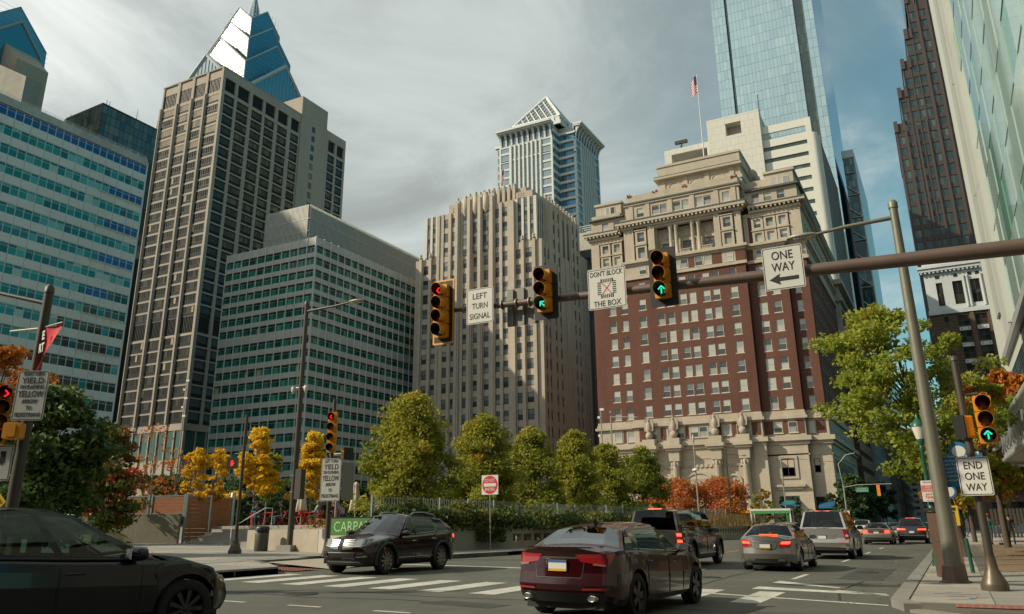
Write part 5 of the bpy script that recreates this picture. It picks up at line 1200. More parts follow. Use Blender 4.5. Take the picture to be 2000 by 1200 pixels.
r1 = thing('stone_balustrade', 'low stone parapet wall with square openings along the left kerb', 'wall', (wl[1][0], wl[1][1], 0)); L1 = (wl[1][0], wl[1][1], 0)
balm = mat('balustrade_stone', (.36, .31, .245), .9, var=.14, scale=1.5, stain=.22)
for si in range(1, 5):
    a, b_ = Vector((*wl[si], 0)), Vector((*wl[si+1], 0)); d = b_-a; L = d.length; d.normalize(); n = max(2, int(L/.55)); nn = Vector((-d.y, d.x, 0))*.32
    mb = MB(); wall_run(mb, a, b_, .1, .74, .42); lp(mb, 'plinth', balm, r1, L1); mb = MB(); wall_run(mb, a, b_, 1.1, 1.36, .42); lp(mb, 'coping', balm, r1, L1)
    st = []
    me = bpy.data.meshes.get('baluster_block') or MB().box(-.14, .14, -.17, .17, .745, 1.095).mesh('baluster_block', balm)
    for k in range(n+1):
        if k % 2 == 0 or si > 2: p = a+d*(L*k/n)+nn*.6; st.append((me, Matrix.Translation(p-Vector(L1)) @ Matrix.Rotation(math.atan2(d.y, d.x), 4, 'Z')))
    pieces(r1, 'baluster_block', st)
# car park wall, bins, sign
L2 = (-26.5, 28.1, 0); r2 = thing('concrete_parapet', 'low tan concrete wall behind the litter bin and lamp post', 'wall', L2)
tanc = mat('tan_wall_concrete', (.36, .31, .245), .9, var=.12, scale=2, stain=.15, bump=.003)
mb = MB(); wall_run(mb, (-29.4, 28.9), (-23.9, 27.5), .2, 1.42, .3); lp(mb, 'wall_face', tanc, r2, L2)
mb = MB(); wall_run(mb, (-23.88, 27.5), (-23.05, 27.1), .2, 1.44, .4); lp(mb, 'end_pier', mat('pale_pier', (.40, .38, .34), .85, var=.06), r2, L2)
Lc = (-21.9, 27.2, .08); r3 = thing('car_park_sign', 'green and white car park sign board partly behind the maroon car', 'sign', Lc, R(8))
grn = mat('sign_green', (.085, .22, .05), .6); wht = mat('sign_white', (.58, .57, .53), .5, var=.04, scale=5, stain=.08); blk = mat('sign_black', (.015, .015, .016), .5); redm = mat('sign_red', (.50, .02, .025), .5)
MB().box(-1.05, 1.3, -.02, .2, .3, 1.82).build('frame', blk, r3); MB().box(-.95, 1.25, -.035, -.021, 1.12, 1.76).build('green_panel', grn, r3); MB().box(-.95, 1.25, -.035, -.021, .4, 1.1).build('white_panel', wht, r3)
text_part('lettering', 'CARPARK', mat('letter_pale_green', (.42, .72, .36), .5), r3, .42, (.2, -.045, 1.44), 2.0); text_part('lettering', 'iparkit', blk, r3, .36, (-.05, -.045, .8), 1.5); MB().box(-.55, -.35, -.042, -.036, .5, .95).build('green_stripe', grn, r3)
def bin_(loc, label, blue=False):
    t = thing('litter_bin', label, 'litter bin', loc, 0, 'litter bins on the left pavement')
    m = bpy.data.materials.get('bin_grey') or mat('bin_grey', (.085, .08, .068), .5, .3, var=.08, scale=6)
    MB().lathe([(.27, 0), (.29, .03), (.30, .75), (.29, .78)], (0, 0, 0), 16).build('drum', m, t)
    b = MB(); b.lathe([(.31, .86), (.31, 1.0), (.27, 1.06), (.02, 1.08)], (0, 0, 0), 16); b.tube([(.27, .1, .77), (.27, .1, .87)], .04, 5); b.tube([(-.27, .1, .77), (-.27, .1, .87)], .04, 5); b.lathe([(.24, .76), (.24, .87)], (0, 0, 0), 12); b.build('lid', bpy.data.materials.get('bin_black') or mat('bin_black', (.02, .022, .022), .4), t)
    if blue: MB().box(-.1, .02, -.325, -.31, .9, .96).build('sticker', mat('sticker_blue', (.05, .2, .4), .5), t)
bin_((-27.1, 27.5, gz(-27)+.15), 'grey litter bin against the tan concrete wall', True)
bin_((-43.5, 31.6, gz(-43)+.15), 'litter bin in front of the speckled wall beside the wooden screen')
# speckled wall and wooden screens
L4 = (-41, 33.4, gz(-41)+.15); r4 = thing('speckled_wall', 'speckled grey concrete wall left of the wooden screens', 'wall', L4)
MB().prism([(-2.9, -1.3), (1.2, .3), (1.1, .55), (-3.0, -1.05)], -.3, 1.62).build('wall_face', mat('speckled_concrete', (.23, .21, .16), .9, var=.35, scale=14, stain=.1), r4)
g5 = thing('glass_balustrade', 'clear glass railing panel at the left end of the speckled wall', 'railing', (-45.5, 31.5, gz(-45)+.15))
MB().box(-1.6, 1.3, 0, .02, .5, 1.6).build('glass_panel', clear_glass('railing_glass', (.8, .85, .8), .05), g5); MB().box(-1.6, 1.3, -.1, .2, -.2, .5).build('kerb_base', tanc, g5); MB().tube([(-1.7, 0, 1.62), (1.35, 0, 1.62)], .03, 6).build('handrail', metal_grey, g5)
plank = mat('cedar_board', (.33, .125, .055), .7, var=.14, scale=2.5, stain=.1); postm = mat('galvanised_post', (.30, .36, .38), .45, .6, var=.08, scale=4)
def screen(pa, pb, z0, z1, label, n):
    d = Vector((pb[0]-pa[0], pb[1]-pa[1], 0)); L = d.length; t = thing('wooden_screen', label, 'fence', (pa[0], pa[1], 0), math.atan2(d.y, d.x), 'wooden screens by the plaza')
    h = (z1-z0-.12)/n
    for k in range(n): MB().box(.1, L-.1, -.02, .02, z0+.06+k*h+.006, z0+.06+(k+1)*h-.006).build('plank', plank, t)
    for x in (.05, L-.05): MB().box(x-.05, x+.05, -.06, .06, z0-.15, z1+.08).build('post', postm, t)
    MB().box(.1, L-.1, -.035, .035, z1-.06, z1).build('top_rail', postm, t); MB().box(.1, L-.1, -.035, .035, z0, z0+.06).build('bottom_rail', postm, t)
g0 = gz(-40)+.15
screen((-39.75, 34.05), (-40.65, 36.6), g0+.1, g0+2.72, 'tall wooden screen panel second from the right, floor to top', 11)
screen((-40.7, 36.7), (-41.6, 39.3), g0+.1, g0+2.72, 'tall wooden screen panel at the right end of the row', 11)
screen((-44.3, 32.6), (-42.1, 33.4), g0+1.66, g0+2.72, 'short wooden screen above the wall at the left end', 5)
screen((-42.0, 33.45), (-39.85, 34.1), g0+1.66, g0+2.72, 'short wooden screen above the wall next to the tall panels', 5)
MB().lathe([(.16, 0), (.16, 3.0), (.1, 3.08)], (-41.75, 39.5, g0), 10).build('end_post', postm); tag(bpy.data.objects['end_post'], 'round galvanised post at the right end of the wooden screens', 'post')
# wire fence above the hedge
L6 = (-21.6, 30, 1.4); r6 = thing('wire_fence', 'galvanised wire mesh fence standing above the hedge', 'fence', L6); fl = []
for k in range(20):
    y = 28.5+2.55*k; x = -21.9+(y-28.5)*.025 if y < 55 else -21.2+(y-55)*.12
    fl.append((x, y))
for k, (x, y) in enumerate(fl): MB().box(x-.035-L6[0], x+.035-L6[0], y-.035-L6[1], y+.035-L6[1], 0, 1.42).build('post', postm, r6)
mb = MB()
for (xa, ya), (xb, yb) in zip(fl, fl[1:]):
    for i in range(13): t = i/13; mb.box(xa+(xb-xa)*t-.006-L6[0], xa+(xb-xa)*t+.006-L6[0], ya+(yb-ya)*t-.006-L6[1], ya+(yb-ya)*t+.006-L6[1], .05, 1.36)
    for z in (.1, .4, .7, 1.0, 1.3): mb.tube([(xa-L6[0], ya-L6[1], z), (xb-L6[0], yb-L6[1], z)], .008, 4)
tag(mb.build('wire_mesh', postm, r6), kind='stuff')

# ================================================================ SIGNALS, SIGNS, LAMPS
yel = mat('signal_yellow', (.62, .25, .012), .45, var=.05, scale=6); visblk = mat('visor_black', (.012, .012, .012), .6); polebr = mat('bronze_pole', (.060, .050, .040), .5, .2, var=.1, scale=5)
armm = mat('mast_arm_paint', (.125, .085, .068), .5, .2, var=.12, scale=3); galv = mat('galvanised', (.30, .29, .26), .5, .5, var=.1, scale=6)
def lit(n, c, s): return mat(n, c, .4, emit=s)
L_red = lit('lit_red', (1, .02, .03), .95); L_grn = lit('lit_green', (.04, .85, .52), .8); L_hand = lit('lit_hand', (.9, .02, .02), 1.2)
lens_m = {'r': mat('red_lens', (.10, .012, .012), .25), 'y': mat('amber_lens', (.14, .06, .01), .25), 'g': mat('green_lens', (.01, .05, .04), .25)}
def arrow(kind, s, m, parent, loc):
    dirs = {'left': (-1, 0), 'right': (1, 0), 'up': (0, 1), 'upleft': (-.7, .7)}; dx, dz = dirs[kind]; px, pz = -dz, dx; mb = MB()
    def bar(a, b_, w=.016):
        A, Bv = Vector((a[0], 0, a[1])), Vector((b_[0], 0, b_[1])); mb.tube([A, Bv], w, 6)
    tip = (dx*s, dz*s); head = s*.85
    if kind in ('up', 'upleft'): bar((-dx*s, -dz*s), (dx*s*.35, dz*s*.35))
    for sg in (-1, 1): bar(tip, (tip[0]-dx*head+sg*px*head, tip[1]-dz*head+sg*pz*head))
    o = mb.build('lit_arrow', m, parent, loc); return o
def signal(label, loc, rz, n, lit_i, kind, m, back=True, border=False, sec=.345, group='traffic signal heads'):
    t = thing('traffic_signal', label, 'traffic light', loc, rz, group); H = n*sec; w = .17
    cols = ['r', 'y', 'y', 'g'] if n == 4 else ['r', 'y', 'g']
    if back:
        o = rrect(.62, H+.3, .04); MB().slab(o, .12, .14).build('backplate', visblk, t)
        if border: mb = MB(); ring(mb, o, rrect(.53, H+.21, .03), .115); mb.build('reflective_border', mat('reflective_yellow', (.70, .30, .01), .5), t)
    for k in range(n):
        z = H/2-sec*(k+.5); h = MB().slab(rrect(2*w, sec-.012, .03, 2, 0, 0), -.02, .18); hs = h.build('housing', yel, t, (0, 0, z))
        mb = MB(); N_ = 18; P = []; Q = []
        for i in range(N_+1):
            a = R(-50+280*i/N_); c, s_ = math.cos(a), math.sin(a); d = .24+.05*(s_)
            P.append([(.152*c, -.02, .152*s_), (.152*c, -.02-d, .152*s_)]); Q.append([(.144*c, -.02, .144*s_), (.144*c, -.02-d, .144*s_)])
        mb.grid(P, 0, True); mb.grid(Q, 1, True, True); mb.grid([[p[1], q[1]] for p, q in zip(P, Q)], 0, False); mb.build('visor', [yel, visblk], hs)
        b = MB().lathe([(.14, 0), (.13, -.02), (.08, -.045), (.01, -.055)], (0, -.021, 0), 16, axis='y'); b.build('lens', lens_m[cols[k]], hs)
        if k == lit_i: arrow(kind, .085, m, hs, (0, -.085, 0))
    return t
def sign(label, loc, rz, w, h, lines, cat='sign', face=None, ink=None, border=True, name='road_sign', group=None, back=None, r=.04):
    t = thing(name, label, cat, loc, rz, group); face = face or wht; ink = ink or blk
    MB().slab(rrect(w, h, r), -.006, .006).build('plate', face, t)
    if border: mb = MB(); ring(mb, rrect(w-.03, h-.03, r*.8), rrect(w-.06, h-.06, r*.6), -.0075); mb.build('border', ink, t)
    for s_, z, hh, ww in lines: text_part('lettering', s_, ink, t, hh, (0, -.009, z), ww, bold=.008)
    return t
def shapes(t, name, m, polys, y=-.009):
    mb = MB()
    for p in polys: mb.slab(p, y-.001, y+.001)
    return mb.build(name, m, t)
# mast arm across the street
A = thing('mast_arm', 'brown tubular mast arm reaching over the street from the right', 'signal pole', (3.7, 16.55, .12))
def ap(x): t = (3.7-x)/14.1; return (x-3.7, 0, 6.18+.5*t-.12)
MB().tube([ap(3.6), ap(1), ap(-2), ap(-5.5), ap(-8.5), ap(-10.45)], [.165, .15, .125, .10, .08, .06], 16).build('arm', armm, A)
MB().tube([(0, 0, 0), (0, 0, 7.0)], [.19, .15], 14).build('pole', armm, A); MB().lathe([(.33, 0), (.33, .1), (.24, .3), (.2, .6)], (0, 0, 0), 14).build('base', armm, A)
mb = MB()
for x in (-9.0, -8.6, -8.25, -7.75, -6.2, -4.9, -2.4): mb.lathe([(.12, -.012), (.12, .012)], ap(x), 12, axis='x')
mb.build('band_clamp', galv, A)
signal('four lamp signal with yellow rimmed backplate at the left end of the mast arm', (-10.62, 16.3, 6.64), 0, 4, 0, 'left', L_red, True, True)
signal('three lamp signal with green arrow beside the grey sign back', (-7.73, 16.25, 6.73), 0, 3, 2, 'upleft', L_grn)
signal('three lamp signal with lit green up arrow between the two black and white signs', (-4.87, 16.25, 6.66), 0, 3, 2, 'up', L_grn)
sign('white sign reading LEFT TURN SIGNAL near the left end of the mast arm', (-9.55, 16.4, 6.65), 0, .76, .9, [('LEFT', .25, .15, .4), ('TURN', 0, .15, .44), ('SIGNAL', -.26, .15, .58)])
t = sign("white sign reading DON'T BLOCK THE BOX with a crossed junction emblem", (-6.2, 16.38, 6.6), 0, .92, .95, [("DON'T BLOCK", .36, .125, .78), ('THE BOX', -.35, .135, .66)])
pl = []
for i in range(7): 
    x = -.135+.045*i; pl += [[(x, .14), (x+.022, .14), (x+.022, .225), (x, .225)], [(x, -.225), (x+.022, -.225), (x+.022, -.14), (x, -.14)]]
    z = -.135+.045*i; pl += [[(.14, z), (.225, z), (.225, z+.022), (.14, z+.022)], [(-.225, z), (-.14, z), (-.14, z+.022), (-.225, z+.022)]]
for s1 in (-1, 1):
    for s2 in (-1, 1): a = [(s1*.13, s2*.14), (s1*.13, s2*.23), (s1*.145, s2*.23), (s1*.145, s2*.14)]; pl.append(a if s1*s2 < 0 else a[::-1])
shapes(t, 'junction_emblem', blk, pl); shapes(t, 'red_cross', redm, [[(-.12, -.13), (-.105, -.14), (.12, .13), (.105, .14)], [(.105, -.14), (.12, -.13), (-.105, .14), (-.12, .13)]])
t = sign('white ONE WAY sign with a black left arrow on the mast arm', (-2.33, 16.35, 6.46), 0, .8, .92, [('ONE', .27, .19, .42), ('WAY', .02, .19, .46)])
shapes(t, 'black_arrow', blk, [[(-.3, -.24), (-.08, -.36), (-.1, -.28), (.28, -.28), (.28, -.2), (-.1, -.2), (-.08, -.12)]])
t = thing('sign_back', 'grey back of a large ribbed sign behind the mast arm', 'sign', (-8.5, 16.75, 6.58)); MB().slab(rrect(.95, .95, .04), 0, .01).build('plate', mat('sign_aluminium', (.22, .21, .19), .6, .3, var=.06), t)
for x in (-.3, 0, .3): MB().box(x-.02, x+.02, -.06, -.002, -.45, .45).build('rib', bpy.data.materials['sign_aluminium'], t)
# tall lamp pole, right
def lamp_post(label, loc, h, arm, z_arm, m, r0, r1, base=None, group='tall street lamps', bent=.25):
    t = thing('street_lamp', label, 'street lamp', loc, 0, group)
    MB().tube([(0, 0, 0), (0, 0, h*.5), (0, 0, h)], [r0, (r0+r1)/2, r1], 14).build('pole', m, t); MB().lathe([(r1*1.2, 0), (r1*1.2, .16), (r1*.8, .22)], (0, 0, h-.05), 12).build('cap', m, t)
    d = 1 if arm > 0 else -1
    MB().tube([(0, 0, z_arm), (arm*.5, 0, z_arm-bent*.35), (arm-.5*d, 0, z_arm-bent)], [.06, .05, .04], 10).build('arm', m, t)
    lum = MB().lathe([(.03, 0), (.16, .08), (.2, .35), (.17, .65), (.05, .8)], (0, 0, 0), 12, axis='x'); lum.v = [(x*d+arm-.6*d, y, z*.42+z_arm-bent) for x, y, z in lum.v]
    lo = lum.build('luminaire', galv, t); MB().box(arm-.45*d, arm+.02*d, -.13, .13, z_arm-bent-.075, z_arm-bent-.06).build('lens', mat('lamp_lens', (.45, .44, .38), .3) if not bpy.data.materials.get('lamp_lens') else bpy.data.materials['lamp_lens'], lo)
    if base: base(t)
    return t
def base_box(t): MB().lathe([(.34, 0), (.34, .02), (.27, .05), (.25, .36), (.14, .46)], (0, 0, 0), 8, smooth=False).build('base', armm, t); MB().box(-.5, .42, -.4, .4, -.09, -.005).build('footing', slabm[2], t)
lamp_post('very tall grey leaning lamp post beside the wayfinding sign on the right', (-.2, 21.95, .14), 9.25, -2.55, 8.95, mat('lamp_grey', (.165, .16, .125), .5, .3, var=.14, scale=4), .19, .10, base_box, bent=.12)
t = lamp_post('dark street lamp with twin white cameras left of the maroon car', (-25.9, 28.0, gz(-26)+.15), 11.2, 3.2, 10.85, polebr, .15, .10, lambda t: MB().box(-.42, .42, -.42, .42, 0, .28).build('base', galv, t), bent=-.1)
for s_ in (-1, 1): b = MB().tube([(0, 0, 7.2), (s_*.38, 0, 7.2)], .05, 6); b.lathe([(.08, 0), (.11, -.08), (.10, -.2), (.05, -.3), (.02, -.33)], (s_*.38, -.08, 7.25), 12); b.build('camera', wht, t)
MB().box(.16, .5, -.15, .15, 2.2, 3.5).build('control_box', polebr, t)
for z in (2.5, 3.2): MB().lathe([(.155, 0), (.155, .03)], (0, 0, z), 12).build('band', galv, t)
# right corner: END ONE WAY pole
t = thing('signal_post', 'brown signal post with a bell base at the right corner', 'signal pole', (.51, 19.8, .12))
MB().tube([(0, 0, .3), (0, 0, 4.7)], [.085, .075], 12).build('pole', polebr, t); MB().lathe([(.25, 0), (.255, .1), (.24, .16), (.19, .26), (.12, .42), (.1, .62), (.1, .66)], (0, 0, 0), 18).build('base', mat('post_base', (.10, .078, .055), .4, .3, var=.12, scale=5), t); MB().lathe([(.09, 0), (.085, .08), (.02, .12)], (0, 0, 4.7), 12).build('cap', polebr, t)
mb = MB(); mb.tube([(0, 0, 3.95), (.34, 0, 3.95)], .025, 6); mb.tube([(0, 0, 2.78), (.34, 0, 2.78)], .025, 6); mb.tube([(0, 0, 3.35), (-.1, 0, 3.35)], .03, 6); mb.build('bracket', polebr, t)
signal('yellow three lamp signal with lit green up arrow above the END ONE WAY sign', (.88, 19.65, 3.51), 0, 3, 2, 'up', L_grn, False, sec=.335)
def ped(label, loc, rz, m=None):
    t = thing('pedestrian_signal', label, 'pedestrian signal', loc, rz, 'pedestrian signals'); MB().slab(rrect(.42, .46, .04), .0, .17).build('housing', yel, t); MB().slab(rrect(.44, .48, .03), -.03, -.001).build('face', visblk, t)
    if m:
        b = MB(); b.box(-.05, .05, -.04, -.031, -.12, .02)
        for i in range(4): b.box(-.05+.027*i, -.033+.027*i, -.04, -.031, .02, .12-.02*abs(i-1.5))
        b.slab([(.05, -.08), (.1, 0), (.08, .02), (.05, -.03)], -.04, -.031); b.build('lit_hand', m, t)
    return t
ped('yellow pedestrian signal seen side on at the right corner', (.40, 19.75, 3.38), R(-62))
sign('white END ONE WAY sign on the brown signal post', (.50, 19.62, 2.36), R(-4), .60, .78, [('END', .22, .155, .34), ('ONE', 0, .155, .36), ('WAY', -.22, .155, .38)])
# wayfinding sign
t = thing('wayfinding_sign', 'blue wayfinding sign with a round top behind the END ONE WAY sign', 'sign', (.30, 22.1, 2.70), R(-2)); bl = mat('sign_blue', (.008, .13, .30), .5)
MB().slab([(-.42, -.46), (.50, -.46), (.50, .30), (-.42, .30)], 0, .02).build('panel', bl, t); c = [(.02+.21*math.cos(R(a)), -.02+.40+.20*math.sin(R(a))) for a in range(0, 360, 15)]; MB().slab(c, .001, .018).build('disc', bl, t); MB().slab([(.02+.145*math.cos(R(a)), .36+.13*math.sin(R(a))) for a in range(0, 360, 15)], -.004, 0).build('white_dome', wht, t); MB().slab([(-.42, -.34), (.50, -.34), (.50, -.26), (-.42, -.26)], -.004, -.001).build('green_band', mat('band_green', (.03, .16, .06), .5), t)
for i, (s_, ww) in enumerate((('JFK Plaza/Love Park', .66), ('Suburban Station', .56), ('Logan Square', .45), ('Friends Center', .46), ('Quaker Meeting', .5), ('Temple Univ. Center', .62), ('Chestnut/Walnut', .52))): text_part('lettering', s_, wht, t, .055, (-.38, -.008, .24-.09*i), ww*.95, align='LEFT')
shapes(t, 'white_arrow', wht, [[(.4, .26), (.42, .26), (.42, .3), (.45, .3), (.41, .345), (.37, .3), (.4, .3)]], -.006); MB().box(-.7, -.47, .0, .03, -.25, .02).build('bracket', mat('bracket_green', (.02, .07, .05), .5), t)
# green heritage lamp with parking sign
hg = mat('heritage_green', (.012, .085, .055), .4, .1, var=.1, scale=5)
t = thing('heritage_lamp', 'green cast iron lantern lamp post at the right kerb', 'street lamp', (-.62, 30.2, .13)); MB().lathe([(.24, 0), (.24, .08), (.2, .14), (.22, .3), (.15, .5), (.135, .62), (.15, .66), (.12, .72), (.11, 1.55), (.14, 1.6), (.14, 1.68), (.10, 1.75), (.075, 2.5), (.055, 3.6), (.08, 3.66), (.05, 3.75)], (0, 0, 0), 14).build('post', hg, t)
MB().lathe([(.05, 3.75), (.14, 3.95), (.13, 3.97)], (0, 0, 0), 12).build('cup', hg, t); MB().lathe([(.12, 3.97), (.2, 4.3), (.21, 4.4)], (0, 0, 0), 12).build('globe', mat('lamp_glass', (.62, .60, .52), .2), t); MB().lathe([(.23, 4.38), (.22, 4.44), (.12, 4.58), (.05, 4.64), (.05, 4.74), (.02, 4.8)], (0, 0, 0), 12).build('hood', hg, t)
t = sign('small white and red no stopping sign on the green lamp post', (-.62, 30.0, 2.42), R(-4), .4, .66, [], border=False, r=.03); MB().box(-.19, .19, -.009, -.0065, -.02, .18).build('red_panel', mat('faded_red', (.50, .12, .10), .6), t)
for s_, z, hh, ww, m in (('TOW AWAY', .28, .04, .26, redm), ('NO', .125, .08, .14, wht), ('STOPPING', .03, .06, .3, wht), ('ANY', -.1, .08, .2, redm), ('TIME', -.2, .08, .24, redm), ('<->', -.29, .05, .16, redm)): text_part('lettering', s_, m, t, hh, (0, -.011, z), ww)
# stone cabinet, bollard
t = thing('stone_pylon', 'brown stone information pylon behind the tall lamp post', 'pylon', (-.28, 24.2, .13), R(-3)); pyl = mat('brown_stone_panel', (.13, .078, .058), .45, var=.12, scale=3)
MB().box(-.33, .32, -.12, .12, .02, .85).build('plinth', pyl, t); MB().box(-.35, .3, -.11, .11, .86, 1.58).build('panel', pyl, t); MB().box(-.38, .33, -.16, .16, 1.6, 1.68).build('cap', metal_dark, t); MB().box(-.62, .5, -.3, .3, -.05, -.002).build('footing', slabm[2], t)
t = thing('bollard', 'slim dark bollard on the pavement by the right signal post', 'bollard', (.22, 26.2, .13)); MB().tube([(0, 0, 0), (-.03, 0, .86)], .05, 8).build('shaft', hg, t); MB().lathe([(.06, 0), (.02, .05)], (-.03, 0, .86), 8).build('cap', hg, t)
# left corner posts
t = thing('signal_post', 'thin dark post with a flared base and red hand signal left of the street lamp', 'signal pole', (-26.05, 25.0, gz(-26)+.16)); MB().tube([(0, 0, .3), (0, 0, 5.6)], [.075, .065], 10).build('pole', polebr, t); MB().lathe([(.28, 0), (.27, .12), (.14, .4), (.09, .62)], (0, 0, 0), 6, smooth=False).build('base', polebr, t); MB().tube([(0, 0, 4.0), (-.5, 0, 4.0)], .025, 6).build('bracket', polebr, t)
ped('black pedestrian signal with a red hand on the thin dark post', (-26.55, 24.9, 4.12), R(20), L_hand)
t = thing('signal_post', 'dark post holding the left turn yield sign in front of the car park wall', 'signal pole', (-21.5, 25.25, gz(-21.5)+.15)); MB().tube([(0, 0, 0), (0, 0, 6.0)], [.09, .075], 10).build('pole', polebr, t); MB().lathe([(.2, 0), (.12, .3), (.1, .5)], (0, 0, 0), 8).build('base', polebr, t)
signal('yellow four lamp signal with lit red left arrow above the left turn yield sign', (-21.35, 25.0, 5.1), R(24), 4, 0, 'left', L_red, False, sec=.40)
t = ped('black pedestrian signal seen edge on behind the four lamp signal', (-20.75, 25.35, 4.25), R(75)); 
yl = lambda a: [(a+' TURN', .50, .095, .52), ('YIELD', .345, .15, .58), ('ON FLASHING', .195, .095, .62), ('YELLOW', .035, .155, .66), ('ARROW', -.135, .10, .40), ('TO', -.285, .095, .14), ('PEDESTRIANS', -.44, .10, .66)]
sign('white left turn yield on flashing yellow arrow sign left of the maroon car', (-21.25, 24.98, 3.27), R(22), .80, 1.62, [(a, z*1.4, h*1.35, w) for a, z, h, w in yl('LEFT')])
t = thing('sign_back', 'grey edge on sign behind the left turn yield sign', 'sign', (-20.75, 25.4, 3.2), R(60)); MB().slab(rrect(.5, 1.4, .04), 0, .012).build('plate', bpy.data.materials['sign_aluminium'], t)
# near left pole group
t = thing('street_lamp', 'dark lamp post with a red banner at the left edge', 'street lamp', (-17.33, 10.4, gz(-17.7)+.2), 0, 'tall street lamps'); 
MB().tube([(0, 0, 0), (0, 0, 6.2)], [.13, .095], 12).build('pole', polebr, t); MB().tube([(0, 0, 5.9), (-1.9, -.6, 6.4)], [.05, .04], 8).build('arm', polebr, t); MB().lathe([(.11, 0), (.1, .12), (.04, .2)], (0, 0, 6.15), 10).build('cap', polebr, t)
mb = MB(); mb.tube([(.05, 0, 5.34), (.85, -.1, 5.34)], .02, 6); mb.tube([(-.1, 0, 5.34), (-1.4, .1, 5.45)], .025, 6); mb.build('banner_rod', galv, t)
mb = MB(); P = [[(.12+.66*u*(1-.75*v), -.02-.08*u+.06*math.sin(3*v+2*u), 5.32-1.0*v) for u in (0, .25, .5, .75, 1)] for v in [i/10 for i in range(11)]]; mb.grid(P, 0, True); mb.build('banner', mat('banner_red', (.55, .012, .022), .7), t)
for s_, z, ww in (('E', 5.12, .10), ('RT', 4.84, .2)): text_part('lettering', s_, wht, t, .2, (.26, -.115, z), ww, rot=(R(90), R(-8), R(-6)), bold=.06)
sign('white right turn yield on flashing yellow arrow sign at the left edge', (-17.02, 10.2, 4.22), R(30), .66, 1.06, [(a, z*.93, h*.88, w*.8) for a, z, h, w in yl('RIGHT')], r=.05)
signal('yellow four lamp signal turned right with red arrow at the left edge', (-18.0, 10.2, 3.87), R(62), 4, 0, 'right', L_red, False, sec=.31)
t = thing('signal_post', 'dark signal post behind the four lamp signal at the left edge', 'signal pole', (-17.85, 10.7, gz(-18)+.2)); MB().tube([(0, 0, 0), (0, 0, 4.7)], [.08, .07], 10).build('pole', polebr, t); MB().lathe([(.085, 0), (.08, .08), (.02, .13)], (0, 0, 4.7), 10).build('cap', polebr, t); mb = MB(); mb.tube([(0, 0, 4.0), (.15, -.6, 4.0)], .025, 6); mb.tube([(0, 0, 2.8), (.5, -.3, 2.8)], .025, 6); mb.build('bracket', galv, t)
t = thing('pedestrian_signal', 'yellow back of a pedestrian signal under the right turn yield sign', 'pedestrian signal', (-17.3, 10.15, 3.48), R(30), 'pedestrian signals'); MB().slab(rrect(.36, .34, .05), -.12, .1).build('housing', yel, t); MB().slab(rrect(.2, .26, .03), -.15, -.121).build('back_cover', yel, t)
t = sign('white keep right sign with a curving black arrow at the left edge', (-17.98, 10.25, 2.86), R(30), .72, .74, [], r=.03)
shapes(t, 'curved_arrow', blk, [[(-.02, -.26), (.06, -.26), (.06, -.1), (.0, .02), (.0, .12), (-.07, .12), (-.07, 0), (-.02, -.12)], [(-.13, .1), (.06, .1), (-.035, .27)]]); shapes(t, 'island_mark', blk, [[(.1, .02), (.16, -.06), (.22, .02), (.22, .24), (.1, .24)]])
t = thing('warning_sign', 'yellow warning diamond low at the left edge', 'sign', (-17.85, 10.25, 2.05), R(20)); MB().slab([(0, -.35), (.35, 0), (0, .35), (-.35, 0)], 0, .01).build('plate', mat('warning_yellow', (.60, .40, .02), .5), t); MB().lathe([(.05, 0), (.03, -.03)], (.15, -.001, .05), 8, axis='y').build('reflector', redm, t); MB().tube([(0, .03, -1.6), (0, .03, .3)], .025, 6).build('post', galv, t)
# do not enter
t = thing('do_not_enter_sign', 'red and white DO NOT ENTER sign on a thin grey post at the kerb', 'sign', (-19.28, 34.1, gz(-19)+.15)); MB().tube([(0, .03, 0), (0, .03, 3.4)], .035, 8).build('post', galv, t); MB().slab(rrect(.9, .9, .04, cz=2.95), -.006, .006).build('plate', wht, t)
shapes(t, 'red_disc', redm, [[(.42*math.cos(R(a)), 2.95+.42*math.sin(R(a))) for a in range(0, 360, 12)]]); shapes(t, 'white_bar', wht, [[(-.33, 2.87), (.33, 2.87), (.33, 3.02), (-.33, 3.02)]], -.013); text_part('lettering', 'DO NOT', wht, t, .15, (0, -.014, 3.15), .56, bold=.01); text_part('lettering', 'ENTER', wht, t, .15, (0, -.014, 2.74), .52, bold=.01)
# distant lamp posts, bus shelter, far signals
for lb, (x, y, h, arm) in {'grey lamp post standing left of the brick block entrance': (-33.6, 88, 12.6, 3.2), 'slim lamp post in front of the engraved arch': (-26.0, 95, 9.5, 0), 'thin dark lamp post beside the right hand column': (-22.8, 97, 8.5, 2.2)}.items():
    if arm: t = lamp_post(lb, (x, y, 1.4), h, arm, h-.5, polebr if arm < 3 else galv, .13, .08)
    else: t = thing('street_lamp', lb, 'street lamp', (x, y, 1.4), 0, 'tall street lamps'); MB().tube([(0, 0, 0), (0, 0, h)], [.1, .07], 8).build('pole', galv, t); MB().lathe([(.4, 0), (.42, .15), (.15, .3)], (0, 0, h-3.4), 8).build('camera', wht, t); MB().lathe([(.15, 0), (.12, .6), (.05, .8)], (0, 0, h), 8).build('luminaire', galv, t)
t = thing('camera_mast', 'slim grey mast with floodlights beside the grey lamp post', 'mast', (-34.6, 87.5, 1.4)); MB().tube([(0, 0, 0), (0, 0, 13)], [.1, .07], 8).build('pole', galv, t)
for z, s_ in ((13, 1), (12.1, -1), (10, -1)): MB().box(-.1, .4*s_, -.12, .12, z-.15, z+.1).build('floodlight', wht, t)
t = thing('camera_mast', 'slim grey mast with floodlights left of the green office corner', 'mast', (-90, 75, 1.2)); MB().tube([(0, 0, 0), (0, 0, 20)], [.12, .07], 8).build('pole', galv, t)
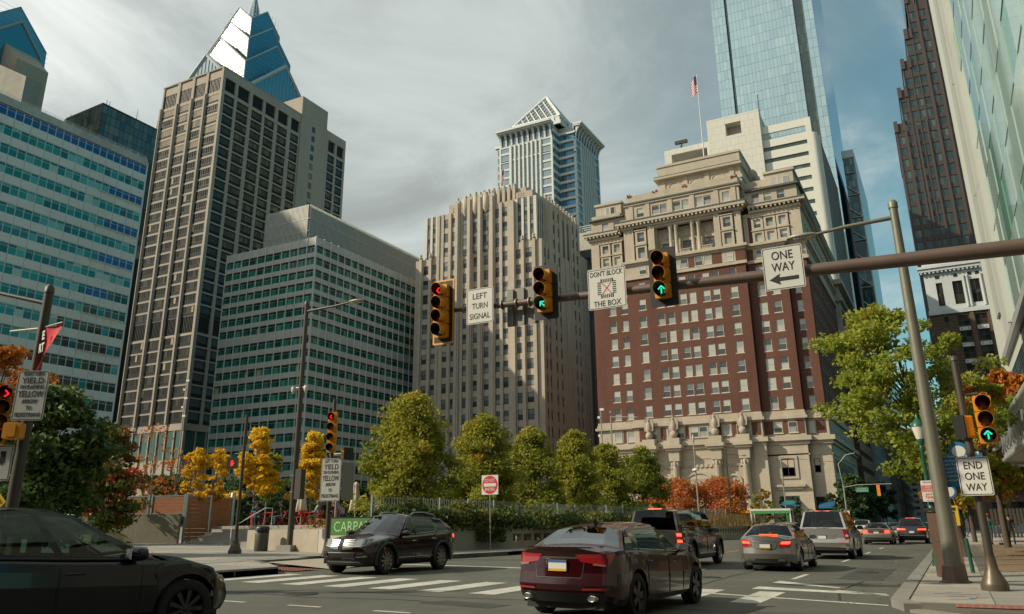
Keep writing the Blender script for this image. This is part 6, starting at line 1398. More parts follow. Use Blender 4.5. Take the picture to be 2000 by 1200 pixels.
for i in range(5): MB().box(-.1, .45*(-1)**i, -.1, .1, 19.6-i*1.2, 19.85-i*1.2).build('floodlight', wht, t)
def plaza_lamp(lb, x, y, z, h):
    t = thing('plaza_lamp', lb, 'street lamp', (x, y, z), 0, 'flat topped plaza lamps'); MB().tube([(0, 0, 0), (0, 0, h)], .06, 8).build('pole', mat('plaza_pole', (.24, .23, .21), .5) if not bpy.data.materials.get('plaza_pole') else bpy.data.materials['plaza_pole'], t); MB().lathe([(.05, -.02), (.42, 0), (.42, .05), (.1, .1)], (0, 0, h), 14).build('disc_head', wht, t)
plaza_lamp('flat topped plaza lamp beside the left turn yield sign', -23.6, 28.2, 1.42, 3.1); plaza_lamp('flat topped plaza lamp above the red leaved tree', -60, 52, 1.65, 6.0)
t = thing('bus_shelter', 'bus shelter with a green fascia and white roof beyond the grey sedan', 'bus shelter', (-14.4, 77.5, gz(-14.4)+.15), R(0)); MB().box(-1.9, 1.6, -.7, .8, 2.25, 2.42).build('roof', wht, t); MB().box(-1.85, 1.55, -.74, -.71, 2.0, 2.25).build('fascia', mat('fascia_green', (.05, .25, .08), .5), t)
for x in (-1.85, 1.55): MB().box(x-.06, x+.06, -.72, -.6, 0, 2.25).build('post', wht, t); MB().box(x-.05, x+.05, .68, .8, 0, 2.25).build('post', wht, t)
MB().box(-1.8, 1.5, .72, .76, .3, 2.1).build('glass_back', clear_glass('shelter_glass', (.75, .8, .8), .05), t); MB().box(-1.2, .9, .2, .6, .42, .48).build('bench', metal_dark, t); MB().box(-2.25, -1.95, -.6, .3, .2, 2.1).build('advert_panel', blk, t)
MB().box(-16.6, -16.4, 76, 78, 0, .01)
t = thing('planter_hedges', 'clipped dark green cones outside the blue awning', 'shrub', (-23.5, 142, 0))
def far_signal(lb, x, y, h, ax, sides):
    t = thing('far_signal_pole', lb, 'signal pole', (x, y, gz(x))); MB().tube([(0, 0, 0), (0, 0, h)], [.13, .1], 8).build('pole', galv, t); MB().tube([(0, 0, h-.3), (ax*.3, 0, h), (ax, 0, h)], .07, 6).build('arm', galv, t)
    for dx, col in sides:
        b = MB().box(dx-.2, dx+.2, -.15, .1, h-1.5, h-.1).build('signal_head', yel, t); MB().lathe([(.13, 0), (.02, -.02)], (dx, -.16, h-.35 if col is L_red else h-1.2), 8, axis='y').build('lit_lamp', col, b)
    return t
t = far_signal('curved grey signal pole with a green street name sign far up the street', -12.7, 120, 6.2, 6.0, [(4.3, L_red)]); MB().box(1.5, 3.1, -.06, -.02, 5.25, 5.85).build('street_name_plate', mat('name_green', (.02, .22, .14), .5), t); text_part('lettering', 'N 16 TH ST', wht, t, .18, (2.3, -.075, 5.68), 1.0); text_part('lettering', 'B FRANKLIN PKY', wht, t, .18, (2.3, -.075, 5.4), 1.35)
MB().tube([(0, 0, 6), (-.3, 0, 9), (.8, 0, 10.2), (2, 0, 10.4)], .06, 6).build('lamp_arm', galv, t); MB().box(-.35, .35, -.1, -.06, 2.2, 2.9).build('notice', wht, t)
far_signal('distant signal pole with a red lamp in the street haze', -5.5, 210, 6.0, 2.5, [(1.8, L_red)]); far_signal('distant signal pole with a green lamp near the right kerb', .6, 190, 5.0, -1.2, [(-.6, L_grn)])
t = thing('street_name_post', 'post with a green street name plate beside the silver truck', 'sign', (-17.1, 100, gz(-17))); MB().tube([(0, 0, 0), (0, 0, 8.6)], .08, 8).build('pole', galv, t); MB().box(-.1, .9, -.12, -.09, 3.4, 3.75).build('name_plate', bpy.data.materials['name_green'], t); MB().box(0, .9, -.12, -.09, 2.95, 3.3).build('one_way_plate', blk, t); MB().box(-.06, .2, -.09, .09, .3, 2.2).build('controller', bpy.data.materials['fascia_green'], t)
t = thing('two_way_sign', 'small black arrow signs on a post left of the blue awning', 'sign', (-25.5, 118, gz(-25)+.3)); MB().tube([(0, 0, 0), (0, 0, 5.2)], .06, 6).build('pole', galv, t); MB().box(-.75, -.05, -.1, -.07, 4.2, 4.55).build('plate', blk, t); MB().box(.05, .75, -.1, -.07, 4.2, 4.55).build('plate', blk, t); MB().box(-.4, .5, -.15, .1, 2.3, 2.7).build('signal_back', yel, t)
bpy.data.objects.remove(bpy.data.objects['planter_hedges'])
# flags
def flag(lb, x, y, z, w, h, droop):
    t = thing('flag', lb, 'flag', (x, y, z), 0, 'striped flags'); st = [mat('flag_red', (.45, .03, .04), .8), mat('flag_white', (.6, .58, .56), .8), mat('flag_blue', (.03, .05, .17), .8)] if not bpy.data.materials.get('flag_red') else [bpy.data.materials[k] for k in ('flag_red', 'flag_white', 'flag_blue')]
    mb = MB(); n = 13
    for k in range(n):
        P = [[(-w*u*(1-droop*.5), .12*math.sin(7*u+1), -h*(k+j)/n-droop*w*u*1.4+.1*math.sin(5*u)) for u in [i/8 for i in range(9)]] for j in (0, 1)]
        mb.grid(P, k % 2, True)
    P = [[(-w*u*(1-droop*.5), .12*math.sin(7*u+1)-.02, -h*j*.54-droop*w*u*1.4+.1*math.sin(5*u)) for u in (0, .15, .3, .42)] for j in (0, 1)]; mb.grid(P, 2, True); mb.build('cloth', st, t)
flag('red and white striped flag drooping on the brick block pole', -36.2, 158, 97.3, 1.7, 4.2, .5); flag('red and white striped flag above the stepped limestone tower', -102.5, 189.9, 102.6, 1.9, 3.4, .6)
t = thing('overhead_wire', 'thin overhead wire strung across the street beyond the silver SUV', 'wire', (-17.1, 100, 0)); MB().tube([(0, 0, 8.9), (8, 8, 8.3), (16, 16, 8.2), (24, 24, 8.6)], .02, 5).build('strand', polebr, t)

# ================================================================ VEHICLES
tyre_m = mat('tyre_rubber', (.018, .018, .018), .85, var=.1, scale=10); plast = mat('black_plastic', (.018, .019, .02), .55); chrome = mat('chrome', (.50, .50, .49), .3, 1.0); alloy = mat('alloy_rim', (.42, .42, .41), .3, .8); rimdark = mat('dark_alloy', (.04, .04, .042), .35, .5)
g_car = clear_glass('car_glass', (.16, .20, .18), .03, .01); g_car_dark = clear_glass('privacy_glass', (.05, .06, .055), .04, .01); g_shield = clear_glass('windscreen_glass', (.42, .50, .46), .05, .01)
tail_red = mat('tail_lamp_red', (.30, .012, .015), .15, coat=1.0); tail_lit = mat('tail_lamp_lit', (1, .06, .03), .3, emit=2.6); tail_clear = mat('tail_lamp_clear', (.45, .40, .38), .15, coat=1.0); brake = mat('brake_bar_lit', (1, .10, .03), .3, emit=2.0)
head_m = mat('headlamp_clear', (.32, .34, .34), .08, .6, coat=1.0); cabin = mat('cabin_trim', (.03, .028, .026), .8); seat_m = mat('seat_cloth', (.07, .062, .055), .9); plate_w = mat('plate_white', (.62, .62, .60), .5); plate_b = mat('plate_blue', (.03, .10, .25), .5); plate_y = mat('plate_yellow', (.62, .36, .02), .5)
def paintm(n, c, metal=.3, rough=.28): return mat(n, c, rough, metal, coat=1.0, var=.02, scale=30)
def interp(tab, x):
    if x <= tab[0][0]: return tab[0][1]
    for (a, b_), (c, d) in zip(tab, tab[1:]):
        if x <= c:
            t = (x-a)/(c-a) if c > a else 1; return b_+(d-b_)*t
    return tab[-1][1]
def smooth(t): t = max(0, min(1, t)); return t*t*(3-2*t)
FR = (-1, -.9, -.55, 0, .55, .9, 1)
class Car:
    def __init__(s, label, cat, x, y, head, P, paint, z=None, group='vehicles in the street', name='car'):
        s.P = P; s.paint = paint; L, W_ = P['L'], P['W']; s.h = L/2; s.fa = s.h-P['fo']; s.ra = -s.h+P['ro']; s.r = P['r']
        s.t = thing(name, label, cat, (x, y, gz(x)-.002), 0, group)
        M = Matrix.Rotation(math.atan(.0135) if x < 0 else 0, 4, 'Y') @ Matrix.Rotation(head, 4, 'Z'); s.t.rotation_euler = M.to_euler()
        s.body(); s.house(); s.wheels(); s.inside()
    def w(s, x):
        P = s.P; W_ = P['W']/2; f = 1.0; d = s.h-x; 
        if d < .95: f -= P.get('kf', .24)*(1-max(d, 0)/.95)**2.2
        d = x+s.h
        if d < .8: f -= P.get('kr', .14)*(1-max(d, 0)/.8)**2.2
        return W_*f
    def lf(s, q): return interp([(0, .92), (.12, .975), (.5, 1.0), (.8, .985), (.93, .965), (1, .925)], q)
    def zs(s, x): return interp(s.P['belt'], x)
    def zt(s, x): return interp(s.P['top'], x)
    def zb(s, x):
        z0 = interp(s.P['sill'], x)
        for a in (s.fa, s.ra):
            R_ = s.r+s.P.get('gap', .065); d = abs(x-a)
            if d < R_: z0 = max(z0, s.r+math.sqrt(R_*R_-d*d)*1.0)
        return z0
    def dx(s, x, z, fy):
        wr = smooth((-s.h+.5-x)/.5); wf = smooth((x-s.h+.55)/.55)
        return x+interp(s.P['rear'], z)*wr+s.P.get('cr', .1)*fy*fy*wr*1.0-interp(s.P['front'], z)*wf-s.P.get('cf', .16)*fy*fy*wf
    def body(s):
        P = s.P; st = P.get('step', .09); n = int(P['L']/st); xs = [-s.h+P['L']*i/n for i in range(n+1)]
        for a in (s.fa, s.ra):
            R_ = s.r+P.get('gap', .065); xs += [a-R_, a+R_, a-R_*.92, a+R_*.92]
        xs = sorted(set(round(x, 3) for x in xs)); Q = (0, .12, .34, .58, .8, .93, 1)
        gb0, gb1 = P['gh']['rb'], P['gh']['fb']; bins = {}
        def b(k): return bins.setdefault(k, MB())
        def sec(x):
            zb, zs, zt, w = s.zb(x), s.zs(x), s.zt(x), s.w(x); base = interp(P['sill'], x); pts = []
            for q in Q:
                z = zb+(zs-zb)*q; q2 = (z-base)/(zs-base); y = w*s.lf(q2); pts.append((y, z))
            top = [(w*.925*f, zs+(zt-zs)*(1-f**2.6)) for f in (.9, .55, 0)]
            return pts, top
        S = {x: sec(x) for x in xs}
        D = P.get('doors', [])
        for x0, x1 in zip(xs, xs[1:]):
            for sg in (1, -1):
                A, At = S[x0]; B_, Bt = S[x1]
                for j in range(len(Q)-1):
                    k = 'body%d' % sg; xm = (x0+x1)/2
                    for di, (da, db) in enumerate(D):
                        if da < xm < db and j >= 1: k = 'door%d%d' % (di, sg)
                    if k[:4] == 'body' and P.get('clad') and j == 0: k = 'clad'
                    v = [(s.dx(x0, A[j][1], A[j][0]/s.w(x0)), sg*A[j][0], A[j][1]), (s.dx(x1, B_[j][1], B_[j][0]/s.w(x1)), sg*B_[j][0], B_[j][1]), (s.dx(x1, B_[j+1][1], B_[j+1][0]/s.w(x1)), sg*B_[j+1][0], B_[j+1][1]), (s.dx(x0, A[j+1][1], A[j+1][0]/s.w(x0)), sg*A[j+1][0], A[j+1][1])]
                    b(k).add(v, [(3, 2, 1, 0) if sg > 0 else (0, 1, 2, 3)], 0, True)
                if x1 <= gb0+.01 or x0 >= gb1-.01:
                    k = 'bonnet' if x0 >= gb1-.01 else 'boot_deck'; ra_ = [A[-1]]+At; rb = [B_[-1]]+Bt
                    for j in range(3):
                        v = [(s.dx(x0, ra_[j][1], ra_[j][0]/s.w(x0)), sg*ra_[j][0], ra_[j][1]), (s.dx(x1, rb[j][1], rb[j][0]/s.w(x1)), sg*rb[j][0], rb[j][1]), (s.dx(x1, rb[j+1][1], rb[j+1][0]/s.w(x1)), sg*rb[j+1][0], rb[j+1][1]), (s.dx(x0, ra_[j+1][1], ra_[j+1][0]/s.w(x0)), sg*ra_[j+1][0], ra_[j+1][1])]
                        b(k if P.get('doors') else 'body%d' % sg).add(v, [(3, 2, 1, 0) if sg > 0 else (0, 1, 2, 3)], 0, True)
        for x, e in ((xs[0], -1), (xs[-1], 1)):      # end faces
            A, At = S[x]; rows = [[(f*y, z, f) for f in FR] for y, z in A]; w = s.w(x)
            zc = [At[0][1], At[1][1], At[2][1], At[1][1], At[0][1]]
            rows.append([(A[-1][0]*f, z, f) for f, z in zip(FR, [A[-1][1]]+zc+[A[-1][1]])])
            for j in range(len(rows)-1):
                k = ('rear_panel' if e < 0 else 'front_panel')
                P_ = [[(s.dx(x, z, y/w), y, z) for y, z, f in rows[jj]] for jj in (j, j+1)]
                b(k).grid(P_, 0, True, e > 0)
        for k, m_ in bins.items():
            nm = {'door01': 'front_door', 'door0-1': 'front_door', 'door11': 'rear_door', 'door1-1': 'rear_door', 'clad': 'sill_cladding'}.get(k, k)
            if k[:4] == 'body': m_.build('body_side', [s.paint], s.t)
            else: m_.build(nm, [plast if k == 'clad' else s.paint], s.t)
        for da, db in D:
            for sg in (1, -1):
                for xx in (da, db):
                    pts = []; zb, zs = s.zb(xx), s.zs(xx); base = interp(P['sill'], xx)
                    for q in [i/8 for i in range(1, 9)]:
                        z = zb+(zs-zb)*q; pts.append((xx, sg*(s.w(xx)*s.lf((z-base)/(zs-base))+.001), z))
                    MB().tube(pts, .006, 4, caps=False).build('panel_gap', plast, s.t)
        mb = MB(); mb.box(-s.h+.25, s.h-.3, -s.P['W']*.36, s.P['W']*.36, P['clear'], P['clear']+.22)
        for a in (s.fa, s.ra): mb.box(a-s.r-.05, a+s.r+.05, -s.P['W']*.40, s.P['W']*.40, P['clear']+.1, s.r*2+.08) if P.get('well', True) else None
        mb.build('underbody', cabin, s.t)
    def house(s):
        P = s.P; G = P['gh']; T_ = [0, .07, .35, .65, .92, 1]; cols = G['cols']; GL = G.get('glass', [g_car]*9); pil = G.get('pillar') or s.paint
        def base(x, sg): return Vector((x, sg*s.w(x)*.925*G.get('wbf', 1), s.zs(x)))
        def top(x, sg): return Vector((x, sg*G['wt'], interp(G['roof'], x)))
        def pt(xb, xt, t, sg):
            p = base(xb, sg).lerp(top(xt, sg), t); p.y += sg*.035*math.sin(math.pi*t); return p
        bm = MB(); wi = 0
        for sg in (1, -1):
            for ci in range(len(cols)-1):
                (xa, xta, kind), (xb, xtb, _) = cols[ci], cols[ci+1]
                for j in range(5):
                    q = [pt(xa, xta, T_[j], sg), pt(xb, xtb, T_[j], sg), pt(xb, xtb, T_[j+1], sg), pt(xa, xta, T_[j+1], sg)]
                    if kind == 'G' and 1 <= j <= 3: continue
                    bm.add(q, [(0, 1, 2, 3) if sg < 0 else (3, 2, 1, 0)], 0, True)
                    if sg: pass
                if kind == 'G':
                    g = MB().grid([[pt(xa, xta, t, sg), pt(xb, xtb, t, sg)] for t in T_[1:5]], 0, True, sg < 0); g.build('side_window', [G.get('side', g_car)], s.t)
                    if P.get('chrome'): 
                        mb = MB(); mb.tube([pt(xa, xta, .07, sg), pt(xb, xtb, .07, sg)], .012, 5); mb.tube([pt(xa, xta, .92, sg), pt(xb, xtb, .92, sg)], .012, 5); mb.build('window_trim', chrome, s.t)
        cr = G.get('crown', .06)
        def tp(x, f): return Vector((x, f*G['wt'], interp(G['roof'], x)+cr*(1-f*f)))
        for end in (1, -1):
            xb, xbs = (G['fb'], cols[0][0]) if end > 0 else (G['rb'], cols[-1][0]); xt = cols[0][1] if end > 0 else cols[-1][1]
            gl = MB(); bl = G.get('bulge', .1)*end
            def wp(f, t):
                zc = s.zt(xb) if abs(f) < .95 else s.zs(xbs); yb = s.w(xbs)*.925*G.get('wbf', 1)*f
                p = Vector((xb+(xbs-xb)*f*f, yb, s.zs(xbs)+(s.zt(xb)-s.zs(xbs))*(1-abs(f)**2.6))).lerp(tp(xt, f), t); p.x += bl*.25*math.sin(math.pi*t)*(1-f*f); return p
            for j in range(5):
                for i in range(6):
                    q = [wp(FR[i], T_[j]), wp(FR[i+1], T_[j]), wp(FR[i+1], T_[j+1]), wp(FR[i], T_[j+1])]
                    isg = 1 <= i <= 4 and 1 <= j <= 4
                    (gl if isg else bm).add(q, [(0, 1, 2, 3) if end < 0 else (3, 2, 1, 0)], 0, True)
            if end > 0: gl.build('windscreen', [G.get('wind', g_shield)], s.t)
            else: gl.build('rear_window', [G.get('rear', g_car)], s.t)
        xs = sorted(set([c[1] for c in cols])); fine = []
        for a, c in zip(xs, xs[1:]): fine += [a+(c-a)*i/3 for i in range(3)]
        fine.append(xs[-1]); roof = MB().grid([[tp(x, f) for f in FR] for x in fine], 0, True, True); roof.build('roof', [G.get('roofm') or s.paint], s.t); bm.build('pillars', [pil], s.t)
    def wheels(s):
        P = s.P; sp = P.get('spokes', 10); rm = P.get('rim', alloy); W_ = P['W']/2
        tk = ('tyre', s.r); me = bpy.data.meshes.get('tyre_%.3f' % s.r); ri = s.r*P.get('rimf', .68)
        if me is None:
            mb = MB(); prof = [(ri, -.1), (s.r*.93, -.115), (s.r, -.09), (s.r, .09), (s.r*.93, .115), (ri, .1)]; mb.lathe(prof, (0, 0, 0), 28, axis='y', caps=False); me = mb.mesh('tyre_%.3f' % s.r, [tyre_m])
        key = 'rim_%.3f_%d_%s' % (s.r, sp, rm.name); re = bpy.data.meshes.get(key)
        if re is None:
            mb = MB(); mb.lathe([(ri*.98, -.118), (ri, -.10), (ri*.9, -.085), (ri*.88, -.02)], (0, 0, 0), 28, axis='y', caps=False); mb.lathe([(ri*.9, -.03), (.01, -.03)], (0, 0, 0), 20, m=1, axis='y'); mb.lathe([(ri*.22, -.06), (ri*.2, -.1), (ri*.08, -.11)], (0, 0, 0), 12, axis='y')
            for k in range(sp):
                a = 2*math.pi*k/sp; c, s_ = math.cos(a), math.sin(a); wd = P.get('spw', .35)*2*math.pi*ri*.5/sp
                r0, r1 = ri*.12, ri*.93; v = []
                for rr, hw in ((r0, wd*.55), (r1, wd)):
                    for sd in (-1, 1):
                        for yy in (-.105, -.05): v.append((rr*c-sd*hw*s_, yy, rr*s_+sd*hw*c))
                mb.add(v, [(0, 2, 6, 4), (0, 4, 5, 1), (2, 3, 7, 6), (4, 6, 7, 5)], 0)
            re = mb.mesh(key, [rm, mat('brake_dark', (.02, .02, .02), .7) if not bpy.data.materials.get('brake_dark') else bpy.data.materials['brake_dark']])
        for a in (s.fa, s.ra):
            for sg in (-1, 1):
                o = place('wheel', me, s.t, (a, sg*(W_-.135), s.r), 0 if sg < 0 else math.pi); place('rim', re, o)
                if P.get('arch'):
                    pts = []; R_ = s.r+.10
                    for k in range(15):
                        t = R(-12+204*k/14); x = a+R_*math.cos(t); pts.append((x, sg*(s.w(x)+.004), s.r+R_*math.sin(t)))
                    MB().tube(pts, .045, 6).build('arch_trim', plast, s.t)
    def inside(s):
        P = s.P; G = P['gh']; fl = P['clear']+.18
        zb = s.zs(0)-.05
        if P.get('solid', True):
            mb = MB(); mb.box(G['rb']+.1, G['fb']-.25, -P['W']*.40, P['W']*.40, fl, fl+.1); mb.box(G['fb']-.5, G['fb']-.05, -P['W']*.40, P['W']*.40, fl, zb+.02); mb.box(G['rb']-.02, G['rb']+.35, -P['W']*.39, P['W']*.39, fl, s.zt(G['rb'])-.03); mb.build('interior', cabin, s.t)
        fs = G['fb']-1.25
        for x in (fs, fs-.95)[:P.get('rows', 2)]:
            for sg in (-1, 1):
                c = sg*P['W']*.2; mb = MB(); mb.box(x-.05, x+.48, c-.25, c+.25, fl+.1, fl+.38)
                mb.slab([(c-.24, fl+.3), (c+.24, fl+.3), (c+.2, zb+.05), (c-.2, zb+.05)], 0, .14); k = len(mb.v)-8
                for i in range(k, k+8): X, Y_, Z_ = mb.v[i]; mb.v[i] = (x-.05-Y_-(Z_-fl-.3)*.25, X, Z_)
                hx = x-.05-(zb-fl-.2)*.25; mb.box(hx-.12, hx-.02, c-.12, c+.12, zb+.08, zb+.3); mb.build('seat', seat_m, s.t)
        mb = MB(); c = P['W']*.2
        for k in range(12): a0, a1 = 2*math.pi*k/12, 2*math.pi*(k+1)/12; mb.tube([(G['fb']-.62+.06*math.sin(a0), c+.18*math.cos(a0), zb+.0+.17*math.sin(a0)), (G['fb']-.62+.06*math.sin(a1), c+.18*math.cos(a1), zb+.0+.17*math.sin(a1))], .014, 5)
        mb.build('steering_wheel', cabin, s.t)
    # ---- things laid on the surface
    def surf(s, end, f, z, o=.008):
        x = end*s.h; a = abs(f); sg = 1 if f >= 0 else -1; base = interp(s.P['sill'], x); zs = s.zs(x); 
        if a <= 1: y = f*s.w(x)*s.lf(min(1, (z-base)/(zs-base))); q = (s.dx(x, z, y/s.w(x))+end*o, y, z)
        else:
            xx = x-end*(a-1); base = interp(s.P['sill'], xx); y = s.w(xx)*s.lf(min(1, max(0, (z-base)/(s.zs(xx)-base)))); q = (s.dx(xx, z, y/s.w(xx))+end*o*.3, sg*(y+o), z)
        return q
    def patch(s, name, end, quad, m, o=.008, n=6, k=4, both=True, parent=None):
        """quad = (f,z) at inner-low, outer-low, outer-high, inner-high"""
        out_ = []
        for sg in ((1, -1) if both else (1,)):
            P_ = []
            for i in range(k+1):
                t = i/k; row = []
                for j in range(n+1):
                    u = j/n; f = (quad[0][0]*(1-u)+quad[1][0]*u)*(1-t)+(quad[3][0]*(1-u)+quad[2][0]*u)*t; z = (quad[0][1]*(1-u)+quad[1][1]*u)*(1-t)+(quad[3][1]*(1-u)+quad[2][1]*u)*t
                    row.append(s.surf(end, sg*f, z, o))
                P_.append(row)
            fl = (sg > 0) == (end > 0); out_.append(MB().grid(P_, 0, True, not fl).build(name, m, parent or s.t))
        return out_
    def band(s, name, end, f, z0, z1, m, o=.008, n=14): return s.patch(name, end, ((-f, z0), (f, z0), (f, z1), (-f, z1)), m, o, n, 2, False)
    def plate(s, end, z, y=0, yellow=True, w=.31, blue=True):
        x = s.surf(end, 0, z, .02)[0]; t = MB().box(x-.01, x+.01, y-w/2, y+w/2, z-.08, z+.08).build('number_plate', plate_w, s.t); e = .0125*end
        if blue: MB().box(x+e-.001, x+e+.001, y-w/2, y+w/2, z+.045, z+.08).build('blue_strip', plate_b, t)
        if yellow: MB().box(x+e-.001, x+e+.001, y-w/2, y+w/2, z-.08, z-.045).build('yellow_strip', plate_y, t)
    def mirrors(s, x=None, m=None, sz=1.0):
        G = s.P['gh']; x = x if x is not None else G['cols'][1][0]-.05
        for sg in (1, -1):
            y = s.w(x)*.93; mb = MB().lathe([(.02, -.09), (.085, -.07), (.1, 0), (.09, .07), (.03, .1)], (0, 0, 0), 10, axis='x'); mb.v = [(x+v[0]*1.0*sz, sg*(y+.14+v[1]*1.15*sz), s.zs(x)+.08+v[2]*.75*sz) for v in mb.v]
            mb.tube([(x, sg*(y-.03), s.zs(x)+.02), (x, sg*(y+.1), s.zs(x)+.06)], .03, 5); o = mb.build('wing_mirror', m or s.paint, s.t); MB().box(x-.095*sz, x-.09*sz, sg*(y+.06), sg*(y+.22), s.zs(x)+.02, s.zs(x)+.14).build('mirror_glass', mat('mirror_glass', (.5, .55, .55), .05, .9) if not bpy.data.materials.get('mirror_glass') else bpy.data.materials['mirror_glass'], o)
    def handles(s, xs, m=None):
        for sg in (1, -1):
            for x in xs: z = s.zs(x)-.16; y = s.w(x)*.985; MB().tube([(x-.1, sg*(y+.0), z), (x-.07, sg*(y+.03), z+.005), (x+.07, sg*(y+.03), z+.005), (x+.1, sg*y, z)], .013, 6).build('door_handle', m or s.paint, s.t)
def sedan(L=4.84, W=1.83, H=1.455, belt=.95, boot=1.06, hood=.80, wb=2.8, fo=.95, r=.335, **k):
    h = L/2; ro = L-wb-fo; fa, ra = h-fo, -h+ro; z0 = .2
    P = dict(L=L, W=W, fo=fo, ro=ro, r=r, clear=.17, sill=[(-h, .30), (-h+.45, .22), (h-.5, .20), (h, .24)],
        belt=[(-h, boot-.10), (-h+.6, boot-.06), (ra+.2, belt+.05), (0, belt), (fa-.15, belt-.05), (h-.35, hood-.09), (h, hood-.18)],
        top=[(-h, boot-.01), (-h+.15, boot), (ra+.1, boot+.02), (0, belt+.1), (fa-.35, belt+.07), (h-.3, hood), (h, hood-.14)],
        rear=[(.3, .10), (.5, .0), (.68, .02), (.75, .06), (boot-.08, .03), (boot, .0)], front=[(.2, .12), (.45, .0), (.6, .02), (hood, .16)],
        gh=dict(fb=fa-.42, rb=ra-.32, wt=W*.325, roof=[(ra-.0, H-.16), (ra+.55, H-.08), (.1, H-.06), (fa-1.35, H-.10)],
            cols=[(fa-.62, fa-1.30, 'P'), (fa-.72, fa-1.36, 'G'), (.12, .02, 'P'), (.02, -.06, 'G'), (ra+.20, ra+.42, 'P'), (ra+.12, ra+.36, 'G'), (ra-.05, ra+.2, 'P'), (ra-.42, ra+.1, 'P')]), doors=[(.06, fa-.72), (ra+.42, .04)])
    P.update(k); return P
def suv(L=4.83, W=1.93, H=1.68, belt=1.10, hood=1.02, wb=2.85, fo=.95, r=.37, **k):
    h = L/2; ro = L-wb-fo; fa, ra = h-fo, -h+ro
    P = dict(L=L, W=W, fo=fo, ro=ro, r=r, clear=.22, kr=.10, sill=[(-h, .38), (-h+.4, .30), (h-.5, .27), (h, .30)],
        belt=[(-h, belt-.02), (-h+.5, belt+.03), (0, belt-.02), (fa-.1, belt-.06), (h-.3, hood-.13), (h, hood-.24)],
        top=[(-h, belt), (-h+.3, belt+.03), (0, belt), (fa-.35, belt+.06), (h-.3, hood), (h, hood-.16)],
        rear=[(.38, .12), (.55, .0), (.75, .03), (belt, .10)], front=[(.3, .12), (.55, .0), (.75, .02), (hood, .14)],
        gh=dict(fb=fa-.42, rb=-h+.16, wt=W*.335, roof=[(-h+.2, H-.14), (-h+.8, H-.08), (.1, H-.06), (fa-1.25, H-.10)],
            cols=[(fa-.60, fa-1.25, 'P'), (fa-.70, fa-1.31, 'G'), (.12, .06, 'P'), (.02, -.03, 'G'), (ra+.30, ra+.30, 'P'), (ra+.18, ra+.20, 'G'), (-h+.55, -h+.72, 'P'), (-h+.14, -h+.42, 'P')]), doors=[(.06, fa-.66), (ra+.40, .04)])
    P.update(k); return P
def rails(c):
    G = c.P['gh']
    for sg in (1, -1):
        x0, x1 = G['cols'][-2][1]+.1, G['cols'][1][1]-.15; z = lambda x: interp(G['roof'], x)
        MB().tube([(x0, sg*G['wt']*.93, z(x0)+.02), (x0+.15, sg*G['wt']*.93, z(x0)+.09), ((x0+x1)/2, sg*G['wt']*.93, z(0)+.10), (x1-.15, sg*G['wt']*.93, z(x1)+.09), (x1, sg*G['wt']*.93, z(x1)+.02)], .022, 6).build('roof_rail', alloy, c.t)
UPY = R(90)
# 1 maroon sedan, nearest
mar = mat('maroon_paint', (.030, .003, .004), .14, .0, coat=.6, spec=.4)
P = sedan(boot=1.08, rear=[(.28, .14), (.42, .02), (.55, .0), (.66, .05), (.95, .07), (1.08, .02)], kr=.17, cr=.16, spokes=5, rim=rimdark, spw=.45, rimf=.7, chrome=True); P['gh']['rear'] = clear_glass('sky_lit_glass', (.16, .20, .19), .22, .03); P['gh']['side'] = g_car
c = Car('dark maroon sedan nearest the camera, seen from behind with yellow striped plate', 'car', -5.42, 14.28, R(87), P, mar); KIA = c
c.patch('tail_lamp', -1, ((.50, .86), (1.02, .80), (1.30, .985), (.40, .965)), tail_red, .012, 10, 4); c.patch('tail_lamp_lower', -1, ((.74, .81), (.98, .79), (1.0, .82), (.76, .84)), mat('tail_lamp_pink', (.30, .10, .09), .15, coat=1.0), .015)
c.patch('boot_inset', -1, ((-.52, .62), (.52, .62), (.60, .93), (-.60, .93)), plast, .004, 12, 3, False); c.patch('boot_panel', -1, ((-.50, .635), (.50, .635), (.56, .90), (-.56, .90)), mar, .008, 12, 3, False)
c.band('rear_apron', -1, .98, .27, .42, plast, .012); c.patch('red_reflector', -1, ((.55, .455), (1.05, .46), (1.05, .49), (.55, .485)), tail_red, .014); c.plate(-1, .80)
for sg in (1, -1): b = MB().lathe([(.032, -.08), (.042, -.1), (.038, .1)], (0, 0, 0), 14, axis='x'); b.v = [(-c.h+.14+v[0], sg*.56+v[1]*1.5, .34+v[2]) for v in b.v]; b.build('exhaust_tip', chrome, c.t)
c.mirrors(); c.handles((.2, -.85)); MB().add([(-.95, -.02, 1.41), (-.80, 0, 1.42), (-.98, .02, 1.41), (-1.0, 0, 1.50)], [(0, 1, 3), (1, 2, 3), (0, 3, 2)]).build('aerial_fin', plast, c.t)
c.band('boot_lip', -1, .8, 1.055, 1.075, mar, .015)
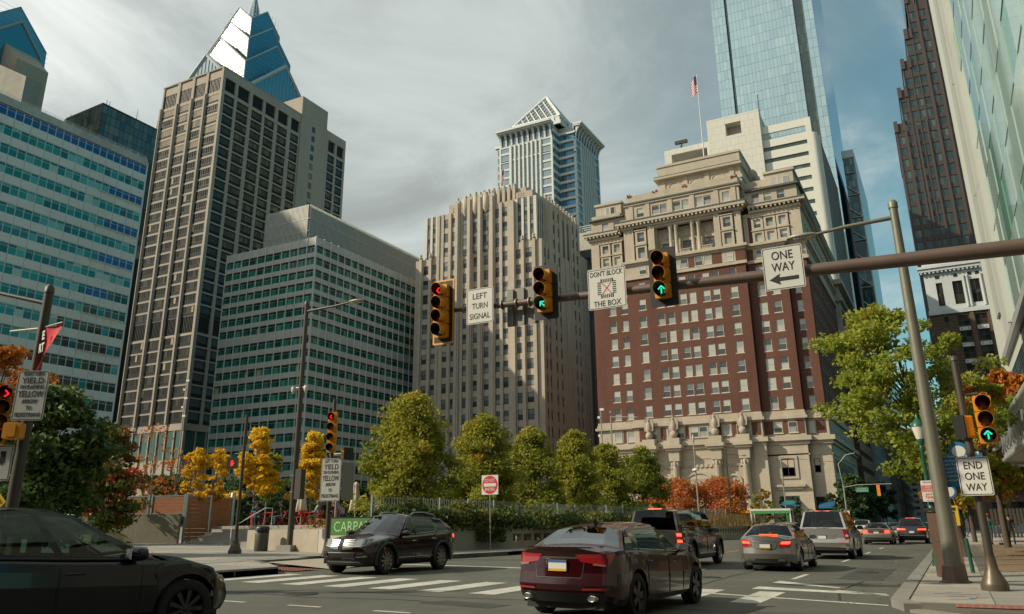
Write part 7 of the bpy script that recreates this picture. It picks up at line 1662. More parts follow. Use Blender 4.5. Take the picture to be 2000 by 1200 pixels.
# 2 maroon SUV facing the camera
mar2 = mat('dark_maroon_paint', (.016, .003, .004), .14, .0, coat=.6, spec=.4)
P = suv(chrome=True, clad=True, arch=True, spokes=10, rim=mat('bright_rim', (.34, .32, .29), .3, .7), spw=.42, rimf=.72); P['gh']['side'] = g_car_dark; h = 2.415; fa = h-.95; ra = -h+1.03
P['belt'] = [(-h, 1.10), (-h+.5, 1.14), (0, 1.05), (fa-.1, 1.0), (h-.3, .85), (h, .70)]; P['top'] = [(-h, 1.12), (-h+.3, 1.15), (0, 1.08), (fa-.35, 1.10), (fa+.1, 1.05), (h-.3, .95), (h, .80)]
P['gh'].update(rb=-h+.12, wt=.63, roof=[(-h+.3, 1.40), (-h+.9, 1.55), (.0, 1.61), (fa-1.3, 1.58)], cols=[(fa-.60, fa-1.35, 'P'), (fa-.72, fa-1.42, 'G'), (.10, -.02, 'P'), (.0, -.10, 'G'), (ra+.30, ra+.28, 'P'), (ra+.20, ra+.18, 'G'), (-h+.55, -h+.80, 'P'), (-h+.12, -h+.55, 'P')])
c = Car('dark maroon SUV with split chrome grille and headlamps facing the crosswalk', 'car', -15.42, 21.1, R(-90), P, mar2)
for k in range(6): c.patch('grille_bar', 1, ((.13, .69+.045*k), (.60, .71+.045*k), (.62, .73+.045*k), (.12, .71+.045*k)), chrome, .02, 6, 1)
c.patch('grille', 1, ((.10, .66), (.52, .68), (.66, .96), (.11, .94)), plast, .012); c.patch('headlamp', 1, ((.58, .74), (1.02, .80), (1.42, .97), (.68, .95)), head_m, .016, 10); c.patch('headlamp_chrome', 1, ((.56, .73), (1.05, .785), (1.05, .80), (.57, .75)), chrome, .022, 8, 1)
c.band('lower_grille', 1, .62, .46, .58, plast, .014); c.band('chrome_blade', 1, .66, .585, .605, chrome, .024); c.patch('fog_recess', 1, ((.68, .46), (1.05, .50), (1.10, .62), (.74, .58)), plast, .014); c.patch('fog_blade', 1, ((.66, .46), (1.05, .485), (1.05, .515), (.67, .485)), chrome, .022)
c.band('bumper_skid', 1, .95, .27, .40, plast, .012); c.band('skid_bright', 1, .8, .33, .36, alloy, .02)
c.patch('tail_lamp', -1, ((.55, .95), (1.2, .95), (1.25, 1.06), (.55, 1.05)), tail_lit, .012); rails(c); c.mirrors(m=mar2, sz=1.15); c.handles((.15, -.9), chrome)
for sg in (1, -1): MB().tube([(-.95, sg*.965, .45), (1.0, sg*.965, .43)], .014, 5).build('sill_trim', chrome, c.t); MB().box(1.60, 1.66, sg*.93, sg*.965, .62, .78).build('side_marker', mat('amber_marker', (.35, .08, .02), .3), c.t)
# 3 dark car crossing in front, cut by the left edge
dkb = mat('blue_black_paint', (.003, .006, .008), .18, .0, coat=.3, spec=.3)
P = suv(L=4.75, W=1.92, H=1.62, belt=1.04, hood=.93, wb=2.89, fo=.86, r=.36, spokes=9, rim=rimdark, step=.06, kf=.30); h = 2.375; fa = h-.86; ra = -h+1.0
P['belt'] = [(-h, .98), (-1.2, 1.06), (0, 1.0), (fa-.5, .965), (fa, .94), (h-.45, .84), (h-.15, .70), (h, .62)]; P['top'] = [(-h, 1.0), (-1.2, 1.10), (0, 1.05), (fa-.4, 1.03), (fa, 1.0), (h-.4, .87), (h, .66)]; P['front'] = [(.2, .14), (.45, .0), (.62, .04), (.9, .2)]
P['gh'] = dict(fb=fa-.28, rb=-h+.25, wt=.60, side=clear_glass('green_tinted_glass', (.26, .38, .33), .05, .02), roof=[(-h+.5, 1.30), (-1.2, 1.51), (-.6, 1.575), (-.15, 1.55), (.1, 1.495)], crown=.04,
    cols=[(fa-.45, .08, 'P'), (fa-.66, -.02, 'G'), (.0, -.36, 'P'), (-.1, -.44, 'G'), (-1.15, -1.0, 'P'), (-1.25, -1.1, 'G'), (-1.7, -1.55, 'P'), (-h+.25, -1.7, 'P')], pillar=dkb)
P['doors'] = [(-.06, fa-.62), (-1.2, -.08)]
c = Car('blue black car crossing at the left front, seen from its right side', 'car', -10.25, 6.62, R(75), P, dkb); TES = c
c.patch('headlamp', 1, ((.62, .62), (1.05, .66), (1.38, .80), (.80, .70)), head_m, .01, 8); c.mirrors(x=fa-.75, sz=1.2); c.handles((.1, -1.0), dkb)
for sg in (1, -1): MB().add([(1.05, sg*.965, .80), (1.32, sg*.955, .83), (1.10, sg*.968, .72)], [(0, 1, 2) if sg > 0 else (2, 1, 0)]).build('side_camera', plast, c.t)
for sg in (-1, 1): MB().tube([(-1.75, sg*.90, 1.07), (0, sg*.905, 1.005), (fa-.75, sg*.90, .985)], .014, 5).build('belt_trim', plast, c.t)
# 4 grey pickup with a canopy over its bed
gry = paintm('graphite_paint', (.055, .058, .056), .5, .3)
P = suv(L=5.7, W=1.89, H=1.84, belt=1.14, hood=1.12, wb=3.55, fo=.9, r=.40, arch=True, rear=[(.38, .0), (.6, -.02), (.7, .06), (1.14, .07)], kr=.04, cr=.03, kf=.14, cf=.10, spokes=6, doors=[(.25, 1.28), (-.75, .22)]); h = 2.85; fa = h-.9; ra = -h+1.25
P['gh'].update(fb=fa-.55, rb=-h+.10, wt=.70, side=g_car_dark, rear=clear_glass('canopy_glass', (.03, .035, .035), .04, .01), roof=[(-h+.1, 1.76), (-.8, 1.80), (.6, 1.78), (1.1, 1.74)], cols=[(fa-.65, 1.05, 'P'), (fa-.75, .98, 'G'), (.28, .24, 'P'), (.18, .15, 'G'), (-.55, -.6, 'P'), (-.95, -.95, 'G'), (-2.45, -2.42, 'P'), (-h+.08, -h+.22, 'P')])
c = Car('dark grey pickup truck with a canopy over its bed in the left lane', 'pickup truck', -8.70, 28.9, R(90), P, gry, name='pickup_truck')
c.patch('tail_lamp', -1, ((.84, .78), (1.06, .78), (1.06, 1.12), (.84, 1.12)), tail_red, .014); c.patch('tail_lamp_lit', -1, ((.86, .81), (1.04, .81), (1.04, .89), (.86, .89)), tail_lit, .02); c.patch('tail_lamp_lit', -1, ((.86, 1.0), (1.04, 1.0), (1.04, 1.09), (.86, 1.09)), tail_lit, .02)
c.band('tailgate', -1, .80, .68, 1.10, gry, .012); c.band('rear_bumper', -1, 1.03, .44, .64, mat('bumper_grey', (.13, .13, .125), .4, .5), .05); c.patch('tailgate_handle', -1, ((-.2, .98), (.12, .98), (.12, 1.06), (-.2, 1.06)), plast, .025, 4, 1, False); c.plate(-1, .54); c.mirrors(sz=1.35); c.handles((.4, -.55))
MB().box(-h+.28, -h+.36, -.22, .22, 1.835, 1.86).build('brake_bar', brake, c.t); b = MB().box(-h+.1, -h+.11, .55, .68, 1.28, 1.36).build('sticker', wht, c.t)
for sg in (1, -1): MB().tube([(-.9, sg*.93, .42), (1.2, sg*.93, .42)], .045, 6).build('side_step', alloy, c.t)
# 5 silver sedan
sil = paintm('silver_grey_paint', (.26, .25, .235), .6, .25)
P = sedan(L=4.69, W=1.81, H=1.44, boot=1.03, belt=.93, wb=2.84, fo=.80, spokes=10, kr=.22, cr=.2); P['rear'] = [(.28, .1), (.5, 0), (.7, .03), (1.03, .05)]
c = Car('silver grey sedan with lit tail lamps in the middle lane', 'car', -5.28, 28.75, R(90), P, sil)
c.patch('tail_lamp', -1, ((.56, .72), (1.02, .70), (1.12, .93), (.70, .90)), tail_red, .012); c.patch('tail_lamp_lit', -1, ((.64, .80), (1.0, .80), (1.05, .88), (.72, .87)), tail_lit, .02); c.patch('boot_inset', -1, ((-.42, .66), (.42, .66), (.56, .86), (-.56, .86)), mat('shade_silver', (.17, .165, .155), .35, .5), .006, 10, 2, False); c.band('chrome_strip', -1, .55, .865, .885, chrome, .014); c.plate(-1, .75)  # boot inset in a darker silver: recess shade as colour
c.band('diffuser', -1, .85, .25, .36, plast, .012); c.patch('exhaust_tip', -1, ((.50, .31), (.82, .30), (.80, .37), (.52, .36)), chrome, .02); c.mirrors(); c.handles((.2, -.8)); b = c.P['gh']; MB().box(b['rb']-.02, b['rb']+.03, -.28, .28, 1.055, 1.075).build('brake_bar', brake, c.t)
# 6 silver large SUV
sil2 = paintm('bright_silver_paint', (.40, .39, .37), .6, .25)
P = suv(L=5.33, W=2.03, H=1.94, belt=1.18, hood=1.15, wb=3.11, fo=.95, r=.40, spokes=6, kr=.05, cr=.06, kf=.14, rear=[(.45, .05), (.6, -.03), (.72, .03), (1.18, .05)]); P['gh'].update(side=g_car_dark, rear=g_car_dark, wt=.74)
c = Car('large silver SUV with vertical red tail lamps ahead of the silver sedan', 'SUV', -4.86, 38.8, R(90), P, sil2, name='suv')
c.patch('tail_lamp', -1, ((.84, .78), (1.04, .78), (1.06, 1.16), (.82, 1.16)), tail_red, .016); c.patch('tail_lamp_clear', -1, ((.88, .88), (1.0, .88), (1.0, .96), (.88, .96)), tail_clear, .024); c.patch('plate_recess', -1, ((-.5, .78), (.5, .78), (.5, .98), (-.5, .98)), mat('shade_silver2', (.27, .265, .25), .35, .5), .006, 8, 1, False); c.plate(-1, .87, .05, False)  # plate recess shade painted as a darker silver
c.band('rear_bumper', -1, 1.02, .50, .60, mat('bumper_bright', (.46, .45, .43), .35, .5), .035); c.patch('reflector', -1, ((.55, .62), (.9, .62), (.9, .66), (.55, .66)), tail_red, .03); c.band('under_bumper', -1, .9, .36, .46, plast, .01); rails(c); c.mirrors(m=plast, sz=1.25); c.handles((.2, -.9)); MB().box(-c.h+.45, -c.h+.52, -.28, .28, 1.86, 1.885).build('brake_bar', brake, c.t); MB().tube([(-c.h+.1, .25, 1.24), (-c.h+.12, -.25, 1.28)], .012, 5).build('rear_wiper', plast, c.t)
# 7 old grey green sedan
P = sedan(L=5.05, W=1.87, H=1.44, boot=1.02, belt=.92, wb=2.81, fo=1.0, spokes=12, step=.15, kr=.12, cr=.1)
c = Car('grey green old sedan with lit red tail lamps behind the dark SUV', 'car', -4.80, 63.4, R(90), P, paintm('grey_green_paint', (.17, .175, .15), .4, .3))
c.patch('tail_lamp', -1, ((.22, .74), (1.0, .74), (1.02, .90), (.20, .88)), tail_red, .012); c.patch('tail_lamp_lit', -1, ((.62, .75), (1.02, .75), (1.02, .92), (.70, .93)), tail_lit, .02); c.plate(-1, .78); c.mirrors(); c.band('rear_bumper', -1, 1.0, .46, .66, c.paint, .05)
# 8 dark SUV
P = suv(L=4.95, W=1.96, H=1.78, belt=1.12, step=.15, wb=2.98, fo=.9, r=.38, kr=.06); P['gh'].update(side=g_car_dark, rear=g_car_dark)
c = Car('black SUV with wide lit red tail lamps near the right kerb', 'SUV', -2.83, 67.6, R(90), P, paintm('black_brown_paint', (.03, .026, .022), .4, .25), name='suv')
c.patch('tail_lamp', -1, ((.42, .92), (1.0, .92), (1.03, 1.03), (.44, 1.0)), tail_lit, .015); c.band('bumper_trim', -1, .9, .52, .58, alloy, .02); c.plate(-1, .80, 0, False); c.mirrors(); MB().box(-c.h+.5, -c.h+.55, -.3, .3, 1.71, 1.735).build('brake_bar', brake, c.t); c.band('lower_cladding', -1, .95, .36, .5, plast, .012)
# farther traffic
def far_car(label, x, y, kind, p, lamps=True, head=UPY):
    P = (suv if kind == 's' else sedan)(step=.22, doors=[]); c = Car(label, 'SUV' if kind == 's' else 'car', x, y, head, P, p, name='suv' if kind == 's' else 'car')
    if lamps: c.patch('tail_lamp', -1, ((.6, .78), (1.0, .78), (1.02, .92), (.6, .9)), tail_lit, .015); c.plate(-1, .7)
    c.mirrors(); return c
whp = paintm('white_paint', (.60, .59, .56), .0, .3)
far_car('silver sedan mostly hidden behind the grey green sedan', -4.55, 80.5, 'c', paintm('pale_silver_paint', (.30, .29, .27), .5))
far_car('white SUV turned side on far up the street left of the grey green sedan', -12.8, 108, 's', whp, False, R(20)); far_car('white SUV with brake lights left of the grey green sedan', -8.1, 90, 's', whp)
far_car('dark blue SUV beyond the silver sedan far up the street', -5.0, 105, 's', paintm('dark_blue_paint', (.03, .04, .05), .4)); far_car('pale sedan far up the street in the left lane', -7.6, 112, 'c', paintm('pale_grey_paint', (.28, .29, .29), .4)); far_car('dark red car half hidden between the two silver vehicles', -8.7, 50.5, 'c', paintm('dark_red_paint', (.13, .012, .018), .3))
far_car('dark sedan far away at the right kerb', -2.4, 95, 'c', paintm('dark_grey_paint', (.04, .04, .042), .4))
for i, (x, y) in enumerate(((-4.9, 128), (-2.3, 122))): far_car(('black car at the far end of the queue', 'grey car at the far end of the right lane')[i], x, y, 'c', (paintm('far_black', (.02, .02, .02)), paintm('far_grey', (.15, .15, .15)))[i])
far_car('blue car parked across the end of the right pavement', 6.0, 112, 'c', paintm('far_blue', (.03, .12, .22)), False, R(0))

# ================================================================ TREES AND PLANTS
bark = mat('bark', (.075, .06, .045), .9, var=.25, scale=8); bark_pale = mat('pale_bark', (.20, .17, .13), .9, var=.2, scale=8)
lf_maple = leafmat('maple_leaf', [(0, (.12, .15, .022)), (.35, (.25, .27, .034)), (.65, (.40, .37, .05)), (.88, (.48, .33, .05)), (1, (.48, .22, .05))], .52)
lf_dark = leafmat('dark_leaf', [(0, (0.038, 0.074, 0.022)), (.5, (0.075, 0.130, 0.030)), (.85, (0.152, 0.184, 0.038)), (1, (0.368, 0.152, 0.043))])
lf_gink = leafmat('ginkgo_leaf', [(0, (.62, .36, .016)), (.5, (.76, .50, .025)), (1, (.82, .58, .05))], .5)
lf_red = leafmat('turning_leaf', [(0, (0.058, 0.094, 0.023)), (.5, (0.117, 0.146, 0.031)), (.75, (0.254, 0.117, 0.035)), (1, (0.507, 0.069, 0.049))])
lf_orange = leafmat('orange_leaf', [(0, (0.300, 0.094, 0.018)), (.4, (0.450, 0.144, 0.020)), (.75, (0.525, 0.213, 0.025)), (1, (0.375, 0.062, 0.031))], .4)
lf_crape = leafmat('crape_leaf', [(0, (.34, .10, .03)), (.35, (.50, .17, .04)), (.6, (.56, .23, .05)), (.8, (.44, .07, .05)), (1, (.54, .28, .08))], .45)
lf_oak = leafmat('oak_leaf', [(0, (.14, .19, .026)), (.4, (.26, .31, .04)), (.75, (.38, .40, .055)), (.92, (.48, .30, .045)), (1, (.48, .16, .06))], .5)
lf_hedge = leafmat('hedge_leaf', [(0, (0.051, 0.076, 0.025)), (.5, (0.100, 0.136, 0.036)), (.8, (0.217, 0.209, 0.045)), (1, (0.471, 0.200, 0.045))])
def leaf_mesh(name, c, size, m, tint, up=.4):
    n = len(c); nr = RNG.normal(size=(n, 3)); nr[:, 2] += up; nr /= np.linalg.norm(nr, axis=1)[:, None]
    a = np.cross(nr, RNG.normal(size=(n, 3))); a /= np.linalg.norm(a, axis=1)[:, None]+1e-9; b_ = np.cross(nr, a)
    s = size*RNG.uniform(.6, 1.35, n)[:, None]; k = nr*s*.25
    V = np.stack([c-a*s, c-b_*s*.62+k, c+a*s, c+b_*s*.62+k], 1).reshape(-1, 3)
    me = bpy.data.meshes.new(name); me.vertices.add(n*4); me.vertices.foreach_set('co', V.astype(np.float32).ravel()); me.loops.add(n*4); me.loops.foreach_set('vertex_index', np.arange(n*4, dtype=np.int32))
    me.polygons.add(n); me.polygons.foreach_set('loop_start', np.arange(0, n*4, 4, dtype=np.int32)); me.polygons.foreach_set('loop_total', np.full(n, 4, dtype=np.int32)); me.materials.append(m)
    at = me.attributes.new('tint', 'FLOAT', 'FACE'); at.data.foreach_set('value', np.clip(tint, 0, 1).astype(np.float32)); me.update(calc_edges=True); return me
def tree(label, x, y, z, H, R_, zc, m, n=7000, size=.11, clumps=60, prof='round', tr=.12, bk=None, cat='tree', group=None, bias=.35, spread=.26, name='tree', tint_sd=.16, lean=0, branches=True, hollow=.45):
    """trunk and limbs, and a crown of small leaf faces gathered in clumps; H, zc = top and bottom of the crown above the ground"""
    t = thing(name, label, cat, (x, y, z), 0, group); h = H-zc; C = []
    while len(C) < clumps:
        u = RNG.uniform(0, 1); a = RNG.uniform(0, 2*math.pi)
        w = {'round': math.sqrt(max(0, 1-(2*u-.85)**2/1.35)), 'cone': (1-u)**.75*.95+.12, 'open': .35+.75*math.sin(math.pi*min(1, u*1.05))**.8, 'egg': math.sin(math.pi*min(1, .12+u*.86))**.7, 'pear': min(1, .72+2*u)*max(0, 1-u)**.55*.98+.06}[prof]
        rr = R_*w*math.sqrt(RNG.uniform(hollow**2, 1))*(.84+.20*math.sin(3*a+x)+.16*math.sin(4*a+9*u+y)+.14*math.sin(17*u+2*a))
        C.append((rr*math.cos(a)+lean*u, rr*math.sin(a), zc+h*u))
    C = np.array(C); k = RNG.integers(0, clumps, n); sd = R_*spread*RNG.uniform(.55, 1.25, clumps)
    off = RNG.normal(size=(n, 3)); off /= (np.linalg.norm(off, axis=1)[:, None]+1e-6); off *= RNG.uniform(0, 1, n)[:, None]**.45
    pts = C[k]+off*sd[k][:, None]*np.array([1.25, 1.25, .72])
    ti = bias+RNG.normal(size=clumps)[k]*tint_sd+RNG.normal(size=n)*.10+(C[k][:, 2]-zc)/h*.18
    place('crown', leaf_mesh('crown', pts, size, m, ti), t)
    mb = MB(); top = zc+h*.72; mb.tube([(0, 0, 0), (lean*.1, .03, zc*.6), (lean*.3, -.04, zc+h*.25), (lean*.6, .02, top)], [tr, tr*.8, tr*.55, tr*.15], 8)
    if branches:
        for i in range(min(clumps, 26)):
            c = C[i]; z0 = max(zc*.75, min(top, zc+(c[2]-zc)*.55)); f = (z0/top); r0 = tr*(.55-.35*f)
            mid = (c[0]*.45+lean*f*.4, c[1]*.45, z0+(c[2]-z0)*.45+.1); mb.tube([(lean*f*.6, 0, z0), mid, tuple(c)], [r0, r0*.6, r0*.15], 5)
    mb.build('trunk', bk or bark, t); return t
ROW = 'maples behind the hedge'
tree('largest green gold maple, left of the DO NOT ENTER sign', -27, 38.5, PZ, 6.95, 3.05, .75, lf_maple, 27000, .10, 170, 'pear', group=ROW, spread=.25, tint_sd=.13)
tree('second maple in the row, directly above the DO NOT ENTER sign', -27, 46.8, PZ, 6.8, 2.75, .75, lf_maple, 20000, .105, 130, 'pear', group=ROW, spread=.25, tint_sd=.13, bias=0.36)
tree('third maple in the row, green with a rounded top', -27, 54.0, PZ, 6.5, 2.75, .75, lf_maple, 17000, .11, 120, 'pear', group=ROW, spread=.25, tint_sd=.13, bias=0.29)
tree('fourth maple in the row, taller and yellower at its tip', -27, 61.9, PZ, 7.1, 2.7, .8, lf_maple, 17000, .115, 120, 'pear', group=ROW, spread=.25, tint_sd=.13, bias=0.34)
tree('fifth maple, just left of the grey lamp post', -27, 69, PZ, 6.6, 2.7, .8, lf_maple, 15000, .12, 110, 'pear', group=ROW, spread=.25, tint_sd=.13, bias=0.30)
tree('sixth maple, dark green beside the orange shrubs', -26.5, 77, PZ, 6.9, 3.0, .8, lf_maple, 16000, .125, 110, 'pear', group=ROW, spread=.25, tint_sd=.13, bias=0.08)
GK = 'yellow ginkgos on the plaza'
tree('bright yellow ginkgo between the thin signal post and the street lamp', -42.0, 41.6, PZ, 6.6, 1.75, 1.9, lf_gink, 7000, .12, 80, 'cone', .09, bark_pale, group=GK, bias=.5, spread=.20)
tree('bright yellow ginkgo behind the street lamp and left turn sign', -38.5, 43.3, PZ, 6.1, 1.65, 1.7, lf_gink, 7000, .12, 80, 'cone', .09, bark_pale, group=GK, bias=.55, spread=.20)
tree('small amber ginkgo above the wooden screens', -40.6, 35.2, .7, 5.5, 1.05, 2.5, lf_gink, 2600, .10, 45, 'egg', .06, bark_pale, group=GK, bias=.2, spread=.24)
tree('paler amber ginkgo half behind the small one above the screens', -41.2, 37.4, .7, 5.8, 1.0, 2.4, lf_gink, 2200, .10, 45, 'egg', .06, bark_pale, group=GK, bias=.05, spread=.24)
tree('small green tree half hidden behind the left ginkgo', -45.4, 46.2, PZ, 5.3, 1.2, 1.9, lf_maple, 2500, .13, 40, 'egg', .07, bark_pale, bias=.3)
tree('almost bare young tree with a few amber leaves left of the ginkgos', -48.5, 38.3, PZ, 6.9, 1.9, 1.2, lf_orange, 500, .10, 40, 'open', .07, bark_pale, bias=.5)
tree('thin young tree with sparse brown leaves beside the almost bare one', -46.5, 38.8, PZ, 4.9, 1.6, 1.0, lf_orange, 420, .10, 30, 'open', .06, bark_pale, bias=.2)
tree('large dark green tree beside the left signal posts', -31.0, 19.6, gz(-31)+.15, 6.2, 2.45, .7, lf_dark, 15000, .12, 120, 'egg', .14, bias=.35)
tree('green tree with reddening top right of the large dark tree', -41.5, 30.0, gz(-41)+.15, 6.3, 2.25, .9, lf_red, 11000, .115, 90, 'egg', .12, bias=.40, tint_sd=.2)
tree('orange brown tree at the far left behind the dark lamp post', -62.5, 35.0, 1, 13.6, 3.0, 6, lf_orange, 7000, .2, 60, 'round', .2, bias=.25)
tree('tall pin oak with light green reaching branches on the right pavement', .2, 38.0, .13, 10.3, 3.6, 2.7, lf_oak, 19000, .10, 150, 'open', .20, bias=.36, spread=.15, hollow=.1, lean=-2.2, tint_sd=.13)
tree('green street tree with orange tips behind the right signal', 2.3, 52.5, .13, 9.0, 2.5, 3.2, lf_oak, 9000, .15, 60, 'open', .18, bias=.62, spread=.22)
tree('bright orange tree beside the pale glass hall', 4.6, 68, .13, 11.9, 2.2, 5.0, lf_orange, 6000, .19, 50, 'round', .16, bias=.5)
tree('green and amber street tree low behind the stone pylon', 1.0, 66, .13, 6.6, 3.0, 2.8, lf_oak, 7000, .18, 50, 'round', .16, bias=.85)
tree('amber street tree farther up the right kerb', .4, 88, .13, 8.5, 3.0, 2.8, lf_oak, 5000, .2, 50, 'round', .16, bias=.95)
for i, (x, y, h) in enumerate(((-15.2, 150, 9), (-14.8, 168, 9.5), (-14.6, 190, 9), (-14.2, 215, 10), (1.5, 150, 10))):
    tree(['dark street tree beside the curved signal pole', 'second dark street tree up the left pavement', 'third dark street tree up the left pavement', 'farthest dark street tree on the left', 'dark street tree far up the right pavement'][i], x, y, .2, h, 3.0, 2.4, lf_dark, 2500, .3, 30, 'round', .18, bias=.2)
tree('large orange shrub left of the far columns', -32.0, 105.5, 1.2, 5.8, 4.3, .6, lf_crape, 12000, .15, 100, 'round', .08, bark_pale, 'shrub', 'orange shrubs before the engraved arch', name='shrub', bias=.35, spread=.26)
tree('large red orange shrub in front of the right hand columns', -26.6, 108.5, 1.2, 5.7, 4.1, .6, lf_crape, 12000, .15, 100, 'round', .08, bark_pale, 'shrub', 'orange shrubs before the engraved arch', name='shrub', bias=.5, spread=.26)
for i, (x, y, r, h) in enumerate(((-52, 49.5, 2.6, 3.6), (-48.3, 52, 2.6, 3.3), (-44.5, 55, 2.4, 3.0), (-55, 45, 2.4, 3.8), (-57.5, 47.5, 2.2, 3.4))):
    tree(['dark rounded bush under the left ginkgo', 'dark rounded bush behind the seated people', 'dark rounded bush left of the mural', 'dark bush left of the ginkgos', 'dark bush at the back of the plaza'][i], x, y, PZ, h, r, .1, lf_dark, 3000, .17, 40, 'round', .08, cat='shrub', name='shrub', bias=.1, branches=False)
for i, (x, y) in enumerate(((-20.2, 116), (-21.6, 112), (-19.0, 120))): tree(['slim dark green cone by the blue awning door', 'slim dark green cone left of the blue awning door', 'slim dark green cone right of the bus shelter'][i], x, y, .3, 4.6, .7, .1, lf_dark, 1200, .14, 25, 'egg', .05, cat='shrub', name='shrub', bias=.3, branches=False)
tree('yellowing young street tree behind the bus shelter', -19.5, 100, .3, 5.2, 1.3, 1.2, lf_oak, 1200, .16, 25, 'open', .06, bias=.75)
# hanging hedge: a mass of leaves over the wall
c = []
for seg, n, zt_ in ((((-21.7, 28.5), (-20.0, 37.2)), 12000, 2.55), (((-20.0, 37.2), (-19.8, 55)), 11000, 2.3), (((-19.8, 55), (-18.8, 64)), 4500, 2.1)):
    a, b_ = seg; u = RNG.uniform(0, 1, n); px = a[0]+(b_[0]-a[0])*u; py = a[1]+(b_[1]-a[1])*u; hump = .55+.3*np.sin(py*1.7)+.22*np.sin(py*3.9+1)
    zz_ = 1.25+RNG.uniform(0, 1, n)**.8*(zt_-1.3)*(.62+.45*hump); lat = RNG.normal(size=n)*.38
    dr = (RNG.uniform(0, 1, n) < .24) & (np.sin(py*1.1+.6)+.5*np.sin(py*2.7) > .1); zz_ = np.where(dr, 1.45-RNG.uniform(0, 1, n)**1.4*.62*(py < 37.5)-RNG.uniform(0, .12, n), zz_); lat = np.where(dr, .42+np.abs(RNG.normal(size=n))*.12, lat-.15)
    c.append(np.stack([px+lat, py, zz_], 1))
c = np.concatenate(c); o = place('hanging_hedge', leaf_mesh('hanging_hedge', c, .085, lf_hedge, .30+.22*np.sin(c[:, 1]*.9+2)+RNG.normal(size=len(c))*.2+.12*(c[:, 2]-1.4))); tag(o, 'leafy hedge spilling over the pale wall', 'hedge', kind='stuff')
n = 5000; u = RNG.uniform(0, 1, n); base = np.stack([-19.9+u*2.9+RNG.normal(size=n)*.5, 64+u*14, np.full(n, 1.3)], 1); tip = base+np.stack([RNG.normal(size=n)*.25, RNG.normal(size=n)*.25, RNG.uniform(.5, 1.15, n)], 1); sd = np.array([[.03, .02, 0]])
V = np.stack([base-sd, base+sd, tip], 1).reshape(-1, 3); me = bpy.data.meshes.new('ornamental_grass'); me.from_pydata(V.tolist(), [], [(3*i, 3*i+1, 3*i+2) for i in range(n)]); me.materials.append(mat('straw', (.38, .25, .10), .8, var=.25, scale=3)); tag(place('ornamental_grass', me), 'tan ornamental grass on top of the stone parapet', 'grass', kind='stuff')
n = 1600; c = np.stack([RNG.uniform(-26.5, -22.0, n), RNG.uniform(29.2, 32.5, n), 1.45+RNG.uniform(0, .45, n)], 1); tag(place('flower_bed', leaf_mesh('flower_bed', c, .07, leafmat('flower', [(0, (.06, .08, .02)), (.5, (.30, .22, .03)), (1, (.45, .10, .05))]), RNG.uniform(0, 1, n))), 'low red and yellow flowers behind the car park sign', 'flowers', kind='stuff')
# fallen leaves
def litter(name, box, n, zf, label):
    c = np.stack([RNG.uniform(box[0], box[1], n), RNG.uniform(box[2], box[3], n), np.zeros(n)], 1); c[:, 2] = [zf(px)+.012 for px in c[:, 0]]
    tag(place(name, leaf_mesh(name, c, .035, leafmat(name+'_leaf', [(0, (.12, .06, .02)), (.6, (.32, .15, .03)), (1, (.42, .26, .07))], .1), RNG.uniform(0, 1, n), up=6)), label, 'leaves', kind='stuff')
litter('fallen_leaves', (-1.0, 5.5, 24, 60), 900, lambda x: .14, 'scattered yellow leaves on the right pavement'); litter('gutter_leaves', (-21.3, -19.3, 20.4, 25), 500, lambda x: gz(x)+.06, 'brown leaves gathered in the left gutter'); litter('road_leaves', (-2.6, -1.25, 17, 45), 90, lambda x: gz(x), 'a few leaves on the road by the right kerb')
litter('pavement_leaves', (-40, -18, 12, 33), 160, lambda x: gz(x)+.17, 'sparse leaves on the left pavement')

# ================================================================ PLAZA FURNITURE
redp = mat('red_chair_paint', (.52, .022, .018), .5)
def chair(label, x, y, rz):
    t = thing('red_chair', label, 'chair', (x, y, PZ), rz, 'red folding chairs on the plaza')
    MB().box(-.2, .2, -.2, .2, .43, .46).build('seat', redp, t)
    for z in (.6, .72): MB().box(-.2, .2, .19, .215, z, z+.09).build('back_slat', redp, t)
    for s_ in (-1, 1): MB().tube([(s_*.21, -.22, 0), (s_*.21, .22, .84)], .013, 5).build('leg', redp, t); MB().tube([(s_*.21, .24, 0), (s_*.21, -.2, .45)], .013, 5).build('leg', redp, t)
    return t
seats = [(-36.0, 35.9, R(60), 'red folding chair at the left end of the plaza'), (-34.6, 36.6, R(-30), 'red folding chair under the man shading his eyes'), (-33.5, 37.1, R(150), 'red folding chair just right of the street lamp'), (-33.0, 36.4, R(-110), 'red folding chair left of the grey hooded sitter'), (-32.45, 37.3, R(-70), 'red folding chair under the grey hooded sitter'), (-31.9, 38.0, R(-95), 'red folding chair under the dark sitter'), (-30.0, 39.5, R(40), 'red folding chair behind the car park sign'), (-29.0, 40.5, R(-60), 'red folding chair near the closed parasol'), (-37.6, 37.2, R(30), 'red folding chair behind the thin dark post')]
for a in seats: chair(a[3], *a[:3])
for i, (x, y) in enumerate(((-35.3, 36.5), (-33.2, 37.6), (-30.6, 40.2), (-38.5, 38.5))):
    t = thing('red_table', ['red table before the man shading his eyes', 'red table between the lamp post and grey hood', 'red table behind the car park sign', 'red table left of the thin dark post'][i], 'table', (x, y, PZ), .3*i, 'red plaza tables'); MB().box(-.4, .4, -.4, .4, .70, .73).build('top', redp, t)
    for s_ in (-1, 1): MB().tube([(s_*.34, -.34, 0), (s_*.34, .34, .7)], .014, 5).build('leg', redp, t); MB().tube([(s_*.34, .34, 0), (s_*.34, -.34, .7)], .014, 5).build('leg', redp, t)
canv = mat('canvas', (.50, .44, .36), .9, var=.1, scale=4)
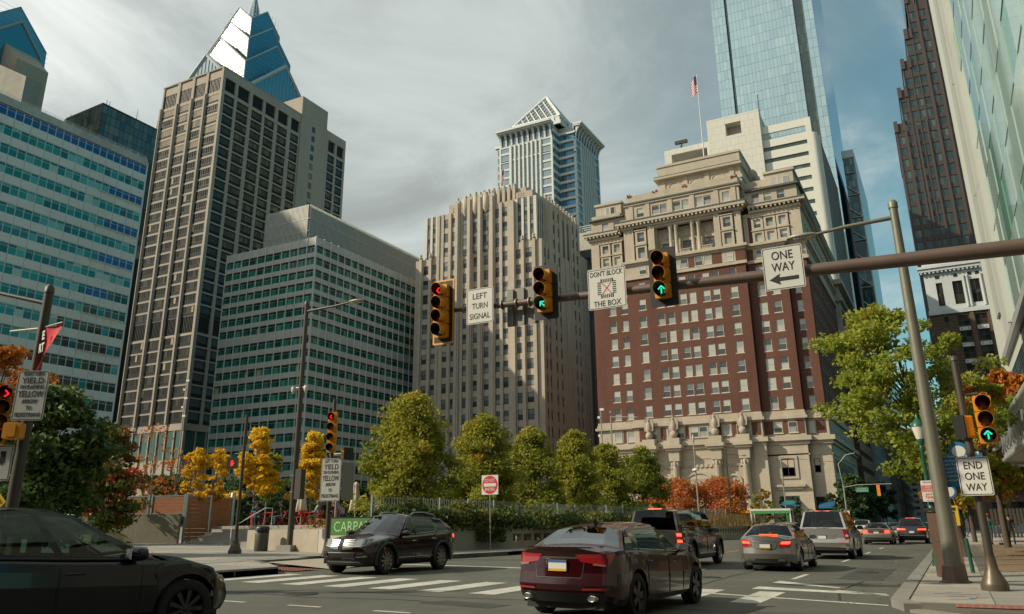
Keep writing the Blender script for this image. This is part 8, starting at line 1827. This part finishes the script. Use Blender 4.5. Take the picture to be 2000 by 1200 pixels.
def parasol(label, x, y, h):
    t = thing('closed_parasol', label, 'parasol', (x, y, PZ), 0, 'closed canvas parasols'); MB().tube([(0, 0, 0), (0, 0, h)], .03, 6).build('pole', steel_white, t); mb = MB(); P_ = []
    for z, r in ((h*.32, .30), (h*.34, .34), (h*.55, .27), (h*.8, .17), (h*.88, .15), (h*.93, .19), (h*.97, .1), (h, .02)): P_.append([(r*(1+.18*math.sin(6*a))*math.cos(a), r*(1+.18*math.sin(6*a))*math.sin(a), z) for a in [2*math.pi*k/24 for k in range(25)]])
    mb.grid(P_, 0, True); mb.build('canopy', canv, t)
parasol('closed cream parasol right of the left turn yield sign', -31.2, 39.0, 2.45); parasol('closed cream parasol beside the street lamp', -36.0, 39.7, 2.5); parasol('closed white parasol rising over the tall wooden screens', -46.0, 40.2, 2.75); parasol('small closed parasol behind the wooden screens', -52, 43.5, 2.5)
t = thing('mural_wall', 'low wall painted with a colourful mural behind the parasols', 'wall', (-47.5, 63, PZ), R(28)); MB().box(-5, 5, 0, .4, 0, .9).build('base', blk, t); mm, tt, bb = _bsdf('mural_paint'); v = tt.nodes.new('ShaderNodeTexVoronoi'); v.inputs['Scale'].default_value = 2.2; r = tt.nodes.new('ShaderNodeValToRGB'); r.color_ramp.interpolation = 'CONSTANT'; e = r.color_ramp.elements
for i, cc in enumerate(((.02, .25, .35), (.40, .05, .03), (.45, .28, .04), (.05, .05, .08), (.35, .33, .30), (.03, .18, .30))):
    q = e[0] if i == 0 else e.new(i/6); q.position = i/6; q.color = (*cc, 1)
sx = tt.nodes.new('ShaderNodeSeparateColor'); tt.links.new(v.outputs['Color'], sx.inputs[0]); tt.links.new(sx.outputs[0], r.inputs[0]); tt.links.new(r.outputs[0], bb.inputs['Base Color']); MB().box(-5, 5, 0, .4, .91, 2.6).build('painted_panel', mm, t)
t = thing('metal_arch', 'grey metal hoop sculpture behind the seated people', 'sculpture', (-41.4, 48.6, PZ-.25), R(30)); MB().tube([(.95*math.cos(R(a)), 0, 1.05+.98*math.sin(R(a))) for a in range(-40, 221, 13)], .16, 8).build('hoop', mat('arch_grey', (.12, .14, .16), .5, .3), t)
def handrail(label, x, y, rz):
    t = thing('stair_handrail', label, 'handrail', (x, y, .64), rz, 'white handrails on the plaza steps'); MB().tube([(0, 0, 0), (0, 0, .9), (1.9, 0, 1.95), (2.35, 0, 1.95), (2.35, 0, 1.0)], .028, 6).build('rail', steel_white, t)
handrail('white stair handrail left of the litter bin', -35.0, 33.2, R(72)); handrail('white stair handrail behind the car park sign', -27.2, 33.4, R(75))
t = thing('green_hoarding', 'bright green construction hoarding at the far left of the plaza', 'fence', (-50, 32.5, 1.0), R(26)); gm = mat('hoarding_green', (.012, .20, .045), .7, var=.1)
for i in range(7): MB().box(-4.2+i*1.2, -3.03+i*1.2, 0, .05, 0, 2.1).build('panel', gm, t); MB().tube([(-3.0+i*1.2, -.05, 0), (-3.0+i*1.2, -.05, 2.2)], .03, 5).build('post', steel_white, t)
# far right side: dark fence and a litter heap
t = thing('dark_fence', 'dark slatted fence along the far right pavement', 'fence', (6, 84, .13), 0); 
for i in range(22): MB().box(-3.2+i*.28, -3.2+i*.28+.2, 0, .05, 0, 2.4).build('slat', polebr, t)
t = thing('yellow_notice', 'yellow notice board and round badge behind the stone pylon', 'sign', (-.25, 34.5, .13)); MB().tube([(0, 0, 0), (0, 0, 3.0)], .04, 6).build('post', polebr, t); MB().box(.05, .4, -.06, -.04, 1.2, 1.9).build('yellow_panel', mat('notice_yellow', (.55, .38, .02), .6), t); b = MB().lathe([(.26, 0), (.26, -.02)], (.2, -.04, 2.4), 16, axis='y').build('badge', bl, t); MB().lathe([(.19, 0), (.19, -.01)], (.2, -.062, 2.4), 16, axis='y').build('badge_centre', wht, t)
t = thing('bundle', 'blue and white carrier bag on the far right pavement', 'bag', (3.95, 58.3, .13)); MB().lathe([(.2, 0), (.38, .15), (.42, .4), (.3, .62), (.1, .7)], (0, 0, 0), 10).build('bag', mat('bag_cloth', (.40, .47, .52), .8, var=.3, scale=6), t)

# ================================================================ PEOPLE
skin_m = mat('skin', (.26, .145, .095), .6)
def person(label, x, y, z, rz, pose, jac, tro, hairc=(.03, .02, .015), hood=False, s=1.0, hat=None):
    """one continuous body grown over a skeleton; hair or a hat is its child. Faces -y before turning."""
    sit = pose == 'sit'; J = {}; hipz = .50 if sit else .93
    J['hip'] = (0, 0, hipz, .13); J['waist'] = (0, .0, hipz+.18, .125); J['chest'] = (0, .01 if not sit else -.04, hipz+.40, .15); J['neck'] = (0, .0 if not sit else -.06, hipz+.58, .055); J['chin'] = (0, -.03 if not sit else -.1, hipz+.66, .07); J['head'] = (0, -.02 if not sit else -.09, hipz+.76, .095); J['crown'] = (0, 0 if not sit else -.07, hipz+.84, .06)
    st = .22 if pose == 'walk' else .03
    for sd, n in ((-1, 'L'), (1, 'R')):
        J['sh'+n] = (sd*.18, J['chest'][1], hipz+.50, .062)
        if pose == 'shade' or (sit and n == 'R' and jac[0] < .03): J['el'+n] = (sd*.26, -.22, hipz+.52, .045); J['wr'+n] = (sd*.08, -.24, hipz+.74, .032); J['ha'+n] = (sd*.03, -.22, hipz+.78, .04)
        elif sit: J['el'+n] = (sd*.23, -.08, hipz+.26, .045); J['wr'+n] = (sd*.12, -.34, hipz+.25, .034); J['ha'+n] = (sd*.10, -.42, hipz+.25, .038)
        else: J['el'+n] = (sd*.23, .03*sd*(pose == 'walk'), hipz+.24, .045); J['wr'+n] = (sd*.24, -.06-.1*sd*(pose == 'walk'), hipz+.0, .033); J['ha'+n] = (sd*.24, -.09-.1*sd*(pose == 'walk'), hipz-.08, .038)
        if sit: J['kn'+n] = (sd*.12, -.46, .50, .07); J['an'+n] = (sd*.13, -.42, .10, .05); J['to'+n] = (sd*.14, -.60, .04, .045)
        else: J['kn'+n] = (sd*.10, -.06-st*sd*.5, .49, .068); J['an'+n] = (sd*.10, .03-st*sd, .09, .048); J['to'+n] = (sd*.11, -.14-st*sd, .04, .042)
        J['th'+n] = (sd*.09, -.03 if not sit else -.08, hipz-.05, .10)
    E_ = [('hip', 'waist'), ('waist', 'chest'), ('chest', 'neck'), ('neck', 'chin'), ('chin', 'head'), ('head', 'crown')]
    for n in 'LR': E_ += [('chest', 'sh'+n), ('sh'+n, 'el'+n), ('el'+n, 'wr'+n), ('wr'+n, 'ha'+n), ('hip', 'th'+n), ('th'+n, 'kn'+n), ('kn'+n, 'an'+n), ('an'+n, 'to'+n)]
    ks = list(J); me = bpy.data.meshes.new('skeleton'); me.from_pydata([J[k][:3] for k in ks], [(ks.index(a), ks.index(b_)) for a, b_ in E_], [])
    o = bpy.data.objects.new('tmp', me); COL.objects.link(o); md = o.modifiers.new('s', 'SKIN'); sv = me.skin_vertices[0].data
    for i, k in enumerate(ks): sv[i].radius = (J[k][3], J[k][3]*(.75 if k in ('hip', 'waist', 'chest') else 1)); sv[i].use_root = k == 'hip'
    o.modifiers.new('u', 'SUBSURF').levels = 1; dg = bpy.context.evaluated_depsgraph_get(); bm_ = bpy.data.meshes.new_from_object(o.evaluated_get(dg)); bpy.data.objects.remove(o)
    bm_.name = 'person'; tag_ = '%s' % label[:12]; mj = mat('jacket', jac, .85); mt = mat('trousers', tro, .85); shoe = bpy.data.materials.get('shoes') or mat('shoes', (.03, .03, .03), .6)
    bm_.materials.clear()
    for m in (mj, mt, skin_m, shoe): bm_.materials.append(m)
    grp = {}
    for k in ks: grp[k] = 2 if k in ('chin', 'head', 'crown', 'neck', 'haL', 'haR') else 3 if k[:2] in ('an', 'to') else 1 if k[:2] in ('th', 'kn') or k == 'hip' else 0
    segs = [(np.array(J[a][:3]), np.array(J[b_][:3]), grp[b_] if b_ not in ('thL', 'thR') else 1) for a, b_ in E_]
    for p in bm_.polygons:
        c = np.array(p.center); best = min(segs, key=lambda q: np.linalg.norm(c-(q[0]+(q[1]-q[0])*np.clip(np.dot(c-q[0], q[1]-q[0])/np.dot(q[1]-q[0], q[1]-q[0]), 0, 1)))); p.material_index = best[2]; p.use_smooth = True
        if best[2] == 3 and c[2] > .14: p.material_index = 1
    b_ = place('person', bm_, None, (x, y, z), rz); b_.scale = (s, s, s); tag(b_, label, 'person')
    hd = J['head']; f = MB(); f.lathe([(.085, -.06), (.112, .0), (.105, .06), (.06, .115), (.01, .13)], (hd[0], hd[1]+.022, hd[2]+.0), 12); hc = f.build('hood' if hood else 'hat' if hat else 'hair', mat('hair', jac if hood else hat or hairc, .9), b_)
    n = MB(); n.tube([(0, hd[1]-.10, hd[2]+.01), (0, hd[1]-.125, hd[2]-.04)], [.012, .02], 6); n.build('nose', skin_m, b_)
    e = MB()
    for sx in (-1, 1): e.lathe([(.012, 0), (.002, -.008)], (sx*.035, hd[1]-.095, hd[2]+.02), 6, axis='y')
    e.build('eyes', shoe, b_)
    return b_
person('seated man in a blue shirt left of the street lamp', -36.0, 35.9, PZ, R(60), 'sit', (.05, .11, .16), (.03, .04, .06))
person('seated person in black shading their eyes beside the street lamp', -34.6, 36.6, PZ, R(-30), 'sit', (.012, .012, .013), (.05, .08, .13))
person('seated person in a grey hooded coat facing the table', -32.45, 37.3, PZ, R(-70), 'sit', (.16, .15, .135), (.03, .03, .03), hood=True)
person('seated person in dark clothes right of the grey hood', -31.9, 38.0, PZ, R(-95), 'sit', (.02, .02, .022), (.03, .03, .04), (.25, .16, .08))
person('small child in pale clothes standing by the dark sitter', -31.6, 38.3, PZ, R(10), 'stand', (.32, .31, .33), (.04, .06, .12), s=.66)
person('person in a bright blue hooded jacket near the green hoarding', -45.6, 32.6, 1.25, R(70), 'stand', (.015, .27, .42), (.01, .16, .26), hood=True)
person('person in a green jacket and red cap sweeping the right pavement', 1.75, 58.0, .13, R(150), 'walk', (.015, .085, .06), (.03, .045, .07), hat=(.55, .02, .02))
person('person in dark clothes walking away on the right pavement', 2.85, 58.6, .13, R(185), 'walk', (.012, .013, .014), (.02, .022, .025))
person('distant pedestrian in dark blue crossing at the far right', 1.0, 88, .13, R(100), 'walk', (.05, .06, .08), (.04, .06, .10)); person('distant pedestrian in brown beside the dark blue one', .5, 89, .13, R(100), 'walk', (.12, .08, .05), (.03, .03, .04))
t = thing('dust_pan', 'long handled dust pan beside the sweeper', 'dust pan', (2.25, 57.8, .13)); MB().tube([(0, 0, .1), (0, .05, .9)], .015, 5).build('handle', polebr, t); MB().box(-.15, .15, -.15, .12, 0, .12).build('pan', blk, t)
# the tower beyond the left edge of the picture, whose shade lies on the plaza fronts
B = Bld('offstage_tower', 'tall office tower beyond the left edge that shades the green office', (-312, 53, 0)); B.part(MB().box(-336, -290, 30, 76, 0, 205), 'wall', stone_tan)
m = window_mesh('window', 3.4, 2.6, [frame_dark, g_dark], .1, 2, 1); B.put('window', [(m, frame((-289.95, 34+4.2*i, 200-8*k), (0, 1, 0), (1, 0, 0))) for i in range(10) for k in range(24)])
